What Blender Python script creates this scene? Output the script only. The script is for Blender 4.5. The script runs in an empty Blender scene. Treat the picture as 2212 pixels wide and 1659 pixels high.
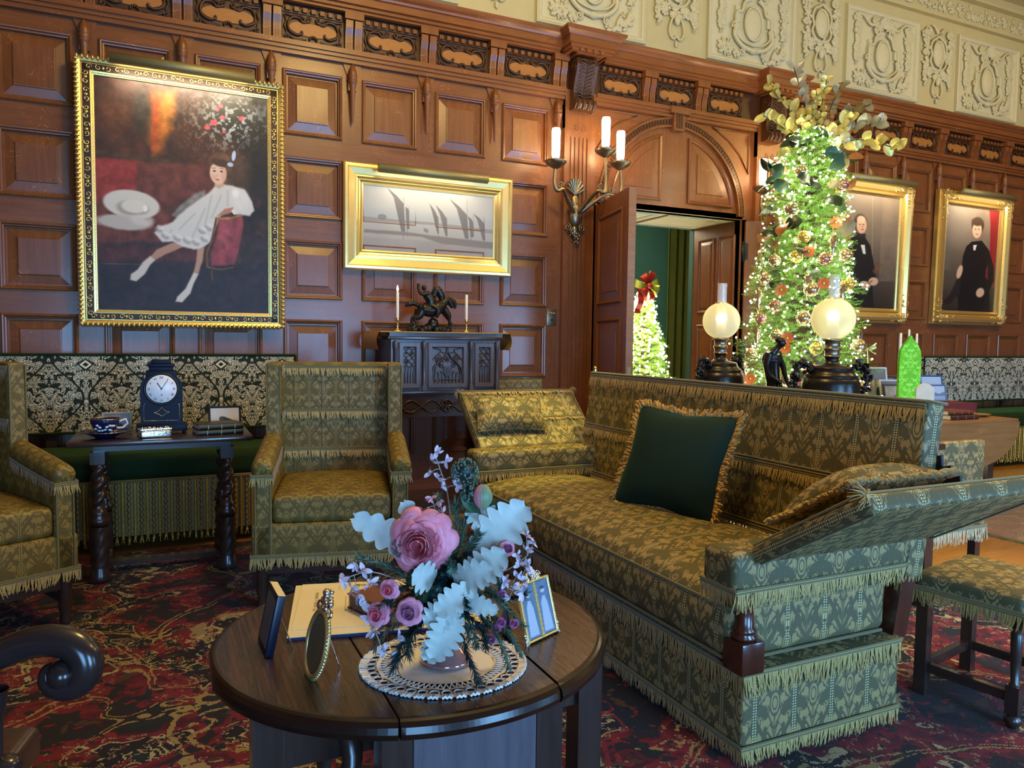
import bpy, bmesh, math, random
import numpy as np
from mathutils import Vector, Matrix, Euler, noise as mnoise
PI = math.pi
SC = bpy.context.scene
COL = SC.collection
# ------------------------------------------------------------------ camera
CAM_H = 1.32
cd = bpy.data.cameras.new('camera'); cam = bpy.data.objects.new('camera', cd); COL.objects.link(cam)
cd.sensor_fit = 'HORIZONTAL'; cd.sensor_width = 36.0
cd.lens = 1610.0 / 2212.0 * 36.0
cd.clip_start = 0.05; cd.clip_end = 60
_yaw, _pitch, _roll = math.radians(24.99), math.radians(3.412), math.radians(-0.7266)
_fw = Vector((math.sin(_yaw) * math.cos(_pitch), math.cos(_yaw) * math.cos(_pitch), -math.sin(_pitch)))
_r = Vector((math.cos(_yaw), -math.sin(_yaw), 0)); _u = _r.cross(_fw)
_r2 = _r * math.cos(_roll) - _u * math.sin(_roll); _u2 = _r * math.sin(_roll) + _u * math.cos(_roll)
cam.matrix_world = Matrix(((_r2.x, _u2.x, -_fw.x, 0), (_r2.y, _u2.y, -_fw.y, 0), (_r2.z, _u2.z, -_fw.z, CAM_H), (0, 0, 0, 1)))
SC.camera = cam
# ------------------------------------------------------------------ view, world, room lights
SC.view_settings.view_transform = 'Standard'; SC.view_settings.look = 'None'
SC.view_settings.gamma = 1.0; SC.view_settings.use_curve_mapping = False
SC.view_settings.exposure = 0.35
try:
    SC.cycles.use_denoising = True; SC.cycles.max_bounces = 6; SC.cycles.diffuse_bounces = 3
    SC.cycles.glossy_bounces = 3; SC.cycles.transmission_bounces = 5; SC.cycles.transparent_max_bounces = 8
    SC.cycles.sample_clamp_indirect = 4.0; SC.cycles.caustics_reflective = False; SC.cycles.caustics_refractive = False
    SC.cycles.use_light_tree = True
except Exception: pass
W = bpy.data.worlds.new('world'); SC.world = W; W.use_nodes = True
W.node_tree.nodes['Background'].inputs[0].default_value = (0.55, 0.7, 1.0, 1)
W.node_tree.nodes['Background'].inputs[1].default_value = 0.6

def area(name, loc, aim, sx, sy, power, col, spread=180):
    l = bpy.data.lights.new(name, 'AREA'); l.shape = 'RECTANGLE'; l.size = sx; l.size_y = sy
    l.energy = power; l.color = col; l.spread = math.radians(spread)
    o = bpy.data.objects.new(name, l); COL.objects.link(o); o.location = loc
    o.rotation_euler = (Vector(aim) - Vector(loc)).to_track_quat('-Z', 'Y').to_euler(); return o
def point(name, loc, power, col, rad=0.1, parent=None):
    l = bpy.data.lights.new(name, 'POINT'); l.energy = power; l.color = col; l.shadow_soft_size = rad
    o = bpy.data.objects.new(name, l); COL.objects.link(o); o.location = loc
    if parent: o.parent = parent
    return o
def spot(name, loc, aim, power, col, ang=60, rad=0.08, blend=0.6):
    l = bpy.data.lights.new(name, 'SPOT'); l.energy = power; l.color = col; l.spot_size = math.radians(ang); l.spot_blend = blend
    l.shadow_soft_size = rad
    o = bpy.data.objects.new(name, l); COL.objects.link(o); o.location = loc
    o.rotation_euler = (Vector(aim) - Vector(loc)).to_track_quat('-Z', 'Y').to_euler(); return o
COOL = (0.22, 0.53, 1.0); WARM = (1.0, 0.68, 0.24)
# daylight through the three windows of the wall behind the camera
for wx, p in ((-0.6, 80), (2.6, 150), (6.6, 150)):
    area('window_daylight', (wx, -2.72, 1.15), (wx + 0.3, 3.0, 0.95), 1.5, 1.8, p, COOL, 150)
# added warm ceiling lights, unseen and without fixtures, and ceiling spots
for cx_, cy_, p in ((1.5, 2.7, 165), (4.6, 1.6, 95), (8.2, 2.6, 110)):
    point('unseen_ceiling_light', (cx_, cy_, 4.1), p, WARM, 0.35)
spot('ceiling_spot', (3.3, 3.2, 4.9), (2.0, 3.85, 0.8), 560, (1.0, 0.84, 0.20), 14)
spot('ceiling_spot', (5.6, 1.4, 4.9), (3.9, 2.0, 0.0), 620, (1.0, 0.86, 0.6), 34)
# ------------------------------------------------------------------ node helper
class S:
    def __init__(s, nt, o): s.nt = nt; s.o = o
    def _m(s, op, b=None, c=None, clamp=False):
        n = s.nt.nodes.new('ShaderNodeMath'); n.operation = op; n.use_clamp = clamp
        for i, v in enumerate((s, b, c)):
            if v is None: continue
            if isinstance(v, S): s.nt.links.new(v.o, n.inputs[i])
            else: n.inputs[i].default_value = float(v)
        return S(s.nt, n.outputs[0])
    def __add__(s, b): return s._m('ADD', b)
    __radd__ = __add__
    def __sub__(s, b): return s._m('SUBTRACT', b)
    def __rsub__(s, b): return (s * -1.0) + b
    def __mul__(s, b): return s._m('MULTIPLY', b)
    __rmul__ = __mul__
    def __truediv__(s, b): return s._m('DIVIDE', b)
    def gt(s, b): return s._m('GREATER_THAN', b)
    def lt(s, b): return s._m('LESS_THAN', b)
    def abs(s): return s._m('ABSOLUTE')
    def frac(s): return s._m('FRACT')
    def floor(s): return s._m('FLOOR')
    def sin(s): return s._m('SINE')
    def pow(s, b): return s._m('POWER', b)
    def sqrt(s): return s._m('SQRT')
    def min(s, b): return s._m('MINIMUM', b)
    def max(s, b): return s._m('MAXIMUM', b)
    def clamp(s): return s._m('ADD', 0.0, clamp=True)
    def atan2(s, b): return s._m('ARCTAN2', b)
    def ss(s, a, b):
        n = s.nt.nodes.new('ShaderNodeMapRange'); n.interpolation_type = 'SMOOTHSTEP'
        s.nt.links.new(s.o, n.inputs[0]); n.inputs[1].default_value = a; n.inputs[2].default_value = b
        return S(s.nt, n.outputs[0])
class NT:
    def __init__(s, name):
        m = bpy.data.materials.new(name); m.use_nodes = True; s.m = m; s.nt = m.node_tree
        s.b = s.nt.nodes['Principled BSDF']
    def coord(s, which='UV'):
        n = s.nt.nodes.new('ShaderNodeTexCoord'); return n.outputs[which]
    def xyz(s, vec):
        n = s.nt.nodes.new('ShaderNodeSeparateXYZ'); s.nt.links.new(vec, n.inputs[0]); return [S(s.nt, o) for o in n.outputs]
    def comb(s, x, y, z=0.0):
        n = s.nt.nodes.new('ShaderNodeCombineXYZ')
        for i, v in enumerate((x, y, z)):
            if isinstance(v, S): s.nt.links.new(v.o, n.inputs[i])
            else: n.inputs[i].default_value = v
        return n.outputs[0]
    def noise(s, vec, scale=5, detail=3, rough=0.5, dist=0.0, out=0):
        n = s.nt.nodes.new('ShaderNodeTexNoise'); n.inputs['Scale'].default_value = scale; n.inputs['Detail'].default_value = detail
        n.inputs['Roughness'].default_value = rough; n.inputs['Distortion'].default_value = dist
        if vec is not None: s.nt.links.new(vec, n.inputs['Vector'])
        return S(s.nt, n.outputs[out])
    def voro(s, vec, scale=5, feat='F1', out=0, rnd=1.0):
        n = s.nt.nodes.new('ShaderNodeTexVoronoi'); n.feature = feat; n.inputs['Scale'].default_value = scale; n.inputs['Randomness'].default_value = rnd
        s.nt.links.new(vec, n.inputs['Vector']); return S(s.nt, n.outputs[out])
    def mixc(s, f, a, b, mode='MIX'):
        n = s.nt.nodes.new('ShaderNodeMix'); n.data_type = 'RGBA'; n.blend_type = mode
        if isinstance(f, S): s.nt.links.new(f.o, n.inputs[0])
        else: n.inputs[0].default_value = f
        for i, v in ((6, a), (7, b)):
            if isinstance(v, (tuple, list)): n.inputs[i].default_value = (*v[:3], 1)
            else: s.nt.links.new(v, n.inputs[i])
        return n.outputs[2]
    def mapping(s, vec, sc=(1, 1, 1), rot=(0, 0, 0), loc=(0, 0, 0)):
        n = s.nt.nodes.new('ShaderNodeMapping'); s.nt.links.new(vec, n.inputs[0])
        n.inputs['Scale'].default_value = sc; n.inputs['Rotation'].default_value = rot; n.inputs['Location'].default_value = loc
        return n.outputs[0]
    def color(s, c):
        if isinstance(c, (tuple, list)): s.b.inputs['Base Color'].default_value = (*c[:3], 1)
        else: s.nt.links.new(c, s.b.inputs['Base Color'])
    def set(s, **k):
        names = dict(rough='Roughness', metal='Metallic', spec='Specular IOR Level', sheen='Sheen Weight', coat='Coat Weight', trans='Transmission Weight', ior='IOR', alpha='Alpha', estr='Emission Strength', crough='Coat Roughness', sss='Subsurface Weight')
        for a, v in k.items():
            i = s.b.inputs[names[a]]
            if isinstance(v, S): s.nt.links.new(v.o, i)
            else: i.default_value = v
        return s
    def emit(s, c, st):
        s.b.inputs['Emission Color'].default_value = (*c, 1); s.b.inputs['Emission Strength'].default_value = st; return s
    def bump(s, h, st=0.3, d=0.01):
        n = s.nt.nodes.new('ShaderNodeBump'); n.inputs['Strength'].default_value = st; n.inputs['Distance'].default_value = d
        s.nt.links.new(h.o if isinstance(h, S) else h, n.inputs['Height']); s.nt.links.new(n.outputs[0], s.b.inputs['Normal']); return s
def lin(r, g, b):
    f = lambda c: (c / 255 / 12.92) if c / 255 <= 0.04045 else ((c / 255 + 0.055) / 1.055) ** 2.4
    return (f(r), f(g), f(b))
def plain(name, c, rough=0.5, metal=0.0, var=0.12, scale=30, bump=0.0, **k):
    t = NT(name); co = t.coord('Object'); n = t.noise(co, scale, 3)
    t.color(t.mixc(n, tuple(x * (1 - var) for x in c), tuple(min(1, x * (1 + var)) for x in c)))
    t.set(rough=rough, metal=metal, **k)
    if bump: t.bump(n, bump, 0.004)
    return t.m
def wood(name, dark, light, rough=0.35, grain='x', fleck=0.0, coat=0.0, gs=1.0):
    t = NT(name); co = t.coord('UV')
    sc = (3 * gs, 38 * gs, 20) if grain == 'x' else (38 * gs, 3 * gs, 20)
    mp = t.mapping(co, sc); n = t.noise(mp, 1.0, 5, 0.6, 0.6); n2 = t.noise(t.coord('Object'), 1.6, 2)
    f = (n * 0.75 + n2 * 0.45 - 0.1).clamp()
    c = t.mixc(f, dark, light)
    if fleck:
        ring = t.noise(t.mapping(co, (9, 9, 9)), 1.0, 1, 0.4, 2.2)
        l = 1.0 - ((ring * 9).frac() - 0.5).abs().ss(0.02, 0.10)
        pat = t.noise(co, 5, 1).ss(0.5, 0.62)
        c = t.mixc(l * pat * fleck, c, tuple(min(1, x * 2.0 + 0.02) for x in light))
    t.color(c); t.set(rough=(n * 0.2 + rough - 0.1), coat=coat, crough=0.15); t.bump(n, 0.12, 0.003)
    return t.m
def damask(name, ground, motif, pitch=0.165, H=0.34, stitch=0.0, pale=None, rough=0.42, voff=0.0):
    """woven silk: mirrored plume in an ogee, half drop, with a beaded stripe between the columns"""
    t = NT(name); u, v, _ = t.xyz(t.coord('UV'))
    uu = u / pitch; x = ((uu.frac() - 0.5).abs()) * 2.0; y = ((v + voff) / H).frac()
    s2 = (y * PI).sin(); w = s2 * s2
    in1 = (w - 0.1 - x).ss(0.0, 0.03); in2 = (x - w - 0.1).ss(0.0, 0.03)
    # plume detail from mirrored coordinates
    def detail(xx, yy):
        a = t.noise(t.comb(xx * 1.0, yy * 2.0), 4.2, 2.0, 0.55, 0.9)
        yb = yy - 0.14; r = (xx * xx * 0.35 + yb * yb).sqrt(); an = (xx * 0.75 + 0.001).atan2(yb + 0.02)
        fr = (an * 11 - r * 16 + a * 7).sin().ss(-0.55, -0.25)
        rib = (r * 38 - an * 5 + a * 9).sin().ss(-0.85, -0.6)
        e = ((xx * xx) * 11 + ((yy - 0.56) * (yy - 0.56)) * 46).sqrt(); ring = (e - 0.80).abs().ss(0.07, 0.13); ring2 = (e - 0.42).abs().ss(0.05, 0.10)
        stem = 1.0 - xx.lt(0.045) * yy.lt(0.47)
        inner = e.lt(0.80)
        return (fr * rib * (1.0 - inner) + inner * ring2) * ring * stem.max(0.35)
    y2 = (y + 0.5).frac()
    d = (in1 * detail(x, y)).max(in2 * detail(1.0 - x, y2))
    braid = None
    c = t.mixc(d, ground, motif)
    if stitch:
        edge = (uu.frac() - 0.5).abs()
        line = (edge.gt(0.5 - 0.045)) * (edge.lt(0.5 - 0.012)); dots = ((v / 0.009).frac() - 0.5).abs().lt(0.28)
        c = t.mixc(edge.gt(0.5 - 0.06) * 0.6, c, tuple(g * 0.7 for g in ground))
        c = t.mixc(line * dots * stitch, c, pale or tuple(min(1, m * 1.5) for m in motif))
    wv = t.noise(t.mapping(t.coord('UV'), (900, 900, 1)), 1.0, 1)
    t.color(c); t.set(rough=(0.60 - d * (0.60 - rough)), spec=0.35)
    t.bump(d * 0.5 + wv * 0.2, 0.22, 0.002); return t.m
# ------------------------------------------------------------------ mesh builder
def T(x=0, y=0, z=0, rx=0, ry=0, rz=0, s=1.0):
    return Matrix.Translation((x, y, z)) @ Euler((rx, ry, rz)).to_matrix().to_4x4() @ Matrix.Diagonal((*( (s,)*3 if not isinstance(s, (tuple, list)) else s), 1))
class MB:
    def __init__(s): s.v = []; s.f = []; s.uv = []; s.mi = []; s.sm = []
    def add(s, vs, fs, M=None, uv=None, mat=0, smooth=False):
        b = len(s.v); vs = [Vector(p) for p in vs]
        for k, f in enumerate(fs):
            if uv is None:
                a, c_, d_ = vs[f[0]], vs[f[1]], vs[f[2]]
                n = (c_ - a).cross(d_ - a); ax, ay, az = abs(n.x), abs(n.y), abs(n.z)
                if az >= ax and az >= ay: s.uv += [(vs[i].x, vs[i].y) for i in f]
                elif ay >= ax: s.uv += [(vs[i].x, vs[i].z) for i in f]
                else: s.uv += [(vs[i].y, vs[i].z) for i in f]
            else: s.uv += [uv[k][j] for j in range(len(f))] if isinstance(uv, list) else [uv(vs[i]) for i in f]
            s.f.append([i + b for i in f]); s.mi.append(mat); s.sm.append(smooth)
        s.v += [(M @ p) for p in vs] if M is not None else vs
        return s
    def box(s, c, d, M=None, mat=0, bev=0.0):
        cx, cy, cz = c; x, y, z = d[0] / 2, d[1] / 2, d[2] / 2
        if bev > 0: return s.rbox(c, d, bev, M, mat, n=1, rs=1)
        vs = [(cx + i * x, cy + j * y, cz + k * z) for i in (-1, 1) for j in (-1, 1) for k in (-1, 1)]
        return s.add(vs, [(0, 1, 3, 2), (4, 6, 7, 5), (0, 4, 5, 1), (2, 3, 7, 6), (0, 2, 6, 4), (1, 5, 7, 3)], M, None, mat)
    def b2(s, x0, x1, y0, y1, z0, z1, M=None, mat=0, bev=0.0):
        return s.box(((x0 + x1) / 2, (y0 + y1) / 2, (z0 + z1) / 2), (abs(x1 - x0), abs(y1 - y0), abs(z1 - z0)), M, mat, bev)
    def rbox(s, c, d, r, M=None, mat=0, n=4, rs=3, puff=(0, 0, 0), warp=None, swap=False):
        """rounded box; puff bulges each axis' faces"""
        h = [q / 2 for q in d]; r = min(r, *[q * 0.98 for q in h])
        def ticks(hh):
            a = [-hh + r * k / rs for k in range(rs)]; m = [-hh + r + (2 * hh - 2 * r) * k / n for k in range(n + 1)]
            return a + m + [hh - r + r * (k + 1) / rs for k in range(rs)]
        tk = [ticks(q) for q in h]
        for ax in range(3):
            a1, a2 = [(1, 2), (0, 2), (0, 1)][ax]; t1, t2 = tk[a1], tk[a2]
            for sg in (-1, 1):
                vs = []; uvs = []
                for p in t1:
                    for q in t2:
                        P = [0, 0, 0]; P[ax] = sg * h[ax]; P[a1] = p; P[a2] = q
                        uvs.append(((P[1] + c[1], P[0] + c[0]) if swap else (P[0] + c[0], P[1] + c[1])) if ax == 2 else ((P[0] + c[0], P[2] + c[2]) if ax == 1 else (P[1] + c[1], P[2] + c[2])))
                        I = [max(-(h[i] - r), min(h[i] - r, P[i])) for i in range(3)]; D = Vector([P[i] - I[i] for i in range(3)])
                        if D.length > 1e-9: D = D.normalized() * r
                        Q = [I[i] + D[i] for i in range(3)]
                        for i in range(3):
                            if puff[i]:
                                o1, o2 = [(1, 2), (0, 2), (0, 1)][i]
                                Q[i] *= 1 + puff[i] * max(0, 1 - (P[o1] / h[o1]) ** 2) * max(0, 1 - (P[o2] / h[o2]) ** 2) / max(h[i], 1e-6)
                        Q = [Q[i] + c[i] for i in range(3)]
                        if warp: Q = warp(Q)
                        vs.append(Q)
                N2 = len(t2); fs = []; fu = []
                for i in range(len(t1) - 1):
                    for j in range(N2 - 1):
                        k = (i * N2 + j, (i + 1) * N2 + j, (i + 1) * N2 + j + 1, i * N2 + j + 1)
                        if (sg > 0) == (ax == 1): k = k[::-1]
                        fs.append(k); fu.append([uvs[z] for z in k])
                s.add(vs, fs, M, fu, mat, True)
        return s
    def lathe(s, prof, M=None, n=20, mat=0, smooth=True, a0=0, a1=2 * PI, flute=None):
        vs = []; fs = []; fu = []; L = 0; ls = [0]
        for i in range(1, len(prof)): L += math.hypot(prof[i][0] - prof[i - 1][0], prof[i][1] - prof[i - 1][1]); ls.append(L)
        full = abs(a1 - a0 - 2 * PI) < 1e-6; m = n if full else n + 1
        for i, (r, z) in enumerate(prof):
            for j in range(m):
                a = a0 + (a1 - a0) * j / n; rr = r * (1 + flute[1] * math.cos(flute[0] * a)) if flute else r
                vs.append((rr * math.cos(a), rr * math.sin(a), z))
        for i in range(len(prof) - 1):
            for j in range(n):
                j2 = (j + 1) % m if full else j + 1
                fs.append((i * m + j, i * m + j2, (i + 1) * m + j2, (i + 1) * m + j))
                R = max(p[0] for p in prof)
                fu.append([(j / n * 6.28 * R, ls[i]), ((j + 1) / n * 6.28 * R, ls[i]), ((j + 1) / n * 6.28 * R, ls[i + 1]), (j / n * 6.28 * R, ls[i + 1])])
        return s.add(vs, fs, M, fu, mat, smooth)
    def tube(s, pts, rad, M=None, n=8, mat=0, closed=False, cap=True, smooth=True):
        pts = [Vector(p) for p in pts]; N = len(pts); rr = rad if isinstance(rad, (list, tuple)) else [rad] * N
        vs = []; fs = []; fu = []; up = None; L = 0
        for i, p in enumerate(pts):
            t = (pts[(i + 1) % N] - pts[i - 1]) if (closed or 0 < i < N - 1) else (pts[1] - pts[0] if i == 0 else pts[-1] - pts[-2])
            if t.length < 1e-9: t = Vector((0, 0, 1))
            t.normalize()
            if up is None: up = t.orthogonal().normalized()
            else:
                up = up - t * up.dot(t); up = up.normalized() if up.length > 1e-6 else t.orthogonal().normalized()
            w = t.cross(up)
            for j in range(n):
                a = 2 * PI * j / n; vs.append(p + (up * math.cos(a) + w * math.sin(a)) * rr[i])
        for i in range(N if closed else N - 1):
            i2 = (i + 1) % N; d = (pts[i2] - pts[i]).length
            for j in range(n):
                j2 = (j + 1) % n; fs.append((i * n + j, i * n + j2, i2 * n + j2, i2 * n + j))
                q = 6.28 * rr[i] / n; fu.append([(L, j * q), (L, (j + 1) * q), (L + d, (j + 1) * q), (L + d, j * q)])
            L += d
        s.add(vs, fs, M, fu, mat, smooth)
        if cap and not closed:
            s.add(vs[:n], [tuple(range(n))[::-1]], M, None, mat); s.add(vs[-n:], [tuple(range(n))], M, None, mat)
        return s
    def prism(s, poly, y0, y1, M=None, mat=0, smooth=False):
        """polygon in x,z extruded along y"""
        n = len(poly); vs = [(x, y0, z) for x, z in poly] + [(x, y1, z) for x, z in poly]
        fs = [tuple(range(n)), tuple(range(2 * n - 1, n - 1, -1))]
        s.add(vs, fs, M, None, mat)
        s.add(vs, [((i + 1) % n, i, i + n, (i + 1) % n + n) for i in range(n)], M, None, mat, smooth); return s
    def ball(s, c, r, M=None, n=10, m=7, mat=0):
        r = r if isinstance(r, (tuple, list)) else (r, r, r); vs = [(c[0], c[1], c[2] - r[2])]; fs = []
        for i in range(1, m):
            p = PI * i / m - PI / 2
            for j in range(n):
                a = 2 * PI * j / n; vs.append((c[0] + r[0] * math.cos(p) * math.cos(a), c[1] + r[1] * math.cos(p) * math.sin(a), c[2] + r[2] * math.sin(p)))
        vs.append((c[0], c[1], c[2] + r[2])); T_ = len(vs) - 1
        for j in range(n):
            k = (j + 1) % n; fs.append((0, 1 + k, 1 + j)); fs.append((T_, T_ - n + j, T_ - n + k))
            for i in range(m - 2): a = 1 + i * n; fs.append((a + j, a + k, a + n + k, a + n + j))
        return s.add(vs, fs, M, None, mat, True)
    def grid(s, fn, nu, nv, M=None, mat=0, smooth=True, uvs=(1, 1), thick=0):
        vs = []; fs = []; fu = []
        for i in range(nu + 1):
            for j in range(nv + 1): vs.append(fn(i / nu, j / nv))
        for i in range(nu):
            for j in range(nv):
                a = i * (nv + 1) + j; fs.append((a, a + nv + 1, a + nv + 2, a + 1))
                fu.append([(i / nu * uvs[0], j / nv * uvs[1]), ((i + 1) / nu * uvs[0], j / nv * uvs[1]), ((i + 1) / nu * uvs[0], (j + 1) / nv * uvs[1]), (i / nu * uvs[0], (j + 1) / nv * uvs[1])])
        return s.add(vs, fs, M, fu, mat, smooth)
    def rings(s, x0, x1, z0, z1, prof, y=0.0, M=None, mat=0, cap=True, capmat=None):
        """mitred moulding facing -Y: prof = [(inset, height)]"""
        vs = []; fs = []
        for i, h in prof: vs += [(x0 + i, y - h, z0 + i), (x1 - i, y - h, z0 + i), (x1 - i, y - h, z1 - i), (x0 + i, y - h, z1 - i)]
        for k in range(len(prof) - 1):
            for j in range(4): a = k * 4 + j; b = k * 4 + (j + 1) % 4; fs.append((a, b, b + 4, a + 4))
        s.add(vs, fs, M, None, mat)
        if cap: k = (len(prof) - 1) * 4; s.add(vs[k:k + 4], [(0, 1, 2, 3)], M, None, mat if capmat is None else capmat)
        return s
    def build(s, name, mats, parent=None, M=None):
        me = bpy.data.meshes.new(name); me.from_pydata([tuple(p) for p in s.v], [], s.f)
        for m in (mats if isinstance(mats, (list, tuple)) else [mats]): me.materials.append(m)
        me.polygons.foreach_set('material_index', s.mi); me.polygons.foreach_set('use_smooth', s.sm)
        ul = me.uv_layers.new(name='UVMap'); ul.data.foreach_set('uv', [c for p in s.uv for c in p])
        me.update(); o = bpy.data.objects.new(name, me); COL.objects.link(o)
        if parent is not None: o.parent = parent
        if M is not None: o.matrix_local = M
        return o
def thing(name, label, cat, loc=(0, 0, 0), rz=0, group=None):
    o = bpy.data.objects.new(name, None); o.empty_display_size = 0.1; COL.objects.link(o); o.location = loc; o.rotation_euler = (0, 0, rz)
    return tag(o, label, cat, group)
def tag(o, label, cat, group=None):
    o['label'] = label; o['category'] = cat
    if group: o['group'] = group
    return o
def struct(o): o['kind'] = 'structure'; return o
def dup(root, label, group=None, loc=None, rz=None, M=None):
    r = root.copy(); COL.objects.link(r)
    if label: r['label'] = label
    if group: r['group'] = group
    if loc is not None: r.location = loc
    if rz is not None: r.rotation_euler = (0, 0, rz)
    if M is not None: r.matrix_world = M
    for ch in list(root.children):
        c = ch.copy(); COL.objects.link(c); c.parent = r
        for g in list(ch.children): d = g.copy(); COL.objects.link(d); d.parent = c
    return r
def smooth_path(pts, k=6):
    pts = [Vector(p) for p in pts]; out = []
    P = [pts[0]] + pts + [pts[-1]]
    for i in range(1, len(P) - 2):
        for j in range(k):
            t = j / k; a, b, c, d = P[i - 1], P[i], P[i + 1], P[i + 2]
            out.append(0.5 * ((2 * b) + (c - a) * t + (2 * a - 5 * b + 4 * c - d) * t * t + (3 * b - a - 3 * c + d) * t ** 3))
    out.append(pts[-1]); return out
def spiral(cx, cz, r0, r1, a0, turns, y=0, n=22):
    return [(cx + (r0 + (r1 - r0) * k / n) * math.cos(a0 + turns * 2 * PI * k / n), y, cz + (r0 + (r1 - r0) * k / n) * math.sin(a0 + turns * 2 * PI * k / n)) for k in range(n + 1)]
def fringe(mb, pts, drop=0.055, step=0.0045, out=(0, 0, 0), mat=0, head=True, rnd=None, down=(0, 0, -1), hm=1):
    """hanging bullion: many thin strands under a narrow braid heading"""
    R = rnd or random.Random(len(pts) * 7 + int(abs(pts[0][0]) * 1000)); dn = Vector(down)
    for a, b in zip(pts[:-1], pts[1:]):
        a = Vector(a); b = Vector(b); L = (b - a).length; t = (b - a) / L; side = t.cross(dn).normalized()
        n = max(1, int(L / step)); w = step * 0.62
        for k in range(n):
            p = a + t * ((k + 0.5) / n * L); d = drop * (0.86 + 0.2 * R.random()) * (1 + 0.1 * math.sin(k * 0.17))
            o = Vector(out) * (0.5 + R.random() * 0.8) + side * R.uniform(-0.004, 0.004)
            sl = t * (R.gauss(0, 0.18) * drop + 0.10 * drop * math.sin(k * 0.23))
            p1 = p + dn * d * 0.5 + o * 0.6 + sl * 0.35; p2 = p + dn * d + o + sl
            mb.add([p - t * w, p + t * w, p1 + t * w, p1 - t * w, p2 + t * w * 0.4, p2 - t * w * 0.4], [(0, 1, 2, 3), (3, 2, 4, 5)], None, None, mat)
        if head:
            mb.tube([a + dn * -0.004 + side * 0.0, b + dn * -0.004], 0.0045, n=5, mat=hm); mb.tube([a + dn * 0.006, b + dn * 0.006], 0.0035, n=5, mat=hm)
def text_mesh(txt, size, mat, name='lettering', parent=None, M=None, extrude=0.0005, align='CENTER'):
    cu = bpy.data.curves.new(name, 'FONT'); cu.body = txt; cu.size = size; cu.extrude = extrude; cu.align_x = align; cu.align_y = 'CENTER'; cu.resolution_u = 2
    o = bpy.data.objects.new(name, cu); COL.objects.link(o); dg = bpy.context.evaluated_depsgraph_get()
    me = bpy.data.meshes.new_from_object(o.evaluated_get(dg)); bpy.data.objects.remove(o); me.materials.clear(); me.materials.append(mat)
    q = bpy.data.objects.new(name, me); COL.objects.link(q)
    if parent is not None: q.parent = parent
    if M is not None: q.matrix_local = M
    return q
# ------------------------------------------------------------------ materials
OAKD, OAKL = lin(86, 46, 22), lin(150, 90, 46)
M_OAKV = wood('oak_panelling_upright', OAKD, OAKL, 0.36, 'z', 0.45, 0.12)
M_OAKH = wood('oak_panelling_level', OAKD, OAKL, 0.36, 'x', 0.35, 0.12)
M_CARVE = plain('dark_carved_oak', lin(70, 40, 20), 0.4, 0, 0.3, 60, 0.3)
M_CARTF = plain('cartouche_field_oak', lin(160, 104, 48), 0.42, 0, 0.15, 40)
M_DARK = wood('dark_walnut', lin(34, 22, 18), lin(72, 50, 40), 0.28, 'x', 0, 0.5)
M_DARKV = wood('dark_walnut_upright', lin(32, 22, 19), lin(66, 48, 40), 0.3, 'z', 0, 0.4)
M_CAB = wood('sheen_lightened_oak', lin(58, 54, 58), lin(112, 104, 110), 0.30, 'z', 0, 0.4)  # dark oak, its colour lightened to carry the window reflection
def streaky(name, dark, light, rough):
    t = NT(name); co = t.coord('UV'); a = t.noise(t.mapping(co, (150, 4.5, 1)), 1.0, 3, 0.55, 0.8); b = t.noise(t.mapping(co, (34, 2.2, 1), loc=(3, 1, 0)), 1.0, 2, 0.5, 1.2)
    s = (a.ss(0.50, 0.66) * 0.75 + b.ss(0.42, 0.65) * 0.45).clamp(); t.color(t.mixc(s, dark, light)); t.set(rough=(0.16 + a * rough), spec=0.6); t.bump(a, 0.25, 0.002); return t.m
M_TABLE = streaky('polished_oak_top', lin(26, 14, 10), lin(78, 45, 28), 0.22)
M_TEDGE = plain('polished_table_edge', lin(34, 20, 14), .24, 0, .25, 30, 0)
M_FRAMEWOOD = wood('sofa_mahogany', lin(50, 22, 14), lin(92, 44, 28), 0.25, 'z', 0, 0.5)
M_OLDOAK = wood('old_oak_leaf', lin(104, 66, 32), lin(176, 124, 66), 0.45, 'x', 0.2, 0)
M_PLASTER = plain('cream_plaster', lin(196, 184, 132), 0.75, 0, 0.05, 8)
M_RELIEF = plain('pale_plaster_relief', lin(206, 198, 156), 0.65, 0, 0.06, 25, 0.1)
M_GOLD = plain('gilded_wood', (0.83, 0.60, 0.20), 0.34, 0.85, 0.18, 90, 0.15)
M_GOLDF = plain('smooth_gilding', (0.86, 0.66, 0.26), 0.30, 0.8, 0.08, 12)
M_GOLDD = plain('dark_frame_ground', lin(60, 36, 16), 0.5, 0.2, 0.3, 60)
M_BRASS = plain('brass', (0.80, 0.62, 0.26), 0.25, 1.0, 0.08, 20)
M_BRASSM = plain('satin_brass_tube', (0.34, 0.29, 0.12), 0.5, 0.6, 0.06, 20)
M_BRONZE = plain('aged_sconce_bronze', (0.30, 0.24, 0.15), 0.36, 0.9, 0.3, 40, 0.2)
M_BRONZED = plain('black_bronze', (0.035, 0.03, 0.025), 0.30, 0.7, 0.4, 30, 0.3)
M_SILVER = plain('bright_silver', (0.86, 0.85, 0.82), 0.2, 1.0, 0.1, 80, 0.4)
M_BLACK = plain('black_iron', (0.012, 0.012, 0.014), 0.45, 0.3)
M_BLACKL = plain('black_lacquer', (0.012, 0.013, 0.022), 0.15, 0.0, 0.1, 20, 0, coat=0.6)
M_WAX = plain('white_wax', (0.86, 0.82, 0.70), 0.45)
M_WHITE = plain('white_enamel', (0.85, 0.86, 0.88), 0.3)
M_INK = plain('black_ink', (0.01, 0.01, 0.015), 0.6)
GRD, MOT = lin(86, 98, 58), lin(158, 152, 98)
M_DAM = damask('olive_silk_damask', GRD, MOT, 0.165, 0.34, 0.9, lin(190, 184, 130))
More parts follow.
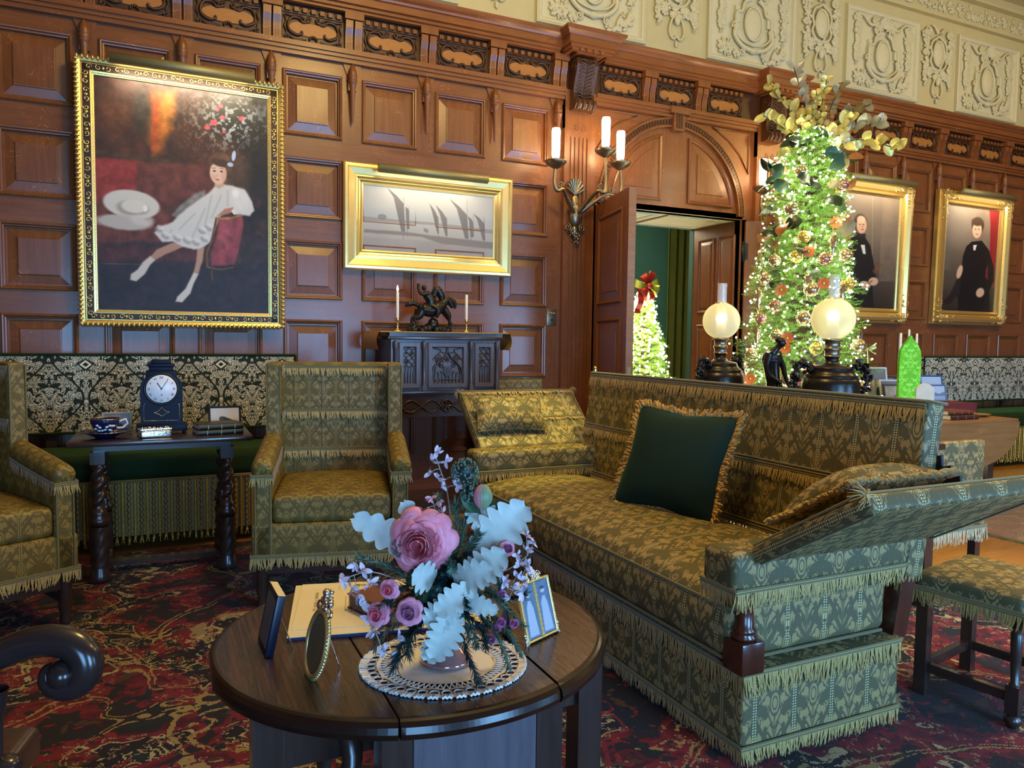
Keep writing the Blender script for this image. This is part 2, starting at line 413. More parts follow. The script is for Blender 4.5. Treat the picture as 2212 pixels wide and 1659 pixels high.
M_DAMP = damask('olive_silk_damask_plain', GRD, MOT, 0.165, 0.34)
M_DAMC = damask('chair_silk_damask', lin(104, 104, 56), lin(146, 138, 84), 0.145, 0.30, 0.6, lin(180, 168, 110))
M_TEAL = damask('teal_silk_damask', lin(52, 92, 76), lin(156, 170, 138), 0.165, 0.36, 0.95, lin(196, 206, 170), voff=-0.02)
M_TEALP = damask('teal_silk_damask_unstriped', lin(52, 92, 76), lin(150, 168, 136), 0.165, 0.30)
M_LIME = damask('lime_silk_damask', lin(92, 178, 22), lin(126, 214, 52), 0.15, 0.3)
M_BENCH = None
M_FR = plain('gold_silk_fringe', lin(176, 148, 80), 0.55, 0, 0.45, 160, sheen=0.4)
M_FRH = plain('braid_heading', lin(110, 98, 50), 0.6, 0, 0.3, 260, sheen=0.3)
M_FRP = plain('pale_silk_fringe', lin(196, 186, 142), 0.55, 0, 0.35, 160, sheen=0.4)
M_CORD = plain('tarnished_gold_cord', lin(182, 140, 74), 0.45, 0.1, 0.4, 120, 0.4)
def velvet(name, c):
    t = NT(name); n = t.noise(t.coord('Object'), 9, 4, 0.6); t.color(t.mixc(n, tuple(x * 0.75 for x in c), tuple(x * 1.35 for x in c)))
    t.set(rough=0.8, sheen=0.7, spec=0.2); t.b.inputs['Sheen Roughness'].default_value = 0.35; t.b.inputs['Sheen Tint'].default_value = (*[min(1, x * 8) for x in c], 1); return t.m
M_VGREEN = velvet('dark_green_velvet', lin(22, 44, 34)); M_VMOSS = velvet('moss_green_velvet', lin(24, 42, 14))
def bench_cloth():
    t = NT('cut_velvet_scrollwork'); u, v, _ = t.xyz(t.coord('UV')); P = 0.41
    uu = u / P; x = ((uu.frac() - 0.5).abs()) * 2; y = v / 0.52
    a = t.noise(t.comb(x * 1.5, y * 3.8), 3.3, 1.2, 0.45, 1.5); b = t.noise(t.comb(x * 1.9 + 7, y * 5.0), 3.0, 0.5, 0.4, 0.6)
    ln = ((a * 9).frac() - 0.5).abs().lt(0.255)
    w = (y * PI * 2.0).sin() * 0.5 + 0.5
    og = ((x - w * 0.85 - 0.08).abs()).lt(0.035); blob = b.gt(0.585) * (x.gt(0.06))
    # small shield in the middle of each repeat
    yy = ((y - 0.66).frac() - 0.5).abs(); sh = (x * 1.1 + yy * 3.4)
    shield = sh.lt(0.26) * sh.gt(0.19); inside = sh.lt(0.19)
    d = ln.max(og).max(blob) * (1.0 - inside); d = d.max(shield).max((sh.lt(0.10)))
    t.color(t.mixc(d, lin(232, 226, 196), lin(16, 34, 24))); t.set(rough=(0.6 + d * 0.25), sheen=0.2); t.bump(d, 0.4, 0.004); return t.m
M_BENCH = bench_cloth()
def rug(name, s=1.0, pale=0.0):
    t = NT(name); co = t.coord('Object'); X, Y, _ = t.xyz(co); q = 0.0055
    P = t.comb((X / q).floor() * q, (Y / q).floor() * q)
    big = t.noise(P, 1.3 * s, 2, 0.5, 0.9); mid = t.noise(t.mapping(P, loc=(5, 2, 0)), 3.0 * s, 2, 0.5, 0.7); fine = t.noise(t.mapping(P, loc=(1, 9, 0)), 8.0 * s, 2.5, 0.55, 0.4)
    c = t.mixc(fine.ss(0.40, 0.62), lin(70, 12, 15), lin(122, 22, 26)); c = t.mixc(mid.gt(0.57), c, lin(30, 17, 14)); c = t.mixc(mid.lt(0.42), c, lin(34, 24, 20))
    c = t.mixc(fine.gt(0.60), c, lin(28, 34, 28)); c = t.mixc(big.gt(0.60), c, lin(20, 20, 32)); c = t.mixc(fine.lt(0.37), c, lin(74, 52, 28)); c = t.mixc((mid - 0.50).abs().lt(0.022), c, lin(120, 26, 30))
    vc = t.voro(t.mapping(P, loc=(3, 3, 0)), 1.25 * s); vd = t.noise(P, 8 * s, 2, 0.6); k = vc + vd * 0.16
    c = t.mixc(k.lt(0.20), c, lin(118, 30, 30)); c = t.mixc((k - 0.24).abs().lt(0.012).max((k - 0.40).abs().lt(0.024) * fine.gt(0.45)), c, lin(150, 132, 96))
    zig = t.noise(P, 15 * s, 1)
    l1 = ((mid + zig * 0.05) - 0.60).abs().lt(0.009).max((fine - 0.60).abs().lt(0.010) * mid.gt(0.52)); c = t.mixc(l1 * t.noise(P, 16, 0).gt(0.42), c, lin(182, 166, 124))
    b2 = big + zig * 0.018; l2 = (b2 - 0.485).abs().lt(0.0045).max((b2 - 0.510).abs().lt(0.0045)); c = t.mixc(l2 * t.noise(P, 34, 0).gt(0.36), c, lin(158, 134, 80))
    tiny = t.noise(t.mapping(P, loc=(4, 4, 0)), 19 * s, 2, 0.6); c = t.mixc((tiny - 0.58).abs().lt(0.014) * mid.gt(0.47), c, lin(150, 132, 98)); c = t.mixc(tiny.gt(0.635), c, lin(128, 30, 34)); c = t.mixc(tiny.lt(0.35), c, lin(24, 30, 34))
    if pale: c = t.mixc(pale, c, lin(206, 168, 118))
    pile = t.noise(co, 240, 2); t.color(t.mixc(pile * 0.45, c, (0.008, 0.004, 0.004))); t.set(rough=0.95, spec=0.1, sheen=0.1); t.bump(pile, 0.5, 0.006); return t.m
M_RUG = rug('red_oriental_carpet'); M_RUG2 = rug('faded_rose_carpet', 1.2, 0.5)
M_FLOOR = wood('honey_floorboards', lin(150, 100, 44), lin(196, 142, 70), 0.3, 'x', 0, 0.2, 0.7)
M_GREENWALL = plain('teal_green_wallpaper', lin(48, 92, 88), 0.8, 0, 0.1, 3)
M_CURT = velvet('olive_curtain_velvet', lin(58, 62, 20))
def frosted(name, c, e, st):
    t = NT(name); t.color(c); t.set(rough=0.5, trans=0.0); t.emit(e, st); return t.m
M_SHADE = frosted('lit_frosted_glass', (0.9, 0.85, 0.75), (1.0, 0.80, 0.52), 7.0)
# ------------------------------------------------------------------ room shell
D = 5.70
XL, XR, YB, ZC = -3.6, 12.5, -2.85, 5.35
floor = struct(MB().b2(XL, XR, YB, D + 0.9, -0.08, -.005).b2(3.0, 8.4, D + 0.9, 9.6, -0.08, -.005).build('floor', M_FLOOR))
ceil = struct(MB().b2(XL, XR, YB, D + 0.1, ZC, ZC + 0.1).build('ceiling', M_PLASTER))
struct(MB().b2(XL - 0.1, XL, YB, D, 0, ZC).build('wall_left', M_OAKV))
struct(MB().b2(XR, XR + 0.1, YB, D, 0, ZC).build('wall_right', M_OAKV))
wf = MB(); xs = [XL, -1.4, 0.2, 1.8, 3.4, 5.8, 7.4, XR]
for i in range(7):
    if i % 2 == 0: wf.b2(xs[i], xs[i + 1], YB - 0.25, YB, 0, ZC)
    else: wf.b2(xs[i], xs[i + 1], YB - 0.25, YB, 0, 0.15); wf.b2(xs[i], xs[i + 1], YB - 0.25, YB, 2.3, ZC)
struct(wf.build('wall_front', M_OAKV))
for k, (a, b) in enumerate(((-1.4, 0.2), (1.8, 3.4), (5.8, 7.4))):
    m = MB()
    for xx in (a + 0.03, (a + b) / 2, b - 0.03): m.b2(xx - 0.025, xx + 0.025, YB - 0.12, YB - 0.06, 0.15, 2.3)
    for zz in (0.18, 1.2, 2.27): m.b2(a, b, YB - 0.12, YB - 0.06, zz - 0.025, zz + 0.025)
    struct(m.build('window_%d' % (k + 1), M_OAKV))
# panelled wall -------------------------------------------------
OP0, OP1, OPZ, AR, AX = 3.46, 5.10, 2.51, 0.83, 4.28
rows = [(2.79, 3.255), (2.195, 2.635), (1.60, 2.035), (1.005, 1.45), (0.40, 0.86)]
colsL = [(1.30 + 0.58 * k + 0.075, 1.30 + 0.58 * (k + 1) - 0.075) for k in range(-8, 3)]
colsL = [c for c in colsL if c[0] > XL]
colsR = [(5.62 + 0.58 * k, 6.05 + 0.58 * k) for k in range(0, 12)]
cells = set(); xe = {XL, OP0, OP1, XR, 3.05, 5.55}; ze = {0.0, OPZ, 3.50}
for a, b in colsL + colsR: xe |= {a, b}
for a, b in rows: ze |= {a, b}
xe = sorted(x for x in xe if x <= XR); ze = sorted(ze)
sheet = MB()
for i in range(len(xe) - 1):
    for j in range(len(ze) - 1):
        xm, zm = (xe[i] + xe[i + 1]) / 2, (ze[j] + ze[j + 1]) / 2
        if any(a < xm < b for a, b in colsL + colsR) and any(a < zm < b for a, b in rows): continue
        if OP0 < xm < OP1 and zm < OPZ: continue
        railz = any(a < zm < b for a, b in rows)
        sheet.add([(xe[i], D, ze[j]), (xe[i + 1], D, ze[j]), (xe[i + 1], D, ze[j + 1]), (xe[i], D, ze[j + 1])], [(0, 1, 2, 3)], None, None, 0 if railz else 1)
sheet.b2(XL, OP0, D + 0.03, D + 0.1, 0, ZC); sheet.b2(OP1, XR, D + 0.03, D + 0.1, 0, ZC); sheet.b2(OP0, OP1, D + 0.03, D + 0.1, OPZ, ZC)
wall = struct(sheet.build('wall_back', [M_OAKV, M_OAKH]))
PROF = [(0, 0), (0, 0.014), (0.008, 0.020), (0.016, 0.018), (0.022, 0.006), (0.030, 0.004), (0.034, -0.022), (0.042, -0.022), (0.098, -0.010), (0.100, -0.002), (0.104, -0.001)]
pm = MB()
for (a, b) in colsL + colsR:
    for (c, d) in rows: pm.rings(a, b, c, d, PROF, D)
pm.build('raised_panels', [M_OAKV], wall)
# frieze zone + rail + cornice
fr = MB()
for x0, x1 in ((XL, 3.10), (3.40, 5.22), (5.52, XR)):
    fr.b2(x0, x1, D - 0.055, D + 0.02, 3.385, 3.41, mat=0); fr.b2(x0, x1, D - 0.04, D + 0.02, 3.355, 3.385, mat=0); fr.b2(x0, x1, D - 0.07, D + 0.02, 3.41, 3.445, mat=0)
fr.b2(XL, XR, D - 0.02, D + 0.03, 3.44, 3.72, mat=1)
struct(fr.build('trim_1', [M_OAKH, M_CARVE]))
co = MB(); CP = [(0.06, 3.70), (0.09, 3.705), (0.09, 3.72), (0.11, 3.725), (0.11, 3.745), (0.135, 3.75), (0.135, 3.80), (0.15, 3.805), (0.155, 3.82), (0.175, 3.835), (0.185, 3.85), (0.185, 3.865), (0.0, 3.868)]
def corn(mb, x0, x1, off, zo=0.0, ends=True, mat=0):
    vs = []; n = len(CP)
    for e, x in ((0, x0), (1, x1)):
        for p, z in CP: vs.append((x + ((p * (-1 if e == 0 else 1)) if ends else 0), D - p - off, z + zo))
    mb.add(vs, [(i, i + n, i + n + 1, i + 1) for i in range(n - 1)], None, None, mat)
    if ends:
        for e, x in ((0, x0), (1, x1)):
            vv = []
            for p, z in CP: s_ = -1 if e == 0 else 1; vv += [(x + s_ * p, D - p - off, z + zo), (x + s_ * p, D, z + zo)]
            mb.add(vv, [(2 * i, 2 * i + 1, 2 * i + 3, 2 * i + 2) for i in range(n - 1)], None, None, mat)
corn(co, XL, 3.02, 0, 0, False); corn(co, 3.46, 5.16, 0, 0, False); corn(co, 5.58, XR, 0, 0, False)
struct(co.build('trim_2', M_OAKH))
sk = MB()
for x0, x1 in ((XL, 3.10), (5.52, XR)): sk.b2(x0, x1, D - 0.03, D, 0, 0.16); sk.b2(x0, x1, D - 0.02, D, 0.16, 0.19)
struct(sk.build('baseboard_back', M_OAKH))
# carved frieze panels, brackets, pendants (children of the wall)
def carved_panel_mesh():
    m = MB(); w, h = 0.215, 0.095
    m.b2(-w, w, -0.006, 0.012, -h, h, mat=0)
    pl = []
    for k in range(40):
        a = 2 * PI * k / 40; rx = 0.15 + 0.02 * math.cos(2 * a); rz = 0.052 + 0.014 * (abs(math.cos(a)) ** 2) - 0.012 * (math.sin(a) > 0.8)
        pl.append((rx * math.cos(a), rz * math.sin(a)))
    m.prism(pl, -0.016, 0, mat=1)
    for sg in (-1, 1):
        m.tube([(sg * x, -0.024, z) for x, _, z in smooth_path([(0.03, 0, 0.052), (0.075, 0, 0.040), (0.10, 0, 0.066), (0.155, 0, 0.060), (0.178, 0, 0.015), (0.168, 0, -0.03), (0.12, 0, -0.052), (0.08, 0, -0.040), (0.085, 0, -0.022)], 5)], 0.0085, n=6)
        m.tube([(sg * x, -0.020, z) for x, _, z in smooth_path([(0.20, 0, 0.085), (0.16, 0, 0.078), (0.10, 0, 0.085), (0.06, 0, 0.065)], 4)], 0.007, n=5)
        m.tube([(sg * x, -0.020, z) for x, _, z in smooth_path([(0.205, 0, 0.08), (0.192, 0, 0.04), (0.203, 0, 0.0), (0.190, 0, -0.04), (0.203, 0, -0.08)], 4)], 0.006, n=5)
        m.tube(spiral(sg * 0.035, 0.066, 0.020, 0.004, PI / 2 - sg * 0.5, sg * 1.2, -0.026), 0.006, n=5)
        m.tube(spiral(sg * 0.185, -0.072, 0.018, 0.004, PI / 2, -sg * 1.3, -0.022), 0.005, n=5)
        m.tube([(sg * x, -0.020, z) for x, _, z in smooth_path([(0.185, 0, -0.055), (0.13, 0, -0.085), (0.05, 0, -0.080)], 4)], 0.006, n=5)
    for k in range(5):
        a = PI / 2 + (k - 2) * 0.5; m.ball((0.03 * math.cos(a), -0.022, -0.085 + 0.032 * math.sin(a)), (0.008, 0.008, 0.013), n=6, m=4)
    for k in range(7): m.b2(-0.196 + k * 0.0605, -0.164 + k * 0.0605, -0.035, 0.01, 0.108, 0.138, mat=2)
    m.b2(-w, w, -0.012, 0.012, 0.100, 0.108, mat=0)
    return m
def bracket_mesh(single=False):
    m = MB()
    for sx in ((0,) if single else (-0.034, 0.034)):
        pth = [(-0.055, -0.115), (-0.055, -0.06), (-0.062, -0.01), (-0.078, 0.04), (-0.082, 0.09)]
        for i in range(len(pth) - 1):
            (y0, z0), (y1, z1) = pth[i], pth[i + 1]; w = 0.0275
            m.add([(sx - w, y0, z0), (sx + w, y0, z0), (sx + w, y1, z1), (sx - w, y1, z1), (sx - w, 0.02, z0), (sx + w, 0.02, z0), (sx + w, 0.02, z1), (sx - w, 0.02, z1)], [(0, 1, 2, 3), (4, 0, 3, 7), (1, 5, 6, 2)], None, None, 0)
            for g in (-0.012, 0, 0.012):
                if z1 < 0.06: m.add([(sx + g - 0.002, y0 - 0.001, z0), (sx + g + 0.002, y0 - 0.001, z0), (sx + g + 0.002, y1 - 0.001, z1), (sx + g - 0.002, y1 - 0.001, z1)], [(0, 1, 2, 3)], None, None, 1)
    w = 0.035 if single else 0.07
    m.b2(-w, w, -0.095, 0.02, 0.095, 0.145, mat=0)
    return m
cpo = carved_panel_mesh().build('carved_cartouche', [M_CARVE, M_CARTF, M_OAKV], wall); bro = bracket_mesh().build('fluted_bracket', [M_OAKV, M_CARVE], wall)
cpx = [1.59 + 0.58 * k for k in range(-8, 3)] + [3.655, 4.235, 4.815] + [5.835 + 0.58 * k for k in range(0, 11)]
brx = [1.30 + 0.58 * k for k in range(-8, 4)] + [3.945, 4.525] + [5.545 + 0.58 * k for k in range(1, 12)]
for i, x in enumerate(cpx):
    o = cpo if i == 0 else cpo.copy(); o.parent = wall
    if i: COL.objects.link(o)
    o.location = (x, D - 0.02, 3.545)
for i, x in enumerate(brx):
    o = bro if i == 0 else bro.copy(); o.parent = wall
    if i: COL.objects.link(o)
    o.location = (x, D, 3.56)
ob = MB(); 
for x in (3.375, 5.12): 
    for k in range(4): pass
pdp = [(0.004, -0.215), (0.010, -0.19), (0.022, 0.03), (0.030, 0.075), (0.034, 0.08), (0.034, 0.09), (0.028, 0.095), (0.034, 0.105), (0.036, 0.118), (0.030, 0.128), (0.034, 0.135), (0.028, 0.165), (0.014, 0.20), (0.003, 0.215)]
pend = MB().lathe(pdp, n=14).b2(-0.03, 0.03, 0.0, 0.045, 0.02, 0.12).build('turned_pendant', M_OAKV, wall)
pxs = [1.30 + 0.58 * k for k in range(-8, 4)] + [5.545 + 0.58 * k for k in range(1, 12)]
for i, x in enumerate(pxs):
    o = pend if i == 0 else pend.copy(); o.parent = wall
    if i: COL.objects.link(o)
    o.location = (x - 0.005 if x < 4 else x, D - 0.045, 3.135)
vee = MB()
for x in pxs:
    vee.prism([(x - 0.07, 3.355), (x + 0.07, 3.355), (x + 0.03, 3.25), (x, 3.22), (x - 0.03, 3.25)], D - 0.014, D)
vee.build('pendant_backing', M_OAKV, wall)
# pilasters, corbels and caps either side of the door
def pilaster(x0, x1):
    m = MB(); m.b2(x0, x1, D - 0.045, D, 0, 3.44)
    n = 5; w = (x1 - x0 - 0.10) / n
    for k in range(n):
        a = x0 + 0.05 + k * w; m.b2(a + 0.008, a + w - 0.008, D - 0.056, D - 0.045, 0.35, 3.05, mat=0)
    m.b2(x0 - 0.02, x1 + 0.02, D - 0.075, D, 0, 0.28); m.b2(x0, x1, D - 0.05, D, 3.12, 3.44)
    for sg in (-1, 1): m.tube(spiral((x0 + x1) / 2 + sg * 0.03, 3.13, 0.028, 0.006, PI / 2, -sg * 1.1, D - 0.05), 0.005, n=5)
    return m
def corbel(xc):
    m = MB(); w = 0.10
    prof = [(0.10, 3.68), (0.165, 3.67), (0.175, 3.62), (0.155, 3.55), (0.125, 3.47), (0.11, 3.40), (0.12, 3.355), (0.155, 3.34), (0.165, 3.30), (0.14, 3.265), (0.08, 3.26)]
    for i in range(len(prof) - 1):
        (p0, z0), (p1, z1) = prof[i], prof[i + 1]
        m.add([(xc - w, D - p0, z0), (xc + w, D - p0, z0), (xc + w, D - p1, z1), (xc - w, D - p1, z1), (xc - w, D - 0.04, z0), (xc + w, D - 0.04, z0), (xc + w, D - 0.04, z1), (xc - w, D - 0.04, z1)], [(3, 2, 1, 0), (4, 7, 3, 0), (5, 1, 2, 6)], None, None, 0)
    for sg in (-1, 1):
        m.tube(spiral(0, 3.61, 0.05, 0.01, PI / 2, -1.2, 0, 16), 0.006, n=5, M=T(xc + sg * w, D - 0.12, 0, rz=PI / 2))
        for i in range(11):
            z = 3.64 - i * 0.028; p = np.interp(-z, [-3.68, -3.62, -3.55, -3.47, -3.40, -3.355], [0.165, 0.175, 0.155, 0.125, 0.11, 0.12])
            m.tube([(xc + sg * 0.012, D - p - 0.006, z), (xc + sg * 0.05, D - p - 0.010, z + 0.018), (xc + sg * 0.075, D - p - 0.005, z + 0.004)], [0.006, 0.009, 0.004], n=5)
    for i in range(18): m.ball((xc, D - np.interp(-(3.65 - i * 0.016), [-3.68, -3.62, -3.55, -3.47, -3.40, -3.355], [0.165, 0.175, 0.155, 0.125, 0.11, 0.12]) - 0.004, 3.65 - i * 0.016), 0.007, n=6, m=4)
    for k in range(4): m.tube([(xc - 0.075 + k * 0.05, D - 0.15, 3.335), (xc - 0.075 + k * 0.05, D - 0.172, 3.30), (xc - 0.075 + k * 0.05, D - 0.14, 3.262)], 0.014, n=6)
    return m
for x0, x1 in ((3.10, 3.40), (5.22, 5.52)):
    pilaster(x0, x1).build('fluted_pilaster', [M_OAKV], wall)
    xc = (x0 + x1) / 2; corbel(xc - 0.01).build('carved_corbel', [M_CARVE], wall)
    m = MB(); corn(m, x0 + 0.05, x1 - 0.05, 0.13, 0.0); m.b2(x0 + 0.02, x1 - 0.02, D - 0.2, D, 3.69, 3.72)
    for k in range(4): m.b2(x0 + 0.03 + k * 0.065, x0 + 0.065 + k * 0.065, D - 0.235, D - 0.19, 3.70, 3.735)
    m.b2(x0 - 0.12, x1 + 0.12, D - 0.30, D, 3.862, 3.868)
    m.build('breakfront_cap', [M_OAKH], wall)
# arch, tympanum, spandrels
am = MB()
def arc(r, z0=2.53, n=36, a0=0.0, a1=PI): return [(AX + r * math.cos(a0 + (a1 - a0) * k / n), z0 + r * math.sin(a0 + (a1 - a0) * k / n)) for k in range(n + 1)]
for r0, r1, h in ((0.83, 0.815, 0.03), (0.815, 0.762, 0.02), (0.762, 0.745, 0.035)):
    A, B = arc(r0), arc(r1); vs = [(x, D - h, z) for x, z in A] + [(x, D - h, z) for x, z in B] + [(x, D, z) for x, z in A] + [(x, D - 0.0, z) for x, z in B]; n = 37
    am.add(vs, [(i, i + n, i + 1 + n, i + 1) for i in range(36)] + [(i, i + 1, i + 1 + 2 * n, i + 2 * n) for i in range(36)] + [(i + n, i + 3 * n, i + 1 + 3 * n, i + 1 + n) for i in range(36)], None, None, 0)
for k in range(78):
    a = PI * (k + 0.5) / 78
    if abs(a - PI / 2) < 0.07: continue
    am.b2(0.770, 0.808, -0.030, -0.019, -0.010, 0.010, M=T(AX, D, 2.53) @ Matrix.Rotation(-a, 4, 'Y'), mat=1)
am.b2(AX - 0.06, AX + 0.06, D - 0.06, D, 3.24, 3.41, mat=0)
for k in range(3): am.b2(AX - 0.035 + k * 0.027, AX - 0.02 + k * 0.027, D - 0.066, D - 0.05, 3.26, 3.385, mat=1)
am.b2(AX - 0.11, AX + 0.11, D - 0.085, D, 3.385, 3.445, mat=0)
for sg in (-1, 1):
    # quarter tympanum panels: moulding follows the arc
    def q(r, inset, b): 
        P = []
        x0 = 0.15 + inset; zb = 0.075 + inset; rr = r - inset
        a0 = math.asin(min(1, zb / rr)); a1 = math.acos(x0 / rr)
        P = [(x0, zb)] + [(rr * math.cos(a0 + (a1 - a0) * k / 14), rr * math.sin(a0 + (a1 - a0) * k / 14)) for k in range(15)]
        return [(AX + sg * x, 2.53 + z) for x, z in P]
    lv = [(0, 0.0), (0, 0.014), (0.012, 0.022), (0.024, 0.012), (0.030, -0.0), (0.036, 0.001), (0.10, 0.004), (0.102, 0.010), (0.104, 0.011)]
    R_ = [[(x, D - 0.004 - h, z) for x, z in q(0.69, i, 0)] for i, h in lv]; n = 16
    for k in range(len(R_) - 1):
        fs = [(i, (i + 1) % n, (i + 1) % n + n, i + n) for i in range(n)]
        am.add(R_[k] + R_[k + 1], fs if sg > 0 else [f[::-1] for f in fs], None, None, 0)
    am.add(R_[-1], [tuple(range(n)) if sg > 0 else tuple(range(n))[::-1]], None, None, 0)
    # spandrel triangle moulding
    tri = [(AX + sg * 0.88, 3.34), (AX + sg * 0.88, 2.86), (AX + sg * 0.40, 3.34)]
    tri = [(AX + sg * 0.87, 3.335), (AX + sg * 0.87, 2.95), (AX + sg * 0.76, 3.12), (AX + sg * 0.62, 3.24), (AX + sg * 0.42, 3.335)]
    am.tube([(x, D - 0.006, z) for x, z in tri], 0.008, n=5, closed=True)
am.build('door_arch', [M_OAKV, M_CARVE], wall)
# door reveal, lintel soffit and the room beyond
rv = MB()
rv.b2(OP1, OP1 + 0.06, D + 0.0, D + 0.72, 0, OPZ); rv.b2(OP0 - 0.06, OP0, D, D + 0.72, 0, OPZ); rv.b2(OP0, OP1, D - 0.0, D + 0.72, OPZ, OPZ + 0.05, mat=1)
MR = T(OP1, D + 0.04, 0) @ Matrix.Rotation(-PI / 2, 4, 'Z')
for z0, z1 in ((1.62, 2.38), (0.9, 1.5), (0.15, 0.8)):
    for y0, y1 in ((0.06, 0.31), (0.37, 0.62)):
        rv.rings(-y1, -y0, z0, z1, [(0, 0), (0, 0.006), (0.008, 0.014), (0.02, 0.010), (0.028, 0.0), (0.034, 0.001), (0.06, 0.008)], 0.0, M=T(OP1, D + 0.02, 0) @ Matrix.Rotation(-PI / 2, 4, 'Z') @ T(0, 0, 0))
for a, b in ((3.55, 4.2), (4.3, 5.0)): rv.rings(a, b, 0.08, 0.62, [(0, 0), (0, 0.012), (0.03, 0.006), (0.04, 0.0), (0.05, 0.0)], 0, M=Matrix(((1, 0, 0, 0), (0, 0, 1, D + 0.02), (0, 1, 0, OPZ - .003), (0, 0, 0, 1))), mat=1)
struct(rv.build('trim_3', [M_OAKV, M_RELIEF]))
nb = MB(); nb.b2(2.9, 8.6, 9.6, 9.7, 0, 4.2, mat=0); nb.b2(2.9, 3.0, 6.45, 9.6, 0, 4.2, mat=0); nb.b2(8.4, 8.5, 6.45, 9.6, 0, 4.2, mat=0)
nb.b2(2.9, OP0, 6.43, 6.5, 0, 4.2, mat=0); nb.b2(OP1, 8.5, 6.43, 6.5, 0, 4.2, mat=0); nb.b2(OP0, OP1, 6.43, 6.5, OPZ, 4.2, mat=0)
struct(nb.build('wall_far', [M_GREENWALL]))
nc = MB(); nc.b2(2.9, 8.5, 6.43, 9.7, 3.3, 3.4); 
struct(nc.build('ceiling_far', [M_RELIEF]))
point('next_room_light', (4.6, 7.6, 2.9), 85, (1.0, .88, 0.62), 0.3)
# the two door leaves
def leaf(name, W_, M, hand):
    m = MB(); m.b2(0, W_, -0.03, 0.03, 0.01, 2.49)
    PR = [(0, 0), (0, 0.008), (0.012, 0.016), (0.022, 0.010), (0.030, 0.0), (0.045, 0.001), (0.10, 0.007), (0.102, 0.012)]
    for z0, z1 in ((1.62, 2.36), (0.86, 1.50), (0.16, 0.74)):
        m.rings(0.11, W_ - 0.11, z0, z1, PR, -0.03)
        m.rings(-(W_ - 0.11), -0.11, z0, z1, PR, -0.03, M=Matrix.Rotation(PI, 4, 'Z'))
    o = struct(m.build(name, [M_OAKV], None, M))
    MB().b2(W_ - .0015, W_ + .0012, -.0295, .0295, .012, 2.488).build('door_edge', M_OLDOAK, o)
    h = MB()
    for sd in (-1, 1):
        h.lathe([(0.026, 0), (0.026, 0.004), (0.008, 0.006), (0.008, 0.035), (0.02, 0.04), (0.026, 0.052), (0.018, 0.064), (0.0, 0.066)], M=T(W_ - 0.06, sd * 0.03, 1.02, rx=-sd * PI / 2), n=14)
    h.build('door_handle', [M_BRASS], o)
    MB().b2(W_, W_ + 0.002, -0.014, 0.014, 0.94, 1.12).build('lock_plate', [M_BRASSM], o)
    hg = MB()
    for z in (0.35, 1.25, 2.2): hg.lathe([(0.0, -0.1), (0.014, -0.095), (0.014, 0.095), (0.0, 0.1)], M=T(-0.012, hand * 0.034, z), n=8); hg.b2(-0.012, 0.03, hand * 0.03 - 0.002, hand * 0.03 + 0.002, z - 0.08, z + 0.08)
    hg.build('hinge', [M_BLACK], o); return o
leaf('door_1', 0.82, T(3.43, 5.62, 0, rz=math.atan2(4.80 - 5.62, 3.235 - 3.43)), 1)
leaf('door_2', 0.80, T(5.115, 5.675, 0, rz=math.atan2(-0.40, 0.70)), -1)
# plaster frieze above the cornice
def scroll_cluster(m, cx, cz, s, R, n=9, y=-0.02):
    for _ in range(n):
        x = cx + R.uniform(-1, 1) * s; z = cz + R.uniform(-1, 1) * s; r = R.uniform(0.017, 0.031)
        if R.random() < 0.5:
            for k in range(5): a = 6.28 * k / 5 + R.random(); m.ball((x + r * math.cos(a), y, z + r * math.sin(a)), (r * 0.62, r * 0.5, r * 0.62), n=6, m=4)
            m.ball((x, y - 0.006, z), r * 0.5, n=6, m=4)
        else:
            a = R.uniform(0, 6.28); m.ball((0, 0, 0), (r * 1.7, r * 0.5, r * 0.7), M=T(x, y, z, ry=a), n=8, m=4)
def festoon(m, x, z0, z1, R, s=0.035):
    n = int((z0 - z1) / 0.045)
    for k in range(n): scroll_cluster(m, x, z0 - k * 0.045, s * (1 - 0.5 * k / max(1, n)), R, 4)
    m.tube(spiral(x, z1, 0.02, 0.004, 0, 1.2, -0.02), 0.005, n=5)
def oval_frame(m, cx, cz, rx, rz):
    n = 28; m.tube([(cx + rx * math.cos(2 * PI * k / n), -0.03, cz + rz * math.sin(2 * PI * k / n)) for k in range(n)], 0.012, n=6, closed=True)
    m.ball((cx, -0.012, cz), (rx, 0.038, rz), n=24, m=9)
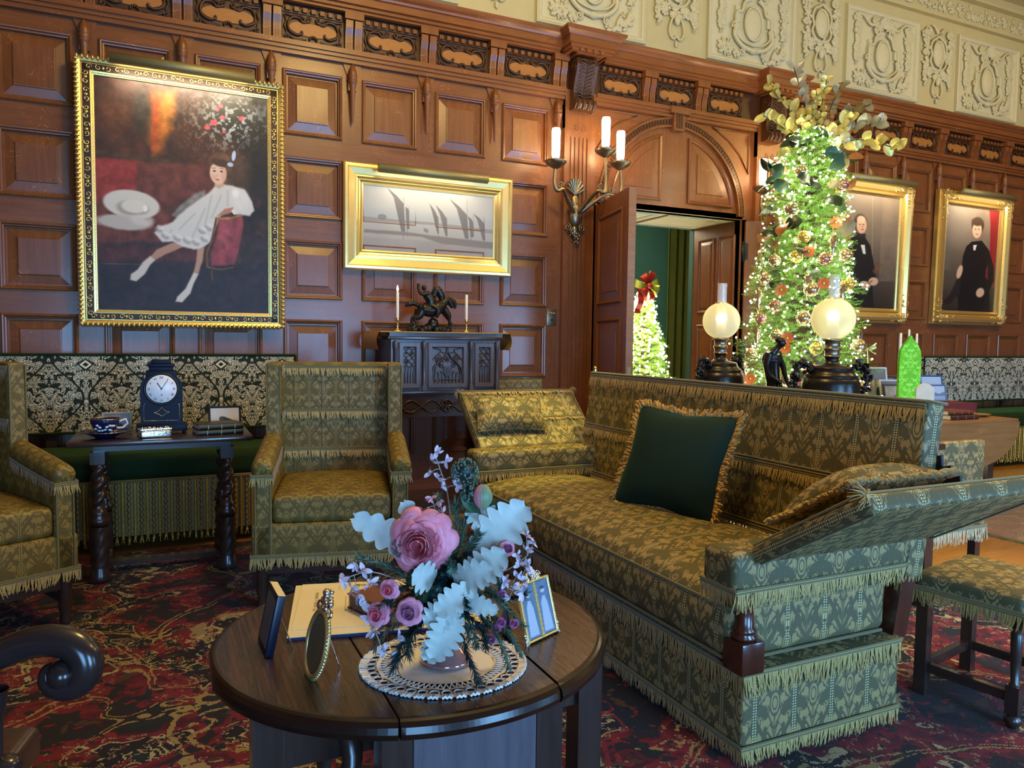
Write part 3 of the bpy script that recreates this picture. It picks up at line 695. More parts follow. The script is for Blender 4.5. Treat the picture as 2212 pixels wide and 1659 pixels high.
def plaster_panel():
    m = MB(); R = random.Random(5); w, h = 0.545, 0.425
    m.rings(-w, w, -h, h, [(0, 0), (0, 0.036), (0.014, 0.044), (0.026, 0.032), (0.042, 0.030), (0.050, 0.016), (0.062, 0.004), (0.068, 0.003)], 0.0)
    oval_frame(m, 0, -0.02, 0.105, 0.155)
    for sg in (-1, 1):
        P = lambda L: [(sg * x, -0.03, z) for x, _, z in smooth_path([(a, 0, b) for a, b in L], 5)]
        m.tube(P([(0.05, 0.20), (0.12, 0.16), (0.15, 0.08), (0.21, 0.06), (0.22, -0.02), (0.21, -0.10)]), 0.016, n=6)
        m.tube(P([(0.22, -0.08), (0.23, -0.16), (0.15, -0.24), (0.05, -0.27), (0.0, -0.275)]), 0.022, n=6)
        m.tube(P([(0.19, -0.06), (0.20, -0.14), (0.12, -0.20), (0.0, -0.225)]), 0.010, n=6)
        m.tube([(sg * x, -0.035, z) for x, _, z in spiral(0.225, -0.075, 0.045, 0.008, -0.5, 1.5)], 0.010, n=6)
        m.tube([(sg * x, -0.035, z) for x, _, z in spiral(0.10, 0.225, 0.055, 0.008, 2.5, -1.6)], 0.013, n=6)
        m.tube([(sg * x, -0.03, z) for x, _, z in spiral(0.14, -0.30, 0.04, 0.006, 1.5, 1.5)], 0.009, n=6)
        m.b2(sg * 0.17, sg * 0.225, -0.028, 0, -0.03, 0.12)
        m.tube(P([(0.10, 0.30), (0.2, 0.27), (0.30, 0.34), (0.38, 0.36)]), [0.02 - 0.0007 * k for k in range(16)], n=6)
        for k in range(7): m.tube(P([(0.03, 0.24), (0.05 + 0.02 * k, 0.30), (0.025 * k, 0.36)]), 0.010, n=5)
        festoon(m, sg * 0.385, 0.33, -0.15, R); scroll_cluster(m, sg * 0.33, -0.27, 0.075, R, 16); scroll_cluster(m, sg * 0.2, -0.33, 0.04, R, 6)
    for k in range(9): a = PI * k / 8; m.tube([(0, -0.03, 0.26), (0.10 * math.cos(a), -0.045, 0.29 + 0.08 * math.sin(a))], [0.006, 0.019], n=6)
    m.ball((0, -0.03, -0.275), (0.05, 0.03, 0.03)); return m
def plaster_swag():
    m = MB(); R = random.Random(9); oval_frame(m, 0, 0.14, 0.085, 0.135)
    for sg in (-1, 1):
        P = lambda L: [(sg * x, -0.025, z) for x, _, z in smooth_path([(a, 0, b) for a, b in L], 5)]
        m.tube(P([(0.0, 0.33), (0.05, 0.30), (0.10, 0.27), (0.13, 0.20), (0.11, 0.12), (0.13, 0.05), (0.08, -0.02), (0.0, -0.04)]), 0.013, n=6)
        festoon(m, sg * 0.20, 0.34, -0.22, R, 0.04); scroll_cluster(m, sg * 0.10, -0.07, 0.05, R, 12); m.tube([(sg * x, -0.025, z) for x, _, z in spiral(0.17, 0.36, 0.05, 0.01, 0, 1.4)], 0.01, n=6)
        m.tube(P([(0.01, -0.10), (0.06, -0.17), (0.08, -0.27), (0.04, -0.33), (0.0, -0.30)]), 0.011, n=6)
        m.tube(P([(0.02, 0.36), (0.08, 0.42), (0.13, 0.43)]), [0.02 - 0.0015 * k for k in range(11)], n=6)
    m.ball((0, -0.03, -0.16), (0.032, 0.022, 0.05)); scroll_cluster(m, 0, -0.08, 0.04, R, 6); m.ball((0, -0.02, -0.37), (0.014, 0.012, 0.03)); return m
pp = plaster_panel().build('plaster_cartouche', M_RELIEF, wall); ps = plaster_swag().build('plaster_swag', M_RELIEF, wall)
for k, xx in enumerate((1.60, 3.385, 5.17, 6.955, 8.70, 10.45)):
    o = pp if k == 0 else pp.copy(); o.parent = wall
    if k: COL.objects.link(o)
    o.location = (xx, D + 0.028, 4.39)
for k, xx in enumerate((2.48, 4.27, 6.06, 7.83, 9.58)):
    o = ps if k == 0 else ps.copy(); o.parent = wall
    if k: COL.objects.link(o)
    o.location = (xx, D + 0.028, 4.40)
ub = MB(); ub.b2(XL, XR, D + 0.028, D + 0.031, 3.86, ZC, mat=0)
for z, h, t_ in ((4.93, 0.03, 0.06), (4.97, 0.02, 0.03), (5.20, 0.03, 0.08)): ub.b2(XL, XR, D - t_ + 0.03, D + 0.03, z, z + h, mat=0)
R = random.Random(3)
rel = MB()
for k in range(44): scroll_cluster(rel, 4.2 + k * 0.16, 5.09, 0.06, R, 7, 0.0)
ub2 = ub.build('plaster_upper_wall', [M_PLASTER], wall); rel.build('plaster_garland', [M_RELIEF], wall).location = (0, D + 0.02, 0)
# ------------------------------------------------------------------ fabrics share one silk; daylight and lamplight tint it, golden lamplight coloured into armchair copy
def unroll(*a): return T(*a)
def child(mb, name, mats, root, mw=None):
    """build in world-aligned coordinates given relative to the root"""
    return mb.build(name, mats, root, mw)
FAB = damask('green_silk_damask', lin(92, 86, 58), lin(158, 136, 88), 0.165, 0.33, 0.95, lin(200, 190, 136))
FABP = damask('green_silk_damask_unstriped', lin(86, 82, 54), lin(156, 134, 86), 0.165, 0.30)
FABC = damask('armchair_silk_damask', lin(102, 86, 40), lin(144, 120, 58), 0.145, 0.29, 0.75, lin(172, 156, 84))
# ------------------------------------------------------------------ Knole sofa
SX, SY = 1.60, 2.82
sofa = thing('knole_sofa', 'long green damask sofa with hinged drop-down arms and gold fringe', 'sofa', (SX, SY, 0))
SO = T(-SX, -SY, 0); Y0, Y1 = 1.72, 3.93; X0, X1 = 1.60, 2.30
MB().rbox(((X0 + X1) / 2, (Y0 + Y1) / 2, 0.165), (X1 - X0, Y1 - Y0, 0.27), 0.012, n=2, rs=2).build('base', FAB, sofa, SO)
MB().rbox(((X0 + X1) / 2, (Y0 + Y1) / 2, 0.298), (X1 - X0 + 0.012, Y1 - Y0 + 0.012, 0.022), 0.008, n=2, rs=2, swap=True).build('seat_deck', FABP, sofa, SO)
m = MB()
for x0_, y0_, x1_, y1_ in ((X0 - .008, Y1, X0 - .008, Y0 - .008), (X0 - .008, Y0 - .008, X1, Y0 - .008)):
    fringe(m, [(x0_, y0_, 0.302), (x1_, y1_, 0.302)], 0.075, 0.0042, (0, 0, 0)); fringe(m, [(x0_, y0_, 0.066), (x1_, y1_, 0.066)], 0.054, 0.0042)
m.build('fringe', [M_FR, M_FRH], sofa, SO)
# seat cushion (crowned)
def crown(Q):
    x, y, z = Q; u = (x - 1.93) / 0.37; v = (y - 2.83) / 1.1
    if z > 0.40: z += 0.068 * max(0, 1 - u * u) ** 0.8 * (0.3 + 0.7 * max(0, 1 - v ** 4))
    if x < 1.75: x -= 0.022 * max(0, 1 - ((z - 0.41) / 0.1) ** 2)
    return (x, y, z)
cu = MB().rbox((1.935, 2.835, 0.412), (0.69, 2.15, 0.185), 0.035, n=14, rs=3, warp=crown, swap=True).build('seat_cushion', FAB, sofa, SO)
m = MB()
for z in (0.328, 0.490): m.tube([(1.582, 3.90, z), (1.582, 1.79, z), (1.60, 1.757, z), (2.25, 1.757, z)], 0.006, n=6)
m.build('piping', M_FRH, cu)
cu.children[0].matrix_local = Matrix()
# corner posts of the arms
def post(x, y):
    m = MB(); m.b2(x - 0.045, x + 0.045, y - 0.045, y + 0.045, 0.305, 0.405, bev=0.006)
    m.lathe([(0.032, 0.405), (0.040, 0.41), (0.040, 0.418), (0.033, 0.424), (0.037, 0.432), (0.037, 0.438), (0.029, 0.446), (0.027, 0.50), (0.031, 0.535), (0.034, 0.545), (0.034, 0.56)], M=T(x, y, 0), n=20); return m
post(1.615, 1.74).build('arm_post', M_FRAMEWOOD, sofa, SO); post(1.615, 3.86).build('arm_post', M_FRAMEWOOD, sofa, SO)
for y in (1.765, 3.86):
    MB().add([(2.28, y - 0.03, 0.30), (2.35, y - 0.03, 0.30), (2.40, y - 0.03, 0.56), (2.33, y - 0.03, 0.56), (2.28, y + 0.03, 0.30), (2.35, y + 0.03, 0.30), (2.40, y + 0.03, 0.56), (2.33, y + 0.03, 0.56)], [(0, 1, 2, 3), (7, 6, 5, 4), (0, 3, 7, 4), (1, 5, 6, 2)]).build('rear_post', M_FRAMEWOOD, sofa, SO)
# arm rails + dropped panels
def arm(yc, sgn, zt, ang, L):
    m = MB().rbox((1.955, yc, zt - 0.065), (0.82, 0.16, 0.13), 0.03, n=3, rs=3); r = m.build('arm_rail', FABP, sofa, SO)
    f = MB(); zf = zt - 0.118; a, b = 1.548, 2.37; c, d = yc - 0.083, yc + 0.083
    if sgn < 0: fringe(f, [(a, d, zf), (a, c, zf), (b, c, zf)], 0.062, 0.0042)
    else: fringe(f, [(b, c, zf), (a, c, zf), (a, d, zf)], 0.058, 0.0042)
    f.build('rail_fringe', [M_FR, M_FRH], sofa, SO)
    # panel in its own frame: local x along the sofa depth, local z up the panel, thickness along y
    hy = yc + sgn * 0.065; pw0, pw1 = 1.62, 2.40
    Mp = SO @ T(0, hy, zt - 0.02) @ Matrix.Rotation(-sgn * (PI / 2 - ang), 4, 'X')
    p = MB().rbox(((pw0 + pw1) / 2, 0, L / 2), (pw1 - pw0, 0.05, L), 0.014, n=4, rs=2).build('drop_arm', FAB, sofa, Mp)
    e = MB(); h = 0.03
    si = -sgn
    for zz, dr in ((L - 0.015, 0.035), (L * 0.47, 0.03)): fringe(e, [(pw0 + 0.01, si * 0.028, zz), (pw1 - 0.01, si * 0.028, zz)], dr, 0.0045, (0, si * 0.008, 0), down=(0, 0, -1))
    for xx in (pw0 + 0.008, pw1 - 0.008):
        e.tube([(xx, -0.03, 0.02), (xx, -0.03, L - 0.01)], 0.004, n=5, mat=1); e.tube([(xx, 0.03, 0.02), (xx, 0.03, L - 0.01)], 0.004, n=5, mat=1)
    R = random.Random(2)
    for xx in (pw0, pw1):
        for k in range(40):
            v = Vector((R.uniform(-1, 1), R.uniform(-1, 1), R.uniform(-.8, .6))).normalized() * 0.035; e.tube([(xx, si * 0.02, L - 0.005), (xx + v.x * .5, si * 0.02 + v.y * .5, L - 0.005 + v.z * .4), (xx + v.x, si * 0.02 + v.y, L - 0.02 + v.z)], [0.003, 0.0018, 0.001], n=4, mat=0)
    e.build('arm_trim', [M_FR, M_FRH], p)
    for xx in (1.70, 2.26):
        MB().b2(xx - 0.035, xx + 0.035, yc + sgn * 0.082, yc + sgn * 0.086, zt - 0.035, zt - 0.022).build('hinge', M_BRASSM, sofa, SO)
    return p
arm(1.79, -1, 0.685, math.radians(31.5), 0.485)
arm(3.855, 1, 0.700, math.radians(42), 0.46)
# back: leans away
bang = math.radians(7.5); BL = 0.615
Mb = SO @ T(2.335, 0, 0.515) @ Matrix.Rotation(bang, 4, 'Y')
bk = MB().rbox((0, 2.82, BL / 2), (0.09, 2.24, BL), 0.018, n=4, rs=2).build('back', FAB, sofa, Mb)
m = MB()
for zz, dr in ((BL - 0.022, 0.062), (0.285, 0.055), (0.012, 0.055)):
    fringe(m, [(-0.05, 3.93, zz), (-0.05, 1.71, zz)], dr, 0.0042, (-0.006, 0, 0)); m.tube([(-0.048, 3.93, zz + 0.016), (-0.048, 1.71, zz + 0.016)], 0.005, n=5, mat=1)
m.tube([(-0.045, 3.93, BL - 0.004), (-0.045, 1.70, BL - 0.004), (0.045, 1.70, BL - 0.004)], 0.006, n=5, mat=1)
m.build('back_fringe', [M_FR, M_FRH], sofa, Mb)
# toothed iron ratchet between the back and the dropped near arm
rp = []
for k in range(7): rp += [(-0.06 + k * 0.035, 0.34 - k * 0.030), (-0.030 + k * 0.035, 0.352 - k * 0.030)]
rp += [(0.19, 0.09), (-0.06, 0.20)]
MB().prism([(a, b) for a, b in rp], -0.006, 0.006, M=SO @ T(2.425, 1.76, 0.68) @ Matrix.Rotation(-PI / 2, 4, 'Z')).build('ratchet', M_BLACK, sofa)
m = MB().tube([(2.46, 4.06, 0.45), (2.47, 4.06, 1.05)], 0.010, n=8).ball((2.472, 4.06, 1.08), (0.020, 0.020, 0.028)).ball((2.472, 4.06, 1.13), (0.012, 0.012, 0.03))
for k in range(4): m.tube([(2.47 + 0.022 * math.cos(t_ * 0.6 + k), 4.06 + 0.022 * math.sin(t_ * 0.6 + k), 1.02 - t_ * 0.008) for t_ in range(14)], 0.004, n=5, mat=1)
for k in range(3): m.tube([(2.455 + k * 0.012, 4.04, 0.93), (2.45 + k * 0.018, 4.03, 0.8), (2.452 + k * 0.010, 4.035, 0.62)], 0.0035, n=5, mat=1)
m.build('finial_post', [M_BRASS, M_SILVER], sofa, SO)
# ------------------------------------------------------------------ loose cushions
def cushion(name, label, mat, M, w, h, t, fr=None, frw=0.03, group=None):
    def warp(Q):
        x, y, z = Q; u, v = x / (w / 2), z / (h / 2); k = 1 - 0.12 * (1 - abs(u)) * abs(v) ** 3 ; j = 1 - 0.10 * (1 - abs(v)) * abs(u) ** 3
        th = max(0.06, (1 - abs(u) ** 2.6)) ** 0.6 * max(0.06, (1 - abs(v) ** 2.6)) ** 0.6
        return (x * j, y * th, z * k)
    root = thing(name, label, 'cushion', group=group); root.matrix_world = M
    MB().rbox((0, 0, 0), (w, t, h), t * 0.3, n=10, rs=2, warp=warp).build('cover', mat, root)
    m = MB(); ed = []
    for a, b in (((-1, -1), (1, -1)), ((1, -1), (1, 1)), ((1, 1), (-1, 1)), ((-1, 1), (-1, -1))):
        for k in range(14):
            u = a[0] + (b[0] - a[0]) * k / 14; v = a[1] + (b[1] - a[1]) * k / 14
            Q = warp((u * w / 2, 0, v * h / 2)); ed.append(Q)
    if fr:
        R = random.Random(8); n = len(ed)
        for i in range(n):
            a, b = Vector(ed[i]), Vector(ed[(i + 1) % n]); o = ((a + b) / 2).normalized()
            for k in range(12):
                p = a.lerp(b, R.random()); q = p + o * frw * R.uniform(0.5, 1.1) + Vector((R.uniform(-1, 1), R.uniform(-1, 1), R.uniform(-1, 1))) * frw * 0.35
                m.tube([p, p.lerp(q, 0.5) + Vector((R.uniform(-1, 1), R.uniform(-1, 1), R.uniform(-1, 1))) * 0.006, q], [0.007, 0.0075, 0.005], n=5)
        m.build('rope_fringe', fr, root)
    else:
        m.tube(ed, 0.004, n=5, closed=True); m.build('piping', M_FRH, root)
    return root
def basis(c, xdir, zdir):
    x = Vector(xdir).normalized(); z = Vector(zdir); z = (z - x * z.dot(x)).normalized(); y = z.cross(x)
    return Matrix(((x.x, y.x, z.x, c[0]), (x.y, y.y, z.y, c[1]), (x.z, y.z, z.z, c[2]), (0, 0, 0, 1)))
cushion('velvet_cushion', 'dark green velvet cushion with thick gold rope fringe leaning on the sofa back', M_VGREEN,
        basis((2.08, 2.72, 0.780), (0.34, -0.94, -0.04), (0.36, 0.14, 0.93)), 0.52, 0.49, 0.16, M_CORD, 0.032)
cushion('damask_cushion', 'small green damask cushion resting on the far lowered sofa arm by the cabinet', FABP,
        basis((1.865, 4.025, 0.882), (1, 0.0, -0.02), (-0.06, 0.55, 0.80)), 0.46, 0.24, 0.11)
cushion('damask_cushion', 'plump green damask cushion lying inside the lowered near sofa arm', FABP,
        basis((1.96, 1.62, 0.845), (1, 0.02, 0.0), (0.0, -0.86, 0.52)), 0.44, 0.34, 0.17, M_FR, 0.022)
# ------------------------------------------------------------------ winged armchairs
def armchair(label, cx, cy, rz, w=0.76, d=0.74, group='fringed wing armchairs by the console table'):
    t = thing('wing_armchair', label, 'armchair', (cx, cy, 0), rz, group); h = w / 2; k = d / 2
    for sx in (-1, 1):
        for sy in (-1, 1):
            m = MB(); m.lathe([(0.018, 0.0), (0.026, 0.02), (0.02, 0.05), (0.028, 0.07), (0.03, 0.26)] if sy < 0 else [(0.02, 0), (0.03, 0.26)], M=T(sx * (h - 0.045), sy * (k - 0.045), 0), n=12); m.build('leg', M_DARKV, t)
    m = MB()
    for sx in (-1, 1): m.b2(sx * (h - 0.045) - 0.014, sx * (h - 0.045) + 0.014, -k + 0.05, k - 0.05, 0.10, 0.135)
    m.b2(-h + 0.05, h - 0.05, -0.02, 0.02, 0.10, 0.13); m.b2(-h + 0.05, h - 0.05, -k + 0.03, -k + 0.06, 0.17, 0.21)
    m.build('stretcher', M_DARK, t)
    MB().rbox((0, 0, 0.335), (w, d, 0.17), 0.015, n=2, rs=2).build('seat_frame', FABC, t)
    def cr(Q):
        x, y, z = Q
        if z > 0.5: z += 0.035 * max(0, 1 - (x / 0.3) ** 2) * max(0, 1 - ((y + 0.02) / 0.36) ** 2)
        return (x, y, z)
    MB().rbox((0, -0.045, 0.485), (w - 0.19, d - 0.10, 0.135), 0.03, n=8, rs=3, warp=cr).build('seat_cushion', FABC, t)
    bk = MB().rbox((0, k - 0.05, 0.80), (w - 0.14, 0.10, 0.76), 0.02, n=3, rs=2).build('backrest', FABC, t)
    def side(sx):
        m = MB(); x0 = sx * (h - 0.055)
        poly = [(-k, 0.26), (k, 0.26), (k, 1.18), (k - 0.24, 1.18), (k - 0.25, 0.74), (-k, 0.64)]
        vs = [(x0 + e * 0.04, y, z) for e in (-1, 1) for y, z in poly]; n = 6
        m.add(vs, [tuple(range(n)) if sx > 0 else tuple(range(n)), tuple(range(2 * n - 1, n - 1, -1))] + [((i + 1) % n, i, i + n, (i + 1) % n + n) for i in range(n)])
        return m
    for sx in (-1, 1):
        sp = side(sx).build('side_wing', FABC, t)
        b = sp.modifiers.new('bevel', 'BEVEL'); b.width = 0.014; b.segments = 2; b.limit_method = 'ANGLE'
        # padded arm
        a = MB(); x0 = sx * (h - 0.05)
        pts = smooth_path([(x0, k - 0.22, 0.755), (x0, 0.0, 0.735), (x0, -k + 0.08, 0.695), (x0, -k + 0.0, 0.675)], 4); n_ = len(pts)
        a.tube(pts, [0.048] + [0.052] * (n_ - 3) + [0.046, 0.028], n=12)
        a.build('arm_pad', FABC, t)
    f = MB(); zf = 0.265
    fringe(f, [(-h - .004, k, zf), (-h - .004, -k - .004, zf), (h + .004, -k - .004, zf), (h + .004, k, zf)], 0.062, 0.005)
    for sx in (-1, 1):
        for e in (-1, 1):
            xx = sx * (h - 0.05) + e * 0.05; P = [(xx, k - 0.25, 0.72), (xx, 0.0, 0.70), (xx, -k, 0.655)]
            fringe(f, P if e * sx > 0 else P[::-1], 0.05, 0.005)
        fringe(f, [(sx * (h - 0.05) - 0.05, -k - 0.008, 0.655), (sx * (h - 0.05) + 0.05, -k - 0.008, 0.655)], 0.05, 0.004)
        for zz in (1.155, 0.90): fringe(f, [(sx * (h - 0.10), k - 0.10, zz), (sx * (h - 0.10), k - 0.245, zz)] if sx < 0 else [(sx * (h - 0.10), k - 0.245, zz), (sx * (h - 0.10), k - 0.10, zz)], 0.055, 0.005)
        for off in (-0.035, 0.035):
            f.tube([(sx * (h - 0.055) + off, k - 0.245, 0.76), (sx * (h - 0.055) + off, k - 0.245, 1.17)], 0.0035, n=5, mat=1)
            f.tube([(sx * (h - 0.055) + off, -k - 0.003, 0.27), (sx * (h - 0.055) + off, -k - 0.003, 0.64)], 0.0035, n=5, mat=1)
    for zz in (1.155, 0.91, 0.69): fringe(f, [(h - 0.10, k - 0.108, zz), (-h + 0.10, k - 0.108, zz)][::-1], 0.05, 0.005, (0, -0.008, 0))
    for xx in (-0.225, -0.075, 0.075, 0.225): f.tube([(xx, k - 0.103, 0.56), (xx, k - 0.103, 1.16)], 0.003, n=4, mat=1)
    f.build('fringe', [M_FR, M_FRH], t); return t
armchair('high-backed wing armchair in olive damask between the console table and the carved cabinet', 0.815, 3.98, math.radians(-13))
armchair('high-backed wing armchair in olive damask, cut off by the left edge of the photo', -0.875, 4.0, math.radians(28))
# small upholstered chair by the cabinet
c = thing('side_chair', 'low-backed olive upholstered side chair against the panelling right of the cabinet', 'chair', (2.62, 5.36, 0))
MB().rbox((0, 0.16, 0.80), (0.45, 0.06, 0.40), 0.02, n=3, rs=2).build('backrest', FABC, c); MB().rbox((0, -0.04, 0.45), (0.46, 0.42, 0.08), 0.02, n=3, rs=2).build('seat', FABC, c)
for sx in (-1, 1):
    for sy in (-1, 1): MB().b2(sx * .2 - .02, sx * .2 + .02, sy * .17 - .02, sy * .17 + .02, 0, .42 if sy < 0 else .62).build('leg', M_DARKV, c)
# stool in front right
st = thing('upholstered_stool', 'dark turned-leg stool with a damask seat and fringe, at the right edge', 'stool', (2.80, 1.72, 0), math.radians(10))
MB().rbox((0, 0, 0.435), (0.44, 0.38, 0.07), 0.025, n=6, rs=3, puff=(0, 0, 0.012)).build('seat', FABP, st)
f = MB(); w, d = 0.222, 0.192; fringe(f, [(-w, d, 0.412), (-w, -d, 0.412), (w, -d, 0.412), (w, d, 0.412), (-w, d, 0.412)], 0.06, 0.0045); f.build('fringe', [M_FR, M_FRH], st)
for sx, sy, fl in ((-1, 1, 0), (-1, -1, 1), (1, -1, 1), (1, 1, 0)):
    m = MB(); x, y = sx * 0.185, sy * 0.155
    if fl: m.lathe([(0.014, 0), (0.028, 0.02), (0.028, 0.035), (0.014, 0.05)], M=T(x, y, 0), n=12); m.b2(x - .021, x + .021, y - .021, y + .021, .05, .15); m.lathe([(0.021, .15), (0.013, .16), (0.017, .24), (0.020, .33), (0.013, .345), (.02, .355), (.02, .40)], M=T(x, y, 0), n=12)
    else: m.b2(x - .021, x + .021, y - .021, y + .021, 0, .40)
    m.build('leg', M_DARKV, st)
m = MB()
for sy in (-1, 1): m.b2(-0.17, 0.17, sy * 0.155 - .012, sy * 0.155 + .012, 0.09, 0.125)
for sx in (-1, 1): m.b2(sx * .185 - .012, sx * .185 + .012, -.14, .14, 0.09, 0.125)
m.build('stretcher', M_DARK, st)
# teal-lit armchair behind the stool, seen from its outer side
t = thing('fringed_armchair', 'green damask armchair with slanted arm behind the stool, its side to the viewer', 'armchair', (3.86, 2.97, 0), math.radians(0))
k = 0.34
def slab(mb, poly, y0, y1): mb.prism(poly, y0, y1)
for yy in (-k, k - 0.06): MB().rbox((0.04, yy + 0.03, 0.63), (0.50, 0.06, 0.33), 0.015, n=3, rs=2).build('arm', FABP, t)
MB().rbox((0.0, 0, 0.37), (0.66, 2 * k, 0.16), 0.015, n=3, rs=2).build('seat_frame', FABP, t)
MB().rbox((0.02, 0, 0.49), (0.56, 2 * k - 0.14, 0.10), 0.03, n=3, rs=3).build('seat_cushion', FAB, t)
MB().rbox((-0.31, 0, 0.66), (0.08, 2 * k, 0.56), 0.02, n=3, rs=2).build('backrest', FAB, t)
f = MB(); fringe(f, [(-0.33, -k - .005, 0.31), (0.33, -k - .005, 0.31), (.335, k, .31)], 0.085, 0.005); fringe(f, [(-0.21, -k - .006, 0.49), (0.29, -k - .006, 0.49)], 0.05, 0.005); f.build('fringe', [M_FRP, M_FRH], t)
for sx in (-1, 1):
    for sy in (-1, 1): MB().b2(sx * .29 - .022, sx * .29 + .022, sy * .3 - .022, sy * .3 + .022, 0, .30).build('leg', M_DARKV, t)
# ------------------------------------------------------------------ long wall settles
def settle(label, x0, x1, loc):
    w = x1 - x0; t = thing('wall_settle', label, 'bench', (loc[0], loc[1], 0), 0, 'long settles against the panelled wall'); h = w / 2
    bk = MB().rbox((0, 0.10, 0.93), (w, 0.10, 0.51), 0.014, n=2, rs=2).build('backrest', M_BENCH, t)
    m = MB()
    for a, b in (((-h, .05, 1.187), (h, .05, 1.187)), ((h, .05, 1.187), (h, .05, .68)), ((-h, .05, 1.187), (-h, .05, .68)), ((-h, .05, .68), (h, .05, .68))): m.tube([a, b], 0.009, n=6)
    m.build('edge_piping', M_VMOSS, bk)
    def rnd(Q): return Q
    MB().rbox((0, -0.20, 0.51), (w, 0.52, 0.17), 0.06, n=3, rs=4).build('seat', M_VMOSS, t)
    MB().b2(-h, h, -0.42, 0.05, 0.10, 0.44).build('seat_box', M_BLACK, t)
    m = MB(); m.b2(-h, h, -.437, -.43, .09, .43, mat=1); R = random.Random(4); n = int(w / 0.034)
    for k in range(n):
        x = -h + 0.017 + k * 0.034; ty = k % 2; z1 = 0.43; z0 = 0.075 + R.uniform(-.01, .01)
        if ty: pr_ = [(0.0135 if i % 2 else 0.004, z1 - (z1 - z0) * i / 48) for i in range(49)]
        else: pr_ = [(0.007 + 0.006 * (i % 3 == 0), z1 - (z1 - z0) * i / 30) for i in range(31)]
        m.lathe(pr_[::-1], M=T(x, -0.445, 0), n=6, mat=0 if ty else 1)
        for j in range(4): m.tube([(x, -0.445, z0 + 0.01), (x + R.uniform(-.012, .012), -0.45 + R.uniform(-.006, .006), z0 - 0.03)], [0.004, 0.001], n=4, mat=0)
        if k % 3 == 0: m.tube([(x + .012, -0.452, z1), (x + .012 + R.uniform(-.02, .02), -0.455, z0 + .02)], 0.002, n=4, mat=0)
    for z in (0.435, 0.425): m.tube([(-h, -0.452, z), (h, -0.452, z)], 0.006, n=5, mat=1)
    m.build('bead_fringe', [M_FRG, M_FRGD], t)
    for sx in (-1, 1): MB().b2(sx * (h - .06) - .03, sx * (h - .06) + .03, -.38, -.32, 0, .10).build('foot', M_BLACK, t)
    for sx in (-1, 0, 1): MB().b2(sx * (h - .1) - .03, sx * (h - .1) + .03, .08, .12, 0.1, .70).build('back_support', M_DARKV, t)
    return t
M_FRG = plain('gold_bead_bullion', lin(222, 176, 74), 0.25, 0.7, 0.35, 150); M_FRGD = plain('bronze_silk_bullion', lin(128, 98, 40), 0.45, 0.2, 0.4, 150)
settle('long black and cream scroll-pattern settle with a moss velvet seat under the girl\'s portrait', -2.2, 0.855, ((0.855 - 2.2) / 2, 5.50))
settle('black and cream scroll-pattern settle at the right edge beneath the two portraits', 7.62, 10.6, ((7.62 + 10.6) / 2, 5.50))
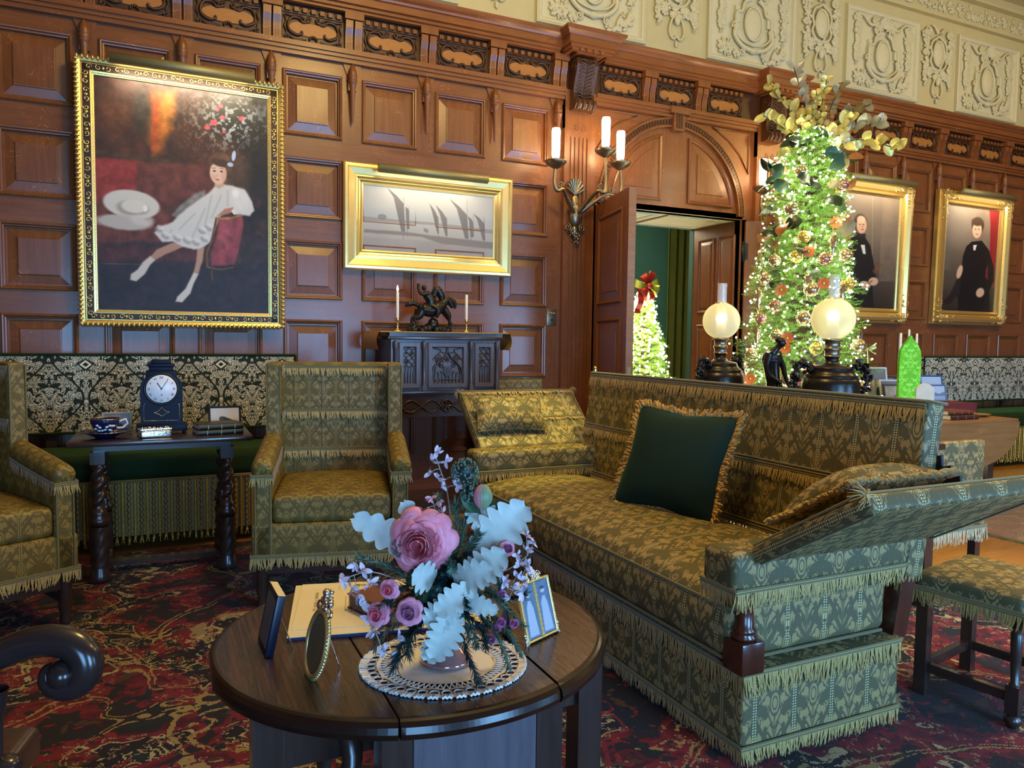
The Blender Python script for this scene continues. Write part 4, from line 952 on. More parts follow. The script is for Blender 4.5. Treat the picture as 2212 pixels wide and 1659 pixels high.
# ------------------------------------------------------------------ small painter: soft shapes on a vertex-coloured canvas
class Paint:
    def __init__(s, nx, ny, quad, bg, seed=1):
        s.nx, s.ny, s.q = nx, ny, quad; s.R = np.random.RandomState(seed)
        s.U, s.V = np.meshgrid(np.linspace(0, 1, nx), np.linspace(0, 1, ny)); s.asp = ny / nx
        s.im = np.zeros((ny, nx, 3)) + np.array(bg, float)
    def uv(s, x, y):
        (ax, ay), (bx, by), (cx, cy), (dx, dy) = s.q; u = v = 0.5
        for _ in range(12):
            px = ax + (bx - ax) * u + (dx - ax) * v + (ax - bx + cx - dx) * u * v; py = ay + (by - ay) * u + (dy - ay) * v + (ay - by + cy - dy) * u * v
            u += (x - px) / (bx - ax); v += (y - py) / (dy - ay)
        return u, v
    def fbm(s, sc, seed=0, oct=4):
        r = np.random.RandomState(seed); out = 0; amp = 1; tot = 0
        for o in range(oct):
            n = max(2, int(sc * 2 ** o)); m = max(2, int(n * s.asp)); g = r.rand(m + 1, n + 1)
            x = s.U * (n - 0.001); y = s.V * (m - 0.001); i = x.astype(int); j = y.astype(int); fx = x - i; fy = y - j; fx = fx * fx * (3 - 2 * fx); fy = fy * fy * (3 - 2 * fy)
            out = out + amp * ((g[j, i] * (1 - fx) + g[j, i + 1] * fx) * (1 - fy) + (g[j + 1, i] * (1 - fx) + g[j + 1, i + 1] * fx) * fy); tot += amp; amp *= 0.55
        return out / tot
    def mix(s, a, c): s.im += (np.array(c, float) - s.im) * np.clip(a, 0, 1)[..., None]
    def blob(s, x, y, rx, ry, c, a=1.0, soft=0.25, rot=0, wob=0.0):
        u, v = s.uv(x, y); W_ = s.q[1][0] - s.q[0][0]; du = (s.U - u) * W_; dv = (s.V - v) * W_ * s.asp
        cr, sr = math.cos(rot), math.sin(rot); p = (du * cr + dv * sr) / rx; q = (-du * sr + dv * cr) / ry
        d = np.sqrt(p * p + q * q) + (s.fbm(14, int(x) % 97) - 0.5) * wob; s.mix(a * np.clip((1 - d) / soft + 0.5, 0, 1), c)
    def poly(s, pts, c, a=1.0, soft=0.006, wob=0.0):
        P = np.array([s.uv(*p) for p in pts]); n = len(P); ins = np.zeros(s.U.shape, bool); dm = np.full(s.U.shape, 9.0)
        wx = (s.fbm(10, len(pts)) - 0.5) * wob; X, Y_ = s.U + wx, s.V + wx
        for i in range(n):
            x0, y0 = P[i]; x1, y1 = P[(i + 1) % n]
            with np.errstate(divide='ignore', invalid='ignore'): c1 = ((y0 > Y_) != (y1 > Y_)) & (X < (x1 - x0) * (Y_ - y0) / (y1 - y0 + 1e-12) + x0)
            ins ^= c1; ex, ey = x1 - x0, (y1 - y0) * s.asp; L = ex * ex + ey * ey + 1e-12
            t = np.clip(((X - x0) * ex + (Y_ - y0) * s.asp * ey) / L, 0, 1); dm = np.minimum(dm, np.hypot(X - x0 - t * ex, (Y_ - y0) * s.asp - t * ey))
        s.mix(a * np.clip(np.where(ins, dm, -dm) / soft + 0.5, 0, 1), c)
    def line(s, pts, w, c, a=1.0):
        for i in range(len(pts) - 1):
            (x0, y0), (x1, y1) = pts[i], pts[i + 1]; L = math.hypot(x1 - x0, y1 - y0) + 1e-6; nx, ny = -(y1 - y0) / L * w / 2, (x1 - x0) / L * w / 2
            s.poly([(x0 + nx, y0 + ny), (x1 + nx, y1 + ny), (x1 - nx, y1 - ny), (x0 - nx, y0 - ny)], c, a, 0.004)
    def canvas(s, name, w, h, parent, M=None, rough=0.35, mat=None):
        me = bpy.data.meshes.new(name); X = (s.U - 0.5) * w; Z = (0.5 - s.V) * h
        co_ = np.stack([X, X * 0, Z], -1).reshape(-1, 3); k = np.arange(s.nx * s.ny).reshape(s.ny, s.nx)
        f = np.stack([k[1:, :-1], k[1:, 1:], k[:-1, 1:], k[:-1, :-1]], -1).reshape(-1, 4); me.from_pydata(co_.tolist(), [], f.tolist())
        at = me.color_attributes.new('paint', 'FLOAT_COLOR', 'POINT'); c = np.clip(s.im / 255.0, 0, 1); c = np.where(c <= 0.04045, c / 12.92, ((c + 0.055) / 1.055) ** 2.4)
        at.data.foreach_set('color', np.concatenate([c.reshape(-1, 3), np.ones((s.nx * s.ny, 1))], 1).astype(np.float32).ravel())
        me.materials.append(mat or canvas_mat(rough)); o = bpy.data.objects.new(name, me); COL.objects.link(o); o.parent = parent
        if M is not None: o.matrix_local = M
        return o
_cm = {}
def canvas_mat(rough):
    if rough in _cm: return _cm[rough]
    t = NT('painted_surface_%d' % int(rough * 100)); n = t.nt.nodes.new('ShaderNodeAttribute'); n.attribute_name = 'paint'; t.color(n.outputs['Color']); t.set(rough=rough + .1, spec=.35)
    t.bump(t.noise(t.coord('Object'), 220, 3), 0.25, 0.002); _cm[rough] = t.m; return t.m
def girl():
    K = lambda L: [(160 + x / 2.759, 380 + y / 2.759) for x, y in L]
    p = Paint(330, 440, [(201, 165), (578, 215), (582, 688), (209, 676)], (62, 40, 30))
    n1, n2 = p.fbm(5, 1), p.fbm(16, 2); p.mix((n1 - 0.35) * 1.6, (92, 52, 34)); p.mix((n2 - 0.5) * 1.5, (42, 34, 28))
    p.poly([(318, 195), (372, 195), (372, 250), (352, 290), (336, 335), (318, 330)], (170, 96, 30), 0.8, 0.05, 0.05); p.poly([(320, 200), (334, 200), (332, 330), (320, 325)], (158, 70, 34), 0.9, 0.02)
    p.poly([(345, 215), (368, 215), (362, 245), (350, 280)], (196, 136, 40), 0.6, 0.05, 0.05); p.blob(240, 250, 30, 40, (110, 66, 40), 0.6, 0.9); p.blob(300, 240, 18, 50, (50, 48, 38), 0.7, 0.8)
    p.blob(520, 250, 90, 60, (40, 46, 38), 0.8, 0.9); lv = p.fbm(60, 7, 2)
    g = np.exp(-(((p.U - 0.82) / 0.25) ** 2 + ((p.V - 0.14) / 0.12) ** 2)); p.mix(np.clip((lv - 0.52) * 7, 0, 1) * g * 0.9, (176, 184, 186))
    p.blob(570, 420, 60, 150, (26, 26, 26), 0.9, 0.7); p.poly([(203, 500), (600, 520), (600, 700), (203, 700)], (50, 42, 44), 0.95, 0.05, 0.04)
    for x, y, r in ((441, 276, 7), (455, 266, 8), (474, 255, 6), (518, 257, 7), (470, 230, 5), (462, 237, 5), (478, 286, 5)): p.blob(x, y, r, r * 0.8, (214, 84, 96), 0.9, 0.5, 0, 0.5)
    p.poly([(200, 342), (460, 362), (450, 520), (205, 530)], (104, 56, 46), 0.9, 0.02, 0.03); p.poly([(200, 343), (290, 352), (284, 412), (202, 436)], (150, 54, 48), 0.85, 0.02, 0.03)
    p.mix((n2 - 0.45) * 1.2 * (p.V > 0.4), (120, 70, 56)); p.poly([(205, 336), (360, 356), (360, 346), (205, 326)], (72, 58, 40), 0.8, 0.01)
    p.poly([(203, 530), (430, 540), (430, 575), (205, 570)], (86, 48, 44), 0.8, 0.03, 0.04); p.poly([(203, 566), (582, 575), (582, 700), (203, 700)], (48, 42, 46), 0.95, 0.03, 0.03)
    p.poly(K([(500, 200), (700, 120), (760, 160), (560, 280)]), (70, 44, 38), 0.8, 0.03)
    p.blob(278, 444, 59, 31, (206, 202, 190), 1, 0.12, 0.06); p.blob(280, 452, 33, 17, (150, 140, 126), 0.8, 0.3); p.blob(284, 448, 28, 15, (214, 208, 196), 1, 0.3); p.blob(306, 453, 5, 7, (236, 232, 220))
    p.blob(262, 483, 56, 17, (188, 182, 172), 0.95, 0.3, 0.02, 0.25); p.blob(300, 478, 24, 12, (206, 200, 190), 0.7, 0.5, 0, 0.4)
    p.blob(498, 385, 40, 60, (80, 58, 44), 0.9, 0.6, 0.2); p.blob(490, 372, 24, 34, (92, 66, 48), 0.9, 0.5, 0.2); p.blob(470, 354, 27, 24, (96, 68, 48), 1, 0.3, 0.2); p.blob(478, 343, 12, 9, (112, 80, 56), 0.8, 0.6)
    p.poly(K([(560, 410), (660, 400), (640, 430), (520, 480), (450, 520), (425, 500), (470, 450)]), (176, 136, 112), 1, 0.01); p.poly(K([(430, 490), (460, 515), (430, 545), (400, 600), (350, 645), (315, 635), (320, 600), (360, 570), (385, 530)]), (208, 198, 186), 1, 0.01)
    p.poly(K([(712, 440), (755, 440), (745, 520), (718, 600), (690, 590), (705, 520)]), (182, 142, 116), 1, 0.01); p.poly(K([(690, 590), (720, 600), (690, 660), (670, 720), (620, 775), (580, 770), (590, 740), (640, 690), (665, 640)]), (212, 204, 192), 1, 0.01)
    p.poly(K([(760, 90), (700, 110), (610, 180), (560, 240), (590, 260), (680, 210), (760, 160)]), (130, 124, 118), 1, 0.015)
    p.poly(K([(780, 110), (820, 70), (860, 55), (930, 60), (1010, 90), (1055, 160), (1070, 215), (1040, 248), (950, 240), (905, 205), (845, 255), (815, 330), (790, 400), (740, 440), (690, 448), (620, 430), (560, 400), (500, 402), (452, 345), (500, 300), (560, 280), (640, 200), (720, 150)]), (208, 206, 198), 1, 0.012, 0.012)
    for a, b in (((800, 120), (760, 300)), ((860, 120), (800, 260)), ((700, 230), (600, 330)), ((960, 110), (1010, 200)), ((900, 90), (900, 190)), ((760, 200), (680, 380)), ((560, 330), (520, 380))): p.line(K([a, b]), 5, (176, 174, 168), 0.5)
    for x, y in ((520, 370), (590, 385), (650, 400), (700, 410), (755, 390), (480, 330), (780, 320), (740, 340)): p.blob(*K([(x, y)])[0], 9, 6, (150, 148, 142), 0.7, 0.6, 0.5, 0.4); p.blob(*K([(x + 10, y - 14)])[0], 8, 5, (226, 224, 216), 0.7, 0.6, 0.3)
    p.blob(*K([(980, 150)])[0], 20, 24, (220, 218, 212), 0.8, 0.7); p.blob(*K([(950, 110)])[0], 8, 10, (238, 236, 230), 0.8, 0.8)
    p.poly([(458, 392), (476, 392), (478, 404), (466, 410), (456, 403)], (196, 160, 134), 1, 0.01); p.blob(464.5, 376, 19, 25, (222, 186, 160), 1, 0.18); p.blob(478, 382, 6, 15, (196, 150, 124), 0.5, 0.9)
    p.blob(455, 384, 5, 5, (216, 150, 130), 0.6, 0.9); p.blob(456, 371, 3.2, 2.0, (60, 44, 40), 0.95, 0.5); p.blob(472, 372, 3.2, 2.0, (60, 44, 40), 0.95, 0.5); p.line([(451, 365), (459, 364)], 1.4, (110, 78, 60), 0.8); p.line([(468, 365), (477, 366)], 1.4, (110, 78, 60), 0.8)
    p.blob(463, 381, 2, 3, (204, 160, 136), 0.8, 0.8); p.blob(463, 390, 4.5, 1.7, (186, 84, 78), 0.95, 0.5); p.blob(470, 353, 22, 9, (78, 54, 40), 1, 0.4, 0.15)
    p.blob(500, 338, 4.5, 12, (176, 196, 228), 1, 0.3, 0.15); p.blob(492, 357, 7, 5, (170, 190, 224), 1, 0.3)
    p.poly(K([(840, 262), (992, 245), (1000, 300), (975, 440), (945, 545), (800, 552), (795, 470), (840, 350)]), (138, 64, 70), 1, 0.012); p.poly(K([(860, 280), (930, 280), (900, 420), (830, 430)]), (160, 84, 86), 0.6, 0.04)
    p.line(K([(830, 262), (815, 330), (800, 400), (770, 470), (775, 560)]), 5, (110, 76, 44)); p.line(K([(820, 262), (920, 262), (985, 240)]), 5, (150, 112, 60)); p.line(K([(775, 560), (860, 575), (940, 560)]), 4, (104, 74, 46)); p.line(K([(800, 580), (805, 640)]), 4, (90, 64, 42))
    p.poly(K([(830, 250), (880, 205), (935, 195), (935, 225), (880, 240)]), (178, 124, 100), 1, 0.01); p.line(K([(930, 210), (950, 235)]), 8, (222, 220, 212)); p.line([(215, 574), (300, 576)], 2, (120, 84, 56), 0.7)
    hz = np.clip(1 - p.V / 0.16, 0, 1) * (0.4 + 0.6 * p.fbm(40, 11, 2)) * np.clip(p.U * 3, 0, 1); p.mix(hz * 0.55, (150, 140, 136)); p.im *= (1 + (p.fbm(90, 21, 2) - .5) * .12 * (p.im.mean(-1) < 130))[..., None]; p.im *= (1 + (p.fbm(24, 22, 3) - .5) * .5 * (p.im.mean(-1) < 130))[..., None]; return p
def boats():
    K = lambda x, y: (740 + x / 3.43, 340 + y / 3.43)
    p = Paint(360, 170, [(781, 401), (1063, 428), (1060, 560), (781, 543)], (178, 176, 168), 3); p.mix(np.clip(p.V * 1.3 - 0.45, 0, 1), (150, 142, 132)); p.mix((p.fbm(4, 5) - 0.4) * 0.5, (196, 194, 186)); p.mix(np.exp(-((p.V - 0.45) / 0.1) ** 2) * .5, (160, 166, 168))
    p.poly([K(140, 445), K(400, 470), K(640, 490), K(1100, 545), K(1100, 575), K(640, 510), K(400, 492), K(140, 478)], (136, 132, 126), 0.8, 0.006, 0.01); p.blob(*K(275, 450), 9, 6, (122, 118, 112), 0.8)
    p.poly([K(145, 542), K(420, 562), K(640, 590), K(1100, 640), K(1100, 690), K(700, 650), K(560, 600), K(300, 580), K(145, 565)], (122, 112, 102), 0.85, 0.01, 0.015); p.mix((p.V > .8) * (p.fbm(6, 8)) * 0.5, (138, 130, 124))
    def boat(tip, knee, base, w, mast): 
        p.poly([K(*tip), K((tip[0] + knee[0]) / 2 + 6, (tip[1] + knee[1]) / 2 - 3), K(*knee), K(knee[0] + w * 0.3, base[1]), K(base[0] - w * 0.4, base[1]), K((tip[0] + knee[0]) / 2 - 12, (tip[1] + knee[1]) / 2 + 14)], (108, 104, 100), 0.9, 0.004)
        p.line([K(knee[0], mast), K(knee[0] + 3, base[1])], 0.8, (120, 116, 110), 0.8); p.line([K(base[0], base[1]), K(base[0], base[1] + 60)], 2.5, (126, 118, 110), 0.5)
    boat((308, 228), (428, 350), (424, 560), 34, 300); boat((440, 372), (465, 405), (453, 540), 10, 372); boat((615, 345), (680, 455), (680, 572), 18, 440); boat((660, 355), (745, 462), (742, 590), 20, 450); boat((765, 308), (900, 432), (900, 612), 38, 308)
    boat((905, 440), (948, 490), (930, 600), 12, 430); boat((950, 420), (1035, 500), (1032, 625), 24, 480); p.poly([K(572, 528), K(608, 545), K(604, 570), K(575, 560)], (120, 114, 108), 0.8); return p
def man(K, quad, seed):
    p = Paint(150, 300, quad, (120, 104, 86), seed); p.mix(np.clip(p.V * 1.5 - 0.5, 0, 1), (44, 36, 30)); p.mix((p.fbm(4, 3) - .5) * 0.8, (96, 84, 70)); p.mix((p.U > 0.72) * (p.V < 0.75) * 0.6 * p.fbm(6, 4), (160, 134, 112)); return p
def man1():
    K = lambda L: [(1790 + x / 2.80, 370 + y / 2.80) for x, y in L]; p = man(K, K([(60, 131), (405, 172), (360, 828), (15, 812)]), 4)
    p.poly(K([(60, 160), (105, 200), (135, 330), (115, 430), (60, 420)]), (150, 50, 44), 0.9, 0.02); p.line(K([(250, 160), (240, 560)]), 1.5, (150, 134, 112), .6)
    p.poly(K([(140, 385), (200, 395), (232, 450), (250, 560), (262, 630), (240, 690), (245, 820), (100, 815), (95, 600), (100, 450)]), (26, 24, 24), 1, 0.01)
    p.poly(K([(178, 445), (200, 445), (205, 500), (190, 498)]), (214, 208, 198)); p.poly(K([(150, 372), (208, 380), (205, 402), (165, 398)]), (40, 36, 34))
    p.blob(*K([(178, 318)])[0], 13, 20, (70, 56, 44), 1, .25); p.blob(*K([(185, 330)])[0], 10, 18, (208, 160, 126), 1, .2); p.blob(*K([(183, 296)])[0], 8, 8, (216, 176, 142), 1, .3)
    for x in (176, 195): p.blob(*K([(x, 325)])[0], 1.6, 1.1, (60, 40, 34))
    p.blob(*K([(190, 355)])[0], 3, 1.2, (150, 80, 66)); p.blob(*K([(190, 338)])[0], 1.6, 4, (188, 136, 106), .8)
    p.poly(K([(255, 620), (300, 560), (280, 550), (240, 600)]), (120, 72, 50), .7, .01)
    p.blob(*K([(198, 682)])[0], 11, 8, (206, 166, 134), 1, .3, .3); p.blob(*K([(245, 662)])[0], 10, 9, (206, 166, 134), 1, .3, -.4); p.line(K([(205, 690), (240, 655)]), 3, (150, 100, 60)); return p
def boy():
    K = lambda L: [(1790 + x / 2.80, 370 + y / 2.80) for x, y in L]; p = man(K, K([(715, 215), (1008, 252), (965, 850), (672, 838)]), 6)
    p.poly(K([(950, 245), (1010, 250), (970, 700), (940, 620), (925, 580), (950, 480), (955, 330)]), (146, 34, 40), 1, 0.015); p.poly(K([(700, 330), (740, 330), (730, 600), (690, 600)]), (104, 98, 84), .6, .04)
    p.blob(*K([(790, 320)])[0], 34, 40, (156, 140, 124), .6, 1.0)
    p.poly(K([(850, 432), (905, 425), (945, 480), (972, 580), (972, 660), (945, 720), (945, 850), (770, 845), (768, 740), (790, 640), (800, 520), (820, 460)]), (22, 20, 22), 1, 0.01)
    p.poly(K([(810, 500), (780, 620), (730, 740), (690, 790), (720, 810), (780, 740)]), (34, 28, 28), .9, .02); p.poly(K([(925, 600), (940, 560), (938, 660), (922, 640)]), (120, 40, 50), .9, .01)
    p.poly(K([(858, 452), (878, 450), (868, 485), (858, 480)]), (220, 214, 206)); p.line(K([(845, 440), (890, 436)]), 4, (20, 18, 20))
    p.blob(*K([(885, 335)])[0], 12, 16, (66, 46, 34), 1, .25); p.blob(*K([(880, 362)])[0], 9, 17, (220, 178, 146), 1, .2); p.blob(*K([(882, 316)])[0], 11, 8, (76, 54, 38), 1, .4)
    for x in (872, 890): p.blob(*K([(x, 358)])[0], 1.5, 1.1, (56, 40, 34))
    p.blob(*K([(880, 388)])[0], 3, 1.2, (176, 88, 78)); p.blob(*K([(782, 610)])[0], 5, 14, (214, 176, 142), 1, .3, .2); p.blob(*K([(893, 732)])[0], 8, 10, (214, 176, 142), 1, .3, .3); return p
# ------------------------------------------------------------------ pictures on the wall
def picture(name, label, xc, zc, w, h, prof, mats, paint, cw, ch, tilt=0.0, cat='painting', nrm=D, extra=None, grp=None):
    t = thing(name, label, cat, (xc, nrm - 0.005, zc - h / 2), 0, grp); t.rotation_euler = (tilt, 0, 0)
    m = MB(); m.rings(-w / 2, w / 2, 0, h, prof, 0, cap=False); m.b2(-w / 2 + .01, w / 2 - .01, -0.004, D - nrm, .01, h - .01)
    if extra: extra(m, w, h)
    m.build('frame', mats, t); last = prof[-1]
    paint.canvas('canvas', cw, ch, t, T(0, -last[1] - 0.002, h / 2), 0.4); return t
def dec1(m, w, h):
    R = random.Random(1); hw = w / 2
    # outer gadroon beads
    for sx in (-1, 1):
        for k in range(int(h / 0.03)): m.ball((sx * (hw - 0.008), -0.055, (k + 0.5) * 0.03), (0.018, 0.014, 0.010), M=None, n=6, m=4, mat=0)
    for zz in (0.008, h - 0.008):
        for k in range(int(w / 0.03)): m.ball((-hw + (k + 0.5) * 0.03, -0.055, zz), (0.010, 0.014, 0.018), n=6, m=4, mat=0)
    # scrolls over the dark band
    bw = 0.062
    for x0_, x1_, z0_, z1_ in ((-hw + .042, -hw + .083, .042, h - .042), (hw - .083, hw - .042, .042, h - .042), (-hw + .042, hw - .042, .042, .083), (-hw + .042, hw - .042, h - .083, h - .042)): m.b2(x0_, x1_, -.0372, -.030, z0_, z1_, mat=1)
    def sc(x, z, a): m.tube([(x + 0.018 * (1 - j / 11 * .8) * math.cos(a + j * .6), -0.0415, z + 0.018 * (1 - j / 11 * .8) * math.sin(a + j * .6)) for j in range(12)], 0.0035, n=4, mat=0)
    n = int((h - 0.12) / 0.055)
    for k in range(n):
        for sx in (-1, 1):
            sc(sx * (hw - bw), 0.08 + k * 0.055, k * 1.7)
            if k % 2: m.ball((sx * (hw - bw), -0.040, 0.107 + k * 0.055), (0.012, 0.005, 0.009), n=6, m=4)
    for k in range(int((w - 0.12) / 0.055)):
        for zz in (bw, h - bw):
            sc(-hw + 0.08 + k * 0.055, zz, k * 2.1)
            if k % 2: m.ball((-hw + 0.107 + k * 0.055, -0.040, zz), (0.009, 0.005, 0.012), n=6, m=4)
    for k in range(int((h - 0.18) / 0.014)):
        for sx in (-1, 1): m.ball((sx * (hw - 0.098), -0.036, 0.09 + k * 0.014), (0.004, 0.004, 0.004), n=5, m=3)
    for k in range(int((w - 0.18) / 0.014)):
        for zz in (0.098, h - 0.098): m.ball((-hw + 0.09 + k * 0.014, -0.036, zz), (0.004, 0.004, 0.004), n=5, m=3)
def dec2(m, w, h):
    R = random.Random(6); hw = w / 2
    for sx in (-1, 1):
        for zz, dz in ((0.07, 1), (h - 0.07, -1)):
            for k in range(70):
                u = R.random() ** 1.6 * 0.26; arm_ = R.random() < .5; cx_ = sx * (hw - 0.07 - (u if arm_ else R.uniform(-.05, .03))); cz = zz + dz * (R.uniform(-.05, .03) if arm_ else u)
                a = R.uniform(0, 6.28); r = R.uniform(.007, .016) * (1.1 - u * 2)
                if k % 3 == 0: m.tube([(cx_ + r * 1.6 * (1 - j / 9) * math.cos(a + j * .7), -0.095, cz + r * 1.6 * (1 - j / 9) * math.sin(a + j * .7)) for j in range(9)], max(.002, r * .3), n=4)
                else: m.ball((0, 0, 0), (r * 1.8, r, r * .7), M=T(cx_, -0.088, cz, ry=a), n=6, m=4)
    for k in range(int((h - .4) / .02)):
        for sx in (-1, 1): m.ball((sx * (hw - 0.128), -0.060, 0.2 + k * .02), (.005, .005, .007), n=5, m=3)
GP = [(0, 0), (0, 0.045), (0.015, 0.055), (0.032, 0.048), (0.038, 0.036), (0.040, 0.036), (0.085, 0.034), (0.086, 0.042), (0.096, 0.040), (0.097, 0.032), (0.106, 0.030), (0.108, 0.020)]
picture('portrait_painting', 'large gilt-framed portrait of a reclining girl in a white dress', 0.143, 2.238, 1.285, 1.72, GP, [M_GOLD, M_GOLDD], girl(), 1.075, 1.51, 0.012, nrm=D - .045, extra=dec1)
GP2 = [(0, 0), (0, 0.050), (0.012, 0.060), (0.03, 0.062), (0.036, 0.050), (0.040, 0.054), (0.085, 0.040), (0.088, 0.034), (0.10, 0.036), (0.118, 0.022), (0.122, 0.027), (0.135, 0.018), (0.142, 0.012), (0.144, 0.020), (0.156, 0.016), (0.158, 0.008)]
picture('seascape_painting', 'wide gold-framed misty picture of sailing boats above the carved cabinet', 1.918, 2.235, 1.39, 0.80, GP2, [M_GOLDF], boats(), 1.078, 0.485, 0.01)
GP3 = [(0, 0), (0, 0.05), (0.02, 0.055), (0.025, 0.048), (0.03, 0.095), (0.06, 0.100), (0.10, 0.080), (0.118, 0.050), (0.122, 0.062), (0.136, 0.058), (0.14, 0.035), (0.156, 0.028), (0.158, 0.018)]
picture('portrait_painting', 'gilt-framed portrait of a balding man in black, partly behind the tall tree', 6.78, 2.30, 1.24, 1.50, GP3, [M_GOLD], man1(), 0.93, 1.19, 0.015, extra=dec2)
picture('portrait_painting', 'gilt-framed portrait of a young man in black before a red curtain, rightmost picture', 8.48, 2.31, 1.27, 1.50, GP3, [M_GOLD], boy(), 0.96, 1.19, 0.015, extra=dec2)
def piclight(label, xc, z, w, y, watt, drop=0.5):
    t = thing('picture_light', label, 'picture light', (xc, D, z), 0, 'brass picture lights')
    m = MB(); m.prism([(-w / 2, 0), (-w / 2, 0)], 0, 0) if False else None
    m.lathe([(0.0, -w / 2), (0.034, -w / 2), (0.034, w / 2), (0.0, w / 2)], M=T(0, y - D, 0) @ Matrix.Rotation(PI / 2, 4, 'Y'), n=20, smooth=True)
    m.build('lamp_tube', [M_BRASSM], t)
    a = MB()
    for sx in (-1, 1):
        a.tube(smooth_path([(sx * w * .22, -0.01, -0.02), (sx * w * .22, -0.05, 0.05), (sx * w * .22, y - D + 0.02, 0.035), (sx * w * .22, y - D, 0.02)], 4), 0.006, n=6); a.ball((sx * w * .22, -0.055, 0.055), 0.012)
    a.build('bracket_arm', [M_BRASS], t)
    l = bpy.data.lights.new('picture_lamp', 'AREA'); l.shape = 'RECTANGLE'; l.size = w * .9; l.size_y = 0.03; l.energy = watt; l.color = (1.0, 0.86, 0.62)
    o = bpy.data.objects.new('picture_lamp', l); COL.objects.link(o); o.parent = t; o.location = (0, y - D - 0.004, -0.040); o.rotation_euler = (math.radians(22), 0, 0)
    return t
piclight('brass picture light over the girl\'s portrait', 0.143, 3.085, 0.88, D - 0.20, 5)
piclight('brass picture light over the sailing boats picture', 1.90, 2.585, 0.88, D - 0.17, 2)
piclight('brass picture light over the balding man\'s portrait', 6.80, 3.02, 0.95, D - 0.20, 4.5)
piclight('brass picture light over the young man\'s portrait', 8.52, 3.03, 0.95, D - 0.20, 4.5)
# ------------------------------------------------------------------ sconces
def sconce(label, xc, watt):
    t = thing('wall_sconce', label, 'wall sconce', (xc, D - 0.056, 2.16), 0, 'three-light bronze sconces')
    m = MB()
    for k in range(9): a = PI / 2 + (k - 4) * 0.33; m.tube([(0, -0.02, 0.40), (0.085 * math.cos(a), -0.03, 0.42 + 0.115 * math.sin(a))], [0.005, 0.014], n=6)
    m.ball((0, -0.02, 0.33), (0.035, 0.03, 0.07)); m.ball((0, -0.03, 0.22), (0.055, 0.045, 0.10)); m.ball((0, -0.02, 0.10), (0.03, 0.03, 0.06))
    R = random.Random(3)
    for k in range(26): m.ball((R.gauss(0, .022), -0.03 - R.random() * .02, R.uniform(-.01, .10)), R.uniform(.008, .016), n=6, m=4)
    for sx in (-1, 1): m.tube([(sx * (0.02 + .0) + x, -0.03, z) for x, _, z in spiral(sx * 0.05, 0.12, 0.035, 0.006, PI / 2, sx * 1.4)], 0.007, n=6)
    for k in range(20): m.ball((R.gauss(0, .03), -0.05, 0.22 + R.gauss(0, .05)), R.uniform(.010, .018), n=6, m=4)
    m.build('backplate', [M_BRONZE], t)
    C3 = [(-0.285, -0.20, 0.60), (0.125, -0.30, 0.715), (0.335, -0.20, 0.655)]
    for i, (x, y, z) in enumerate(C3):
        m = MB(); q = x * 0.75
        m.tube(smooth_path([(0, -0.04, 0.22), (x * .4, y * .5, 0.33), (x * .7, y * .85, 0.40), (x * .95, y, 0.38), (x * 1.04, y, 0.45), (x, y, z - 0.02)], 5), [0.020] * 6 + [0.016] * 14 + [0.013] * 6, n=8)
        m.tube([(x * .80 + a, y * .9, zz) for a, _, zz in spiral(0, 0.43, 0.03, 0.006, 0, 1.3)], 0.006, n=5)
        m.build('arm', [M_BRONZE], t)
        b = MB().lathe([(0.012, -0.05), (0.04, -0.035), (0.075, -0.012), (0.088, 0.010), (0.088, 0.018), (0.06, 0.02), (0.03, 0.012), (0.028, 0.035), (0.0, 0.036)], M=T(x, y, z), n=36, flute=(18, 0.03)).build('drip_cup', [M_BRONZE], t)
        MB().lathe([(0.024, 0.0), (0.033, 0.03), (0.035, 0.16), (0.036, 0.225), (0.032, 0.245), (0.0, 0.245)], M=T(x, y, z + 0.03), n=20).build('glass_shade', [M_SHADE], t)
        point('sconce_glow', (x, y, z + 0.13), watt, (1.0, 0.66, 0.30), 0.05, t)
    return t
sconce('three-light bronze sconce with lit frosted shades left of the doorway', 3.19, 13.0)
sconce('three-light bronze sconce right of the doorway, half hidden by the tall tree', 5.39, 13.0)
# light switch plate
t = thing('light_switch', 'aged brass switch plate with three buttons on the panelling left of the door', 'light switch', (3.02, D, 1.515))
MB().b2(-0.045, 0.045, -0.008, 0, -0.072, 0.072, bev=0.003).build('plate', M_BRONZE, t)
m = MB(); [m.ball((x, -0.010, 0.035), 0.009) for x in (-0.025, 0, 0.025)]; m.build('button', M_BRASS, t); MB().lathe([(0.008, 0), (0.006, 0.02), (0, 0.021)], M=T(0, -0.008, -0.02, rx=PI / 2), n=10).build('toggle', M_BRONZED, t)
# ------------------------------------------------------------------ carved cabinet
cb = thing('carved_cabinet', 'dark gothic carved oak cabinet on a stand below the sailing boats picture', 'cabinet', (1.91, 5.45, 0))
w = 0.43; yf = -0.20
MB().b2(-w, w, yf, 0.22, 0.93, 1.31).build('body', M_CAB, cb)
m = MB(); m.b2(-w - .02, w + .02, yf - .02, 0.23, 0.905, 0.935, bev=.004); m.b2(-w - .03, w + .03, yf - .03, 0.23, 1.31, 1.335, bev=.004); m.b2(-w - .015, w + .015, yf - .015, 0.23, 1.335, 1.36); m.build('cornice', M_DARK, cb)
m = MB(); m.b2(-w, w, yf, .22, 0.74, .905)
m.build('apron', M_DARK, cb)
m = MB(); zc = 0.82
n = 16; m.tube([(0.045 * math.cos(2 * PI * k / n), yf - .008, zc + 0.045 * math.sin(2 * PI * k / n)) for k in range(n)], .007, n=5, closed=True)
for k in range(6): a = PI * k / 3; m.tube([(0, yf - .008, zc), (0.036 * math.cos(a), yf - .010, zc + .036 * math.sin(a))], [.004, .009], n=5)
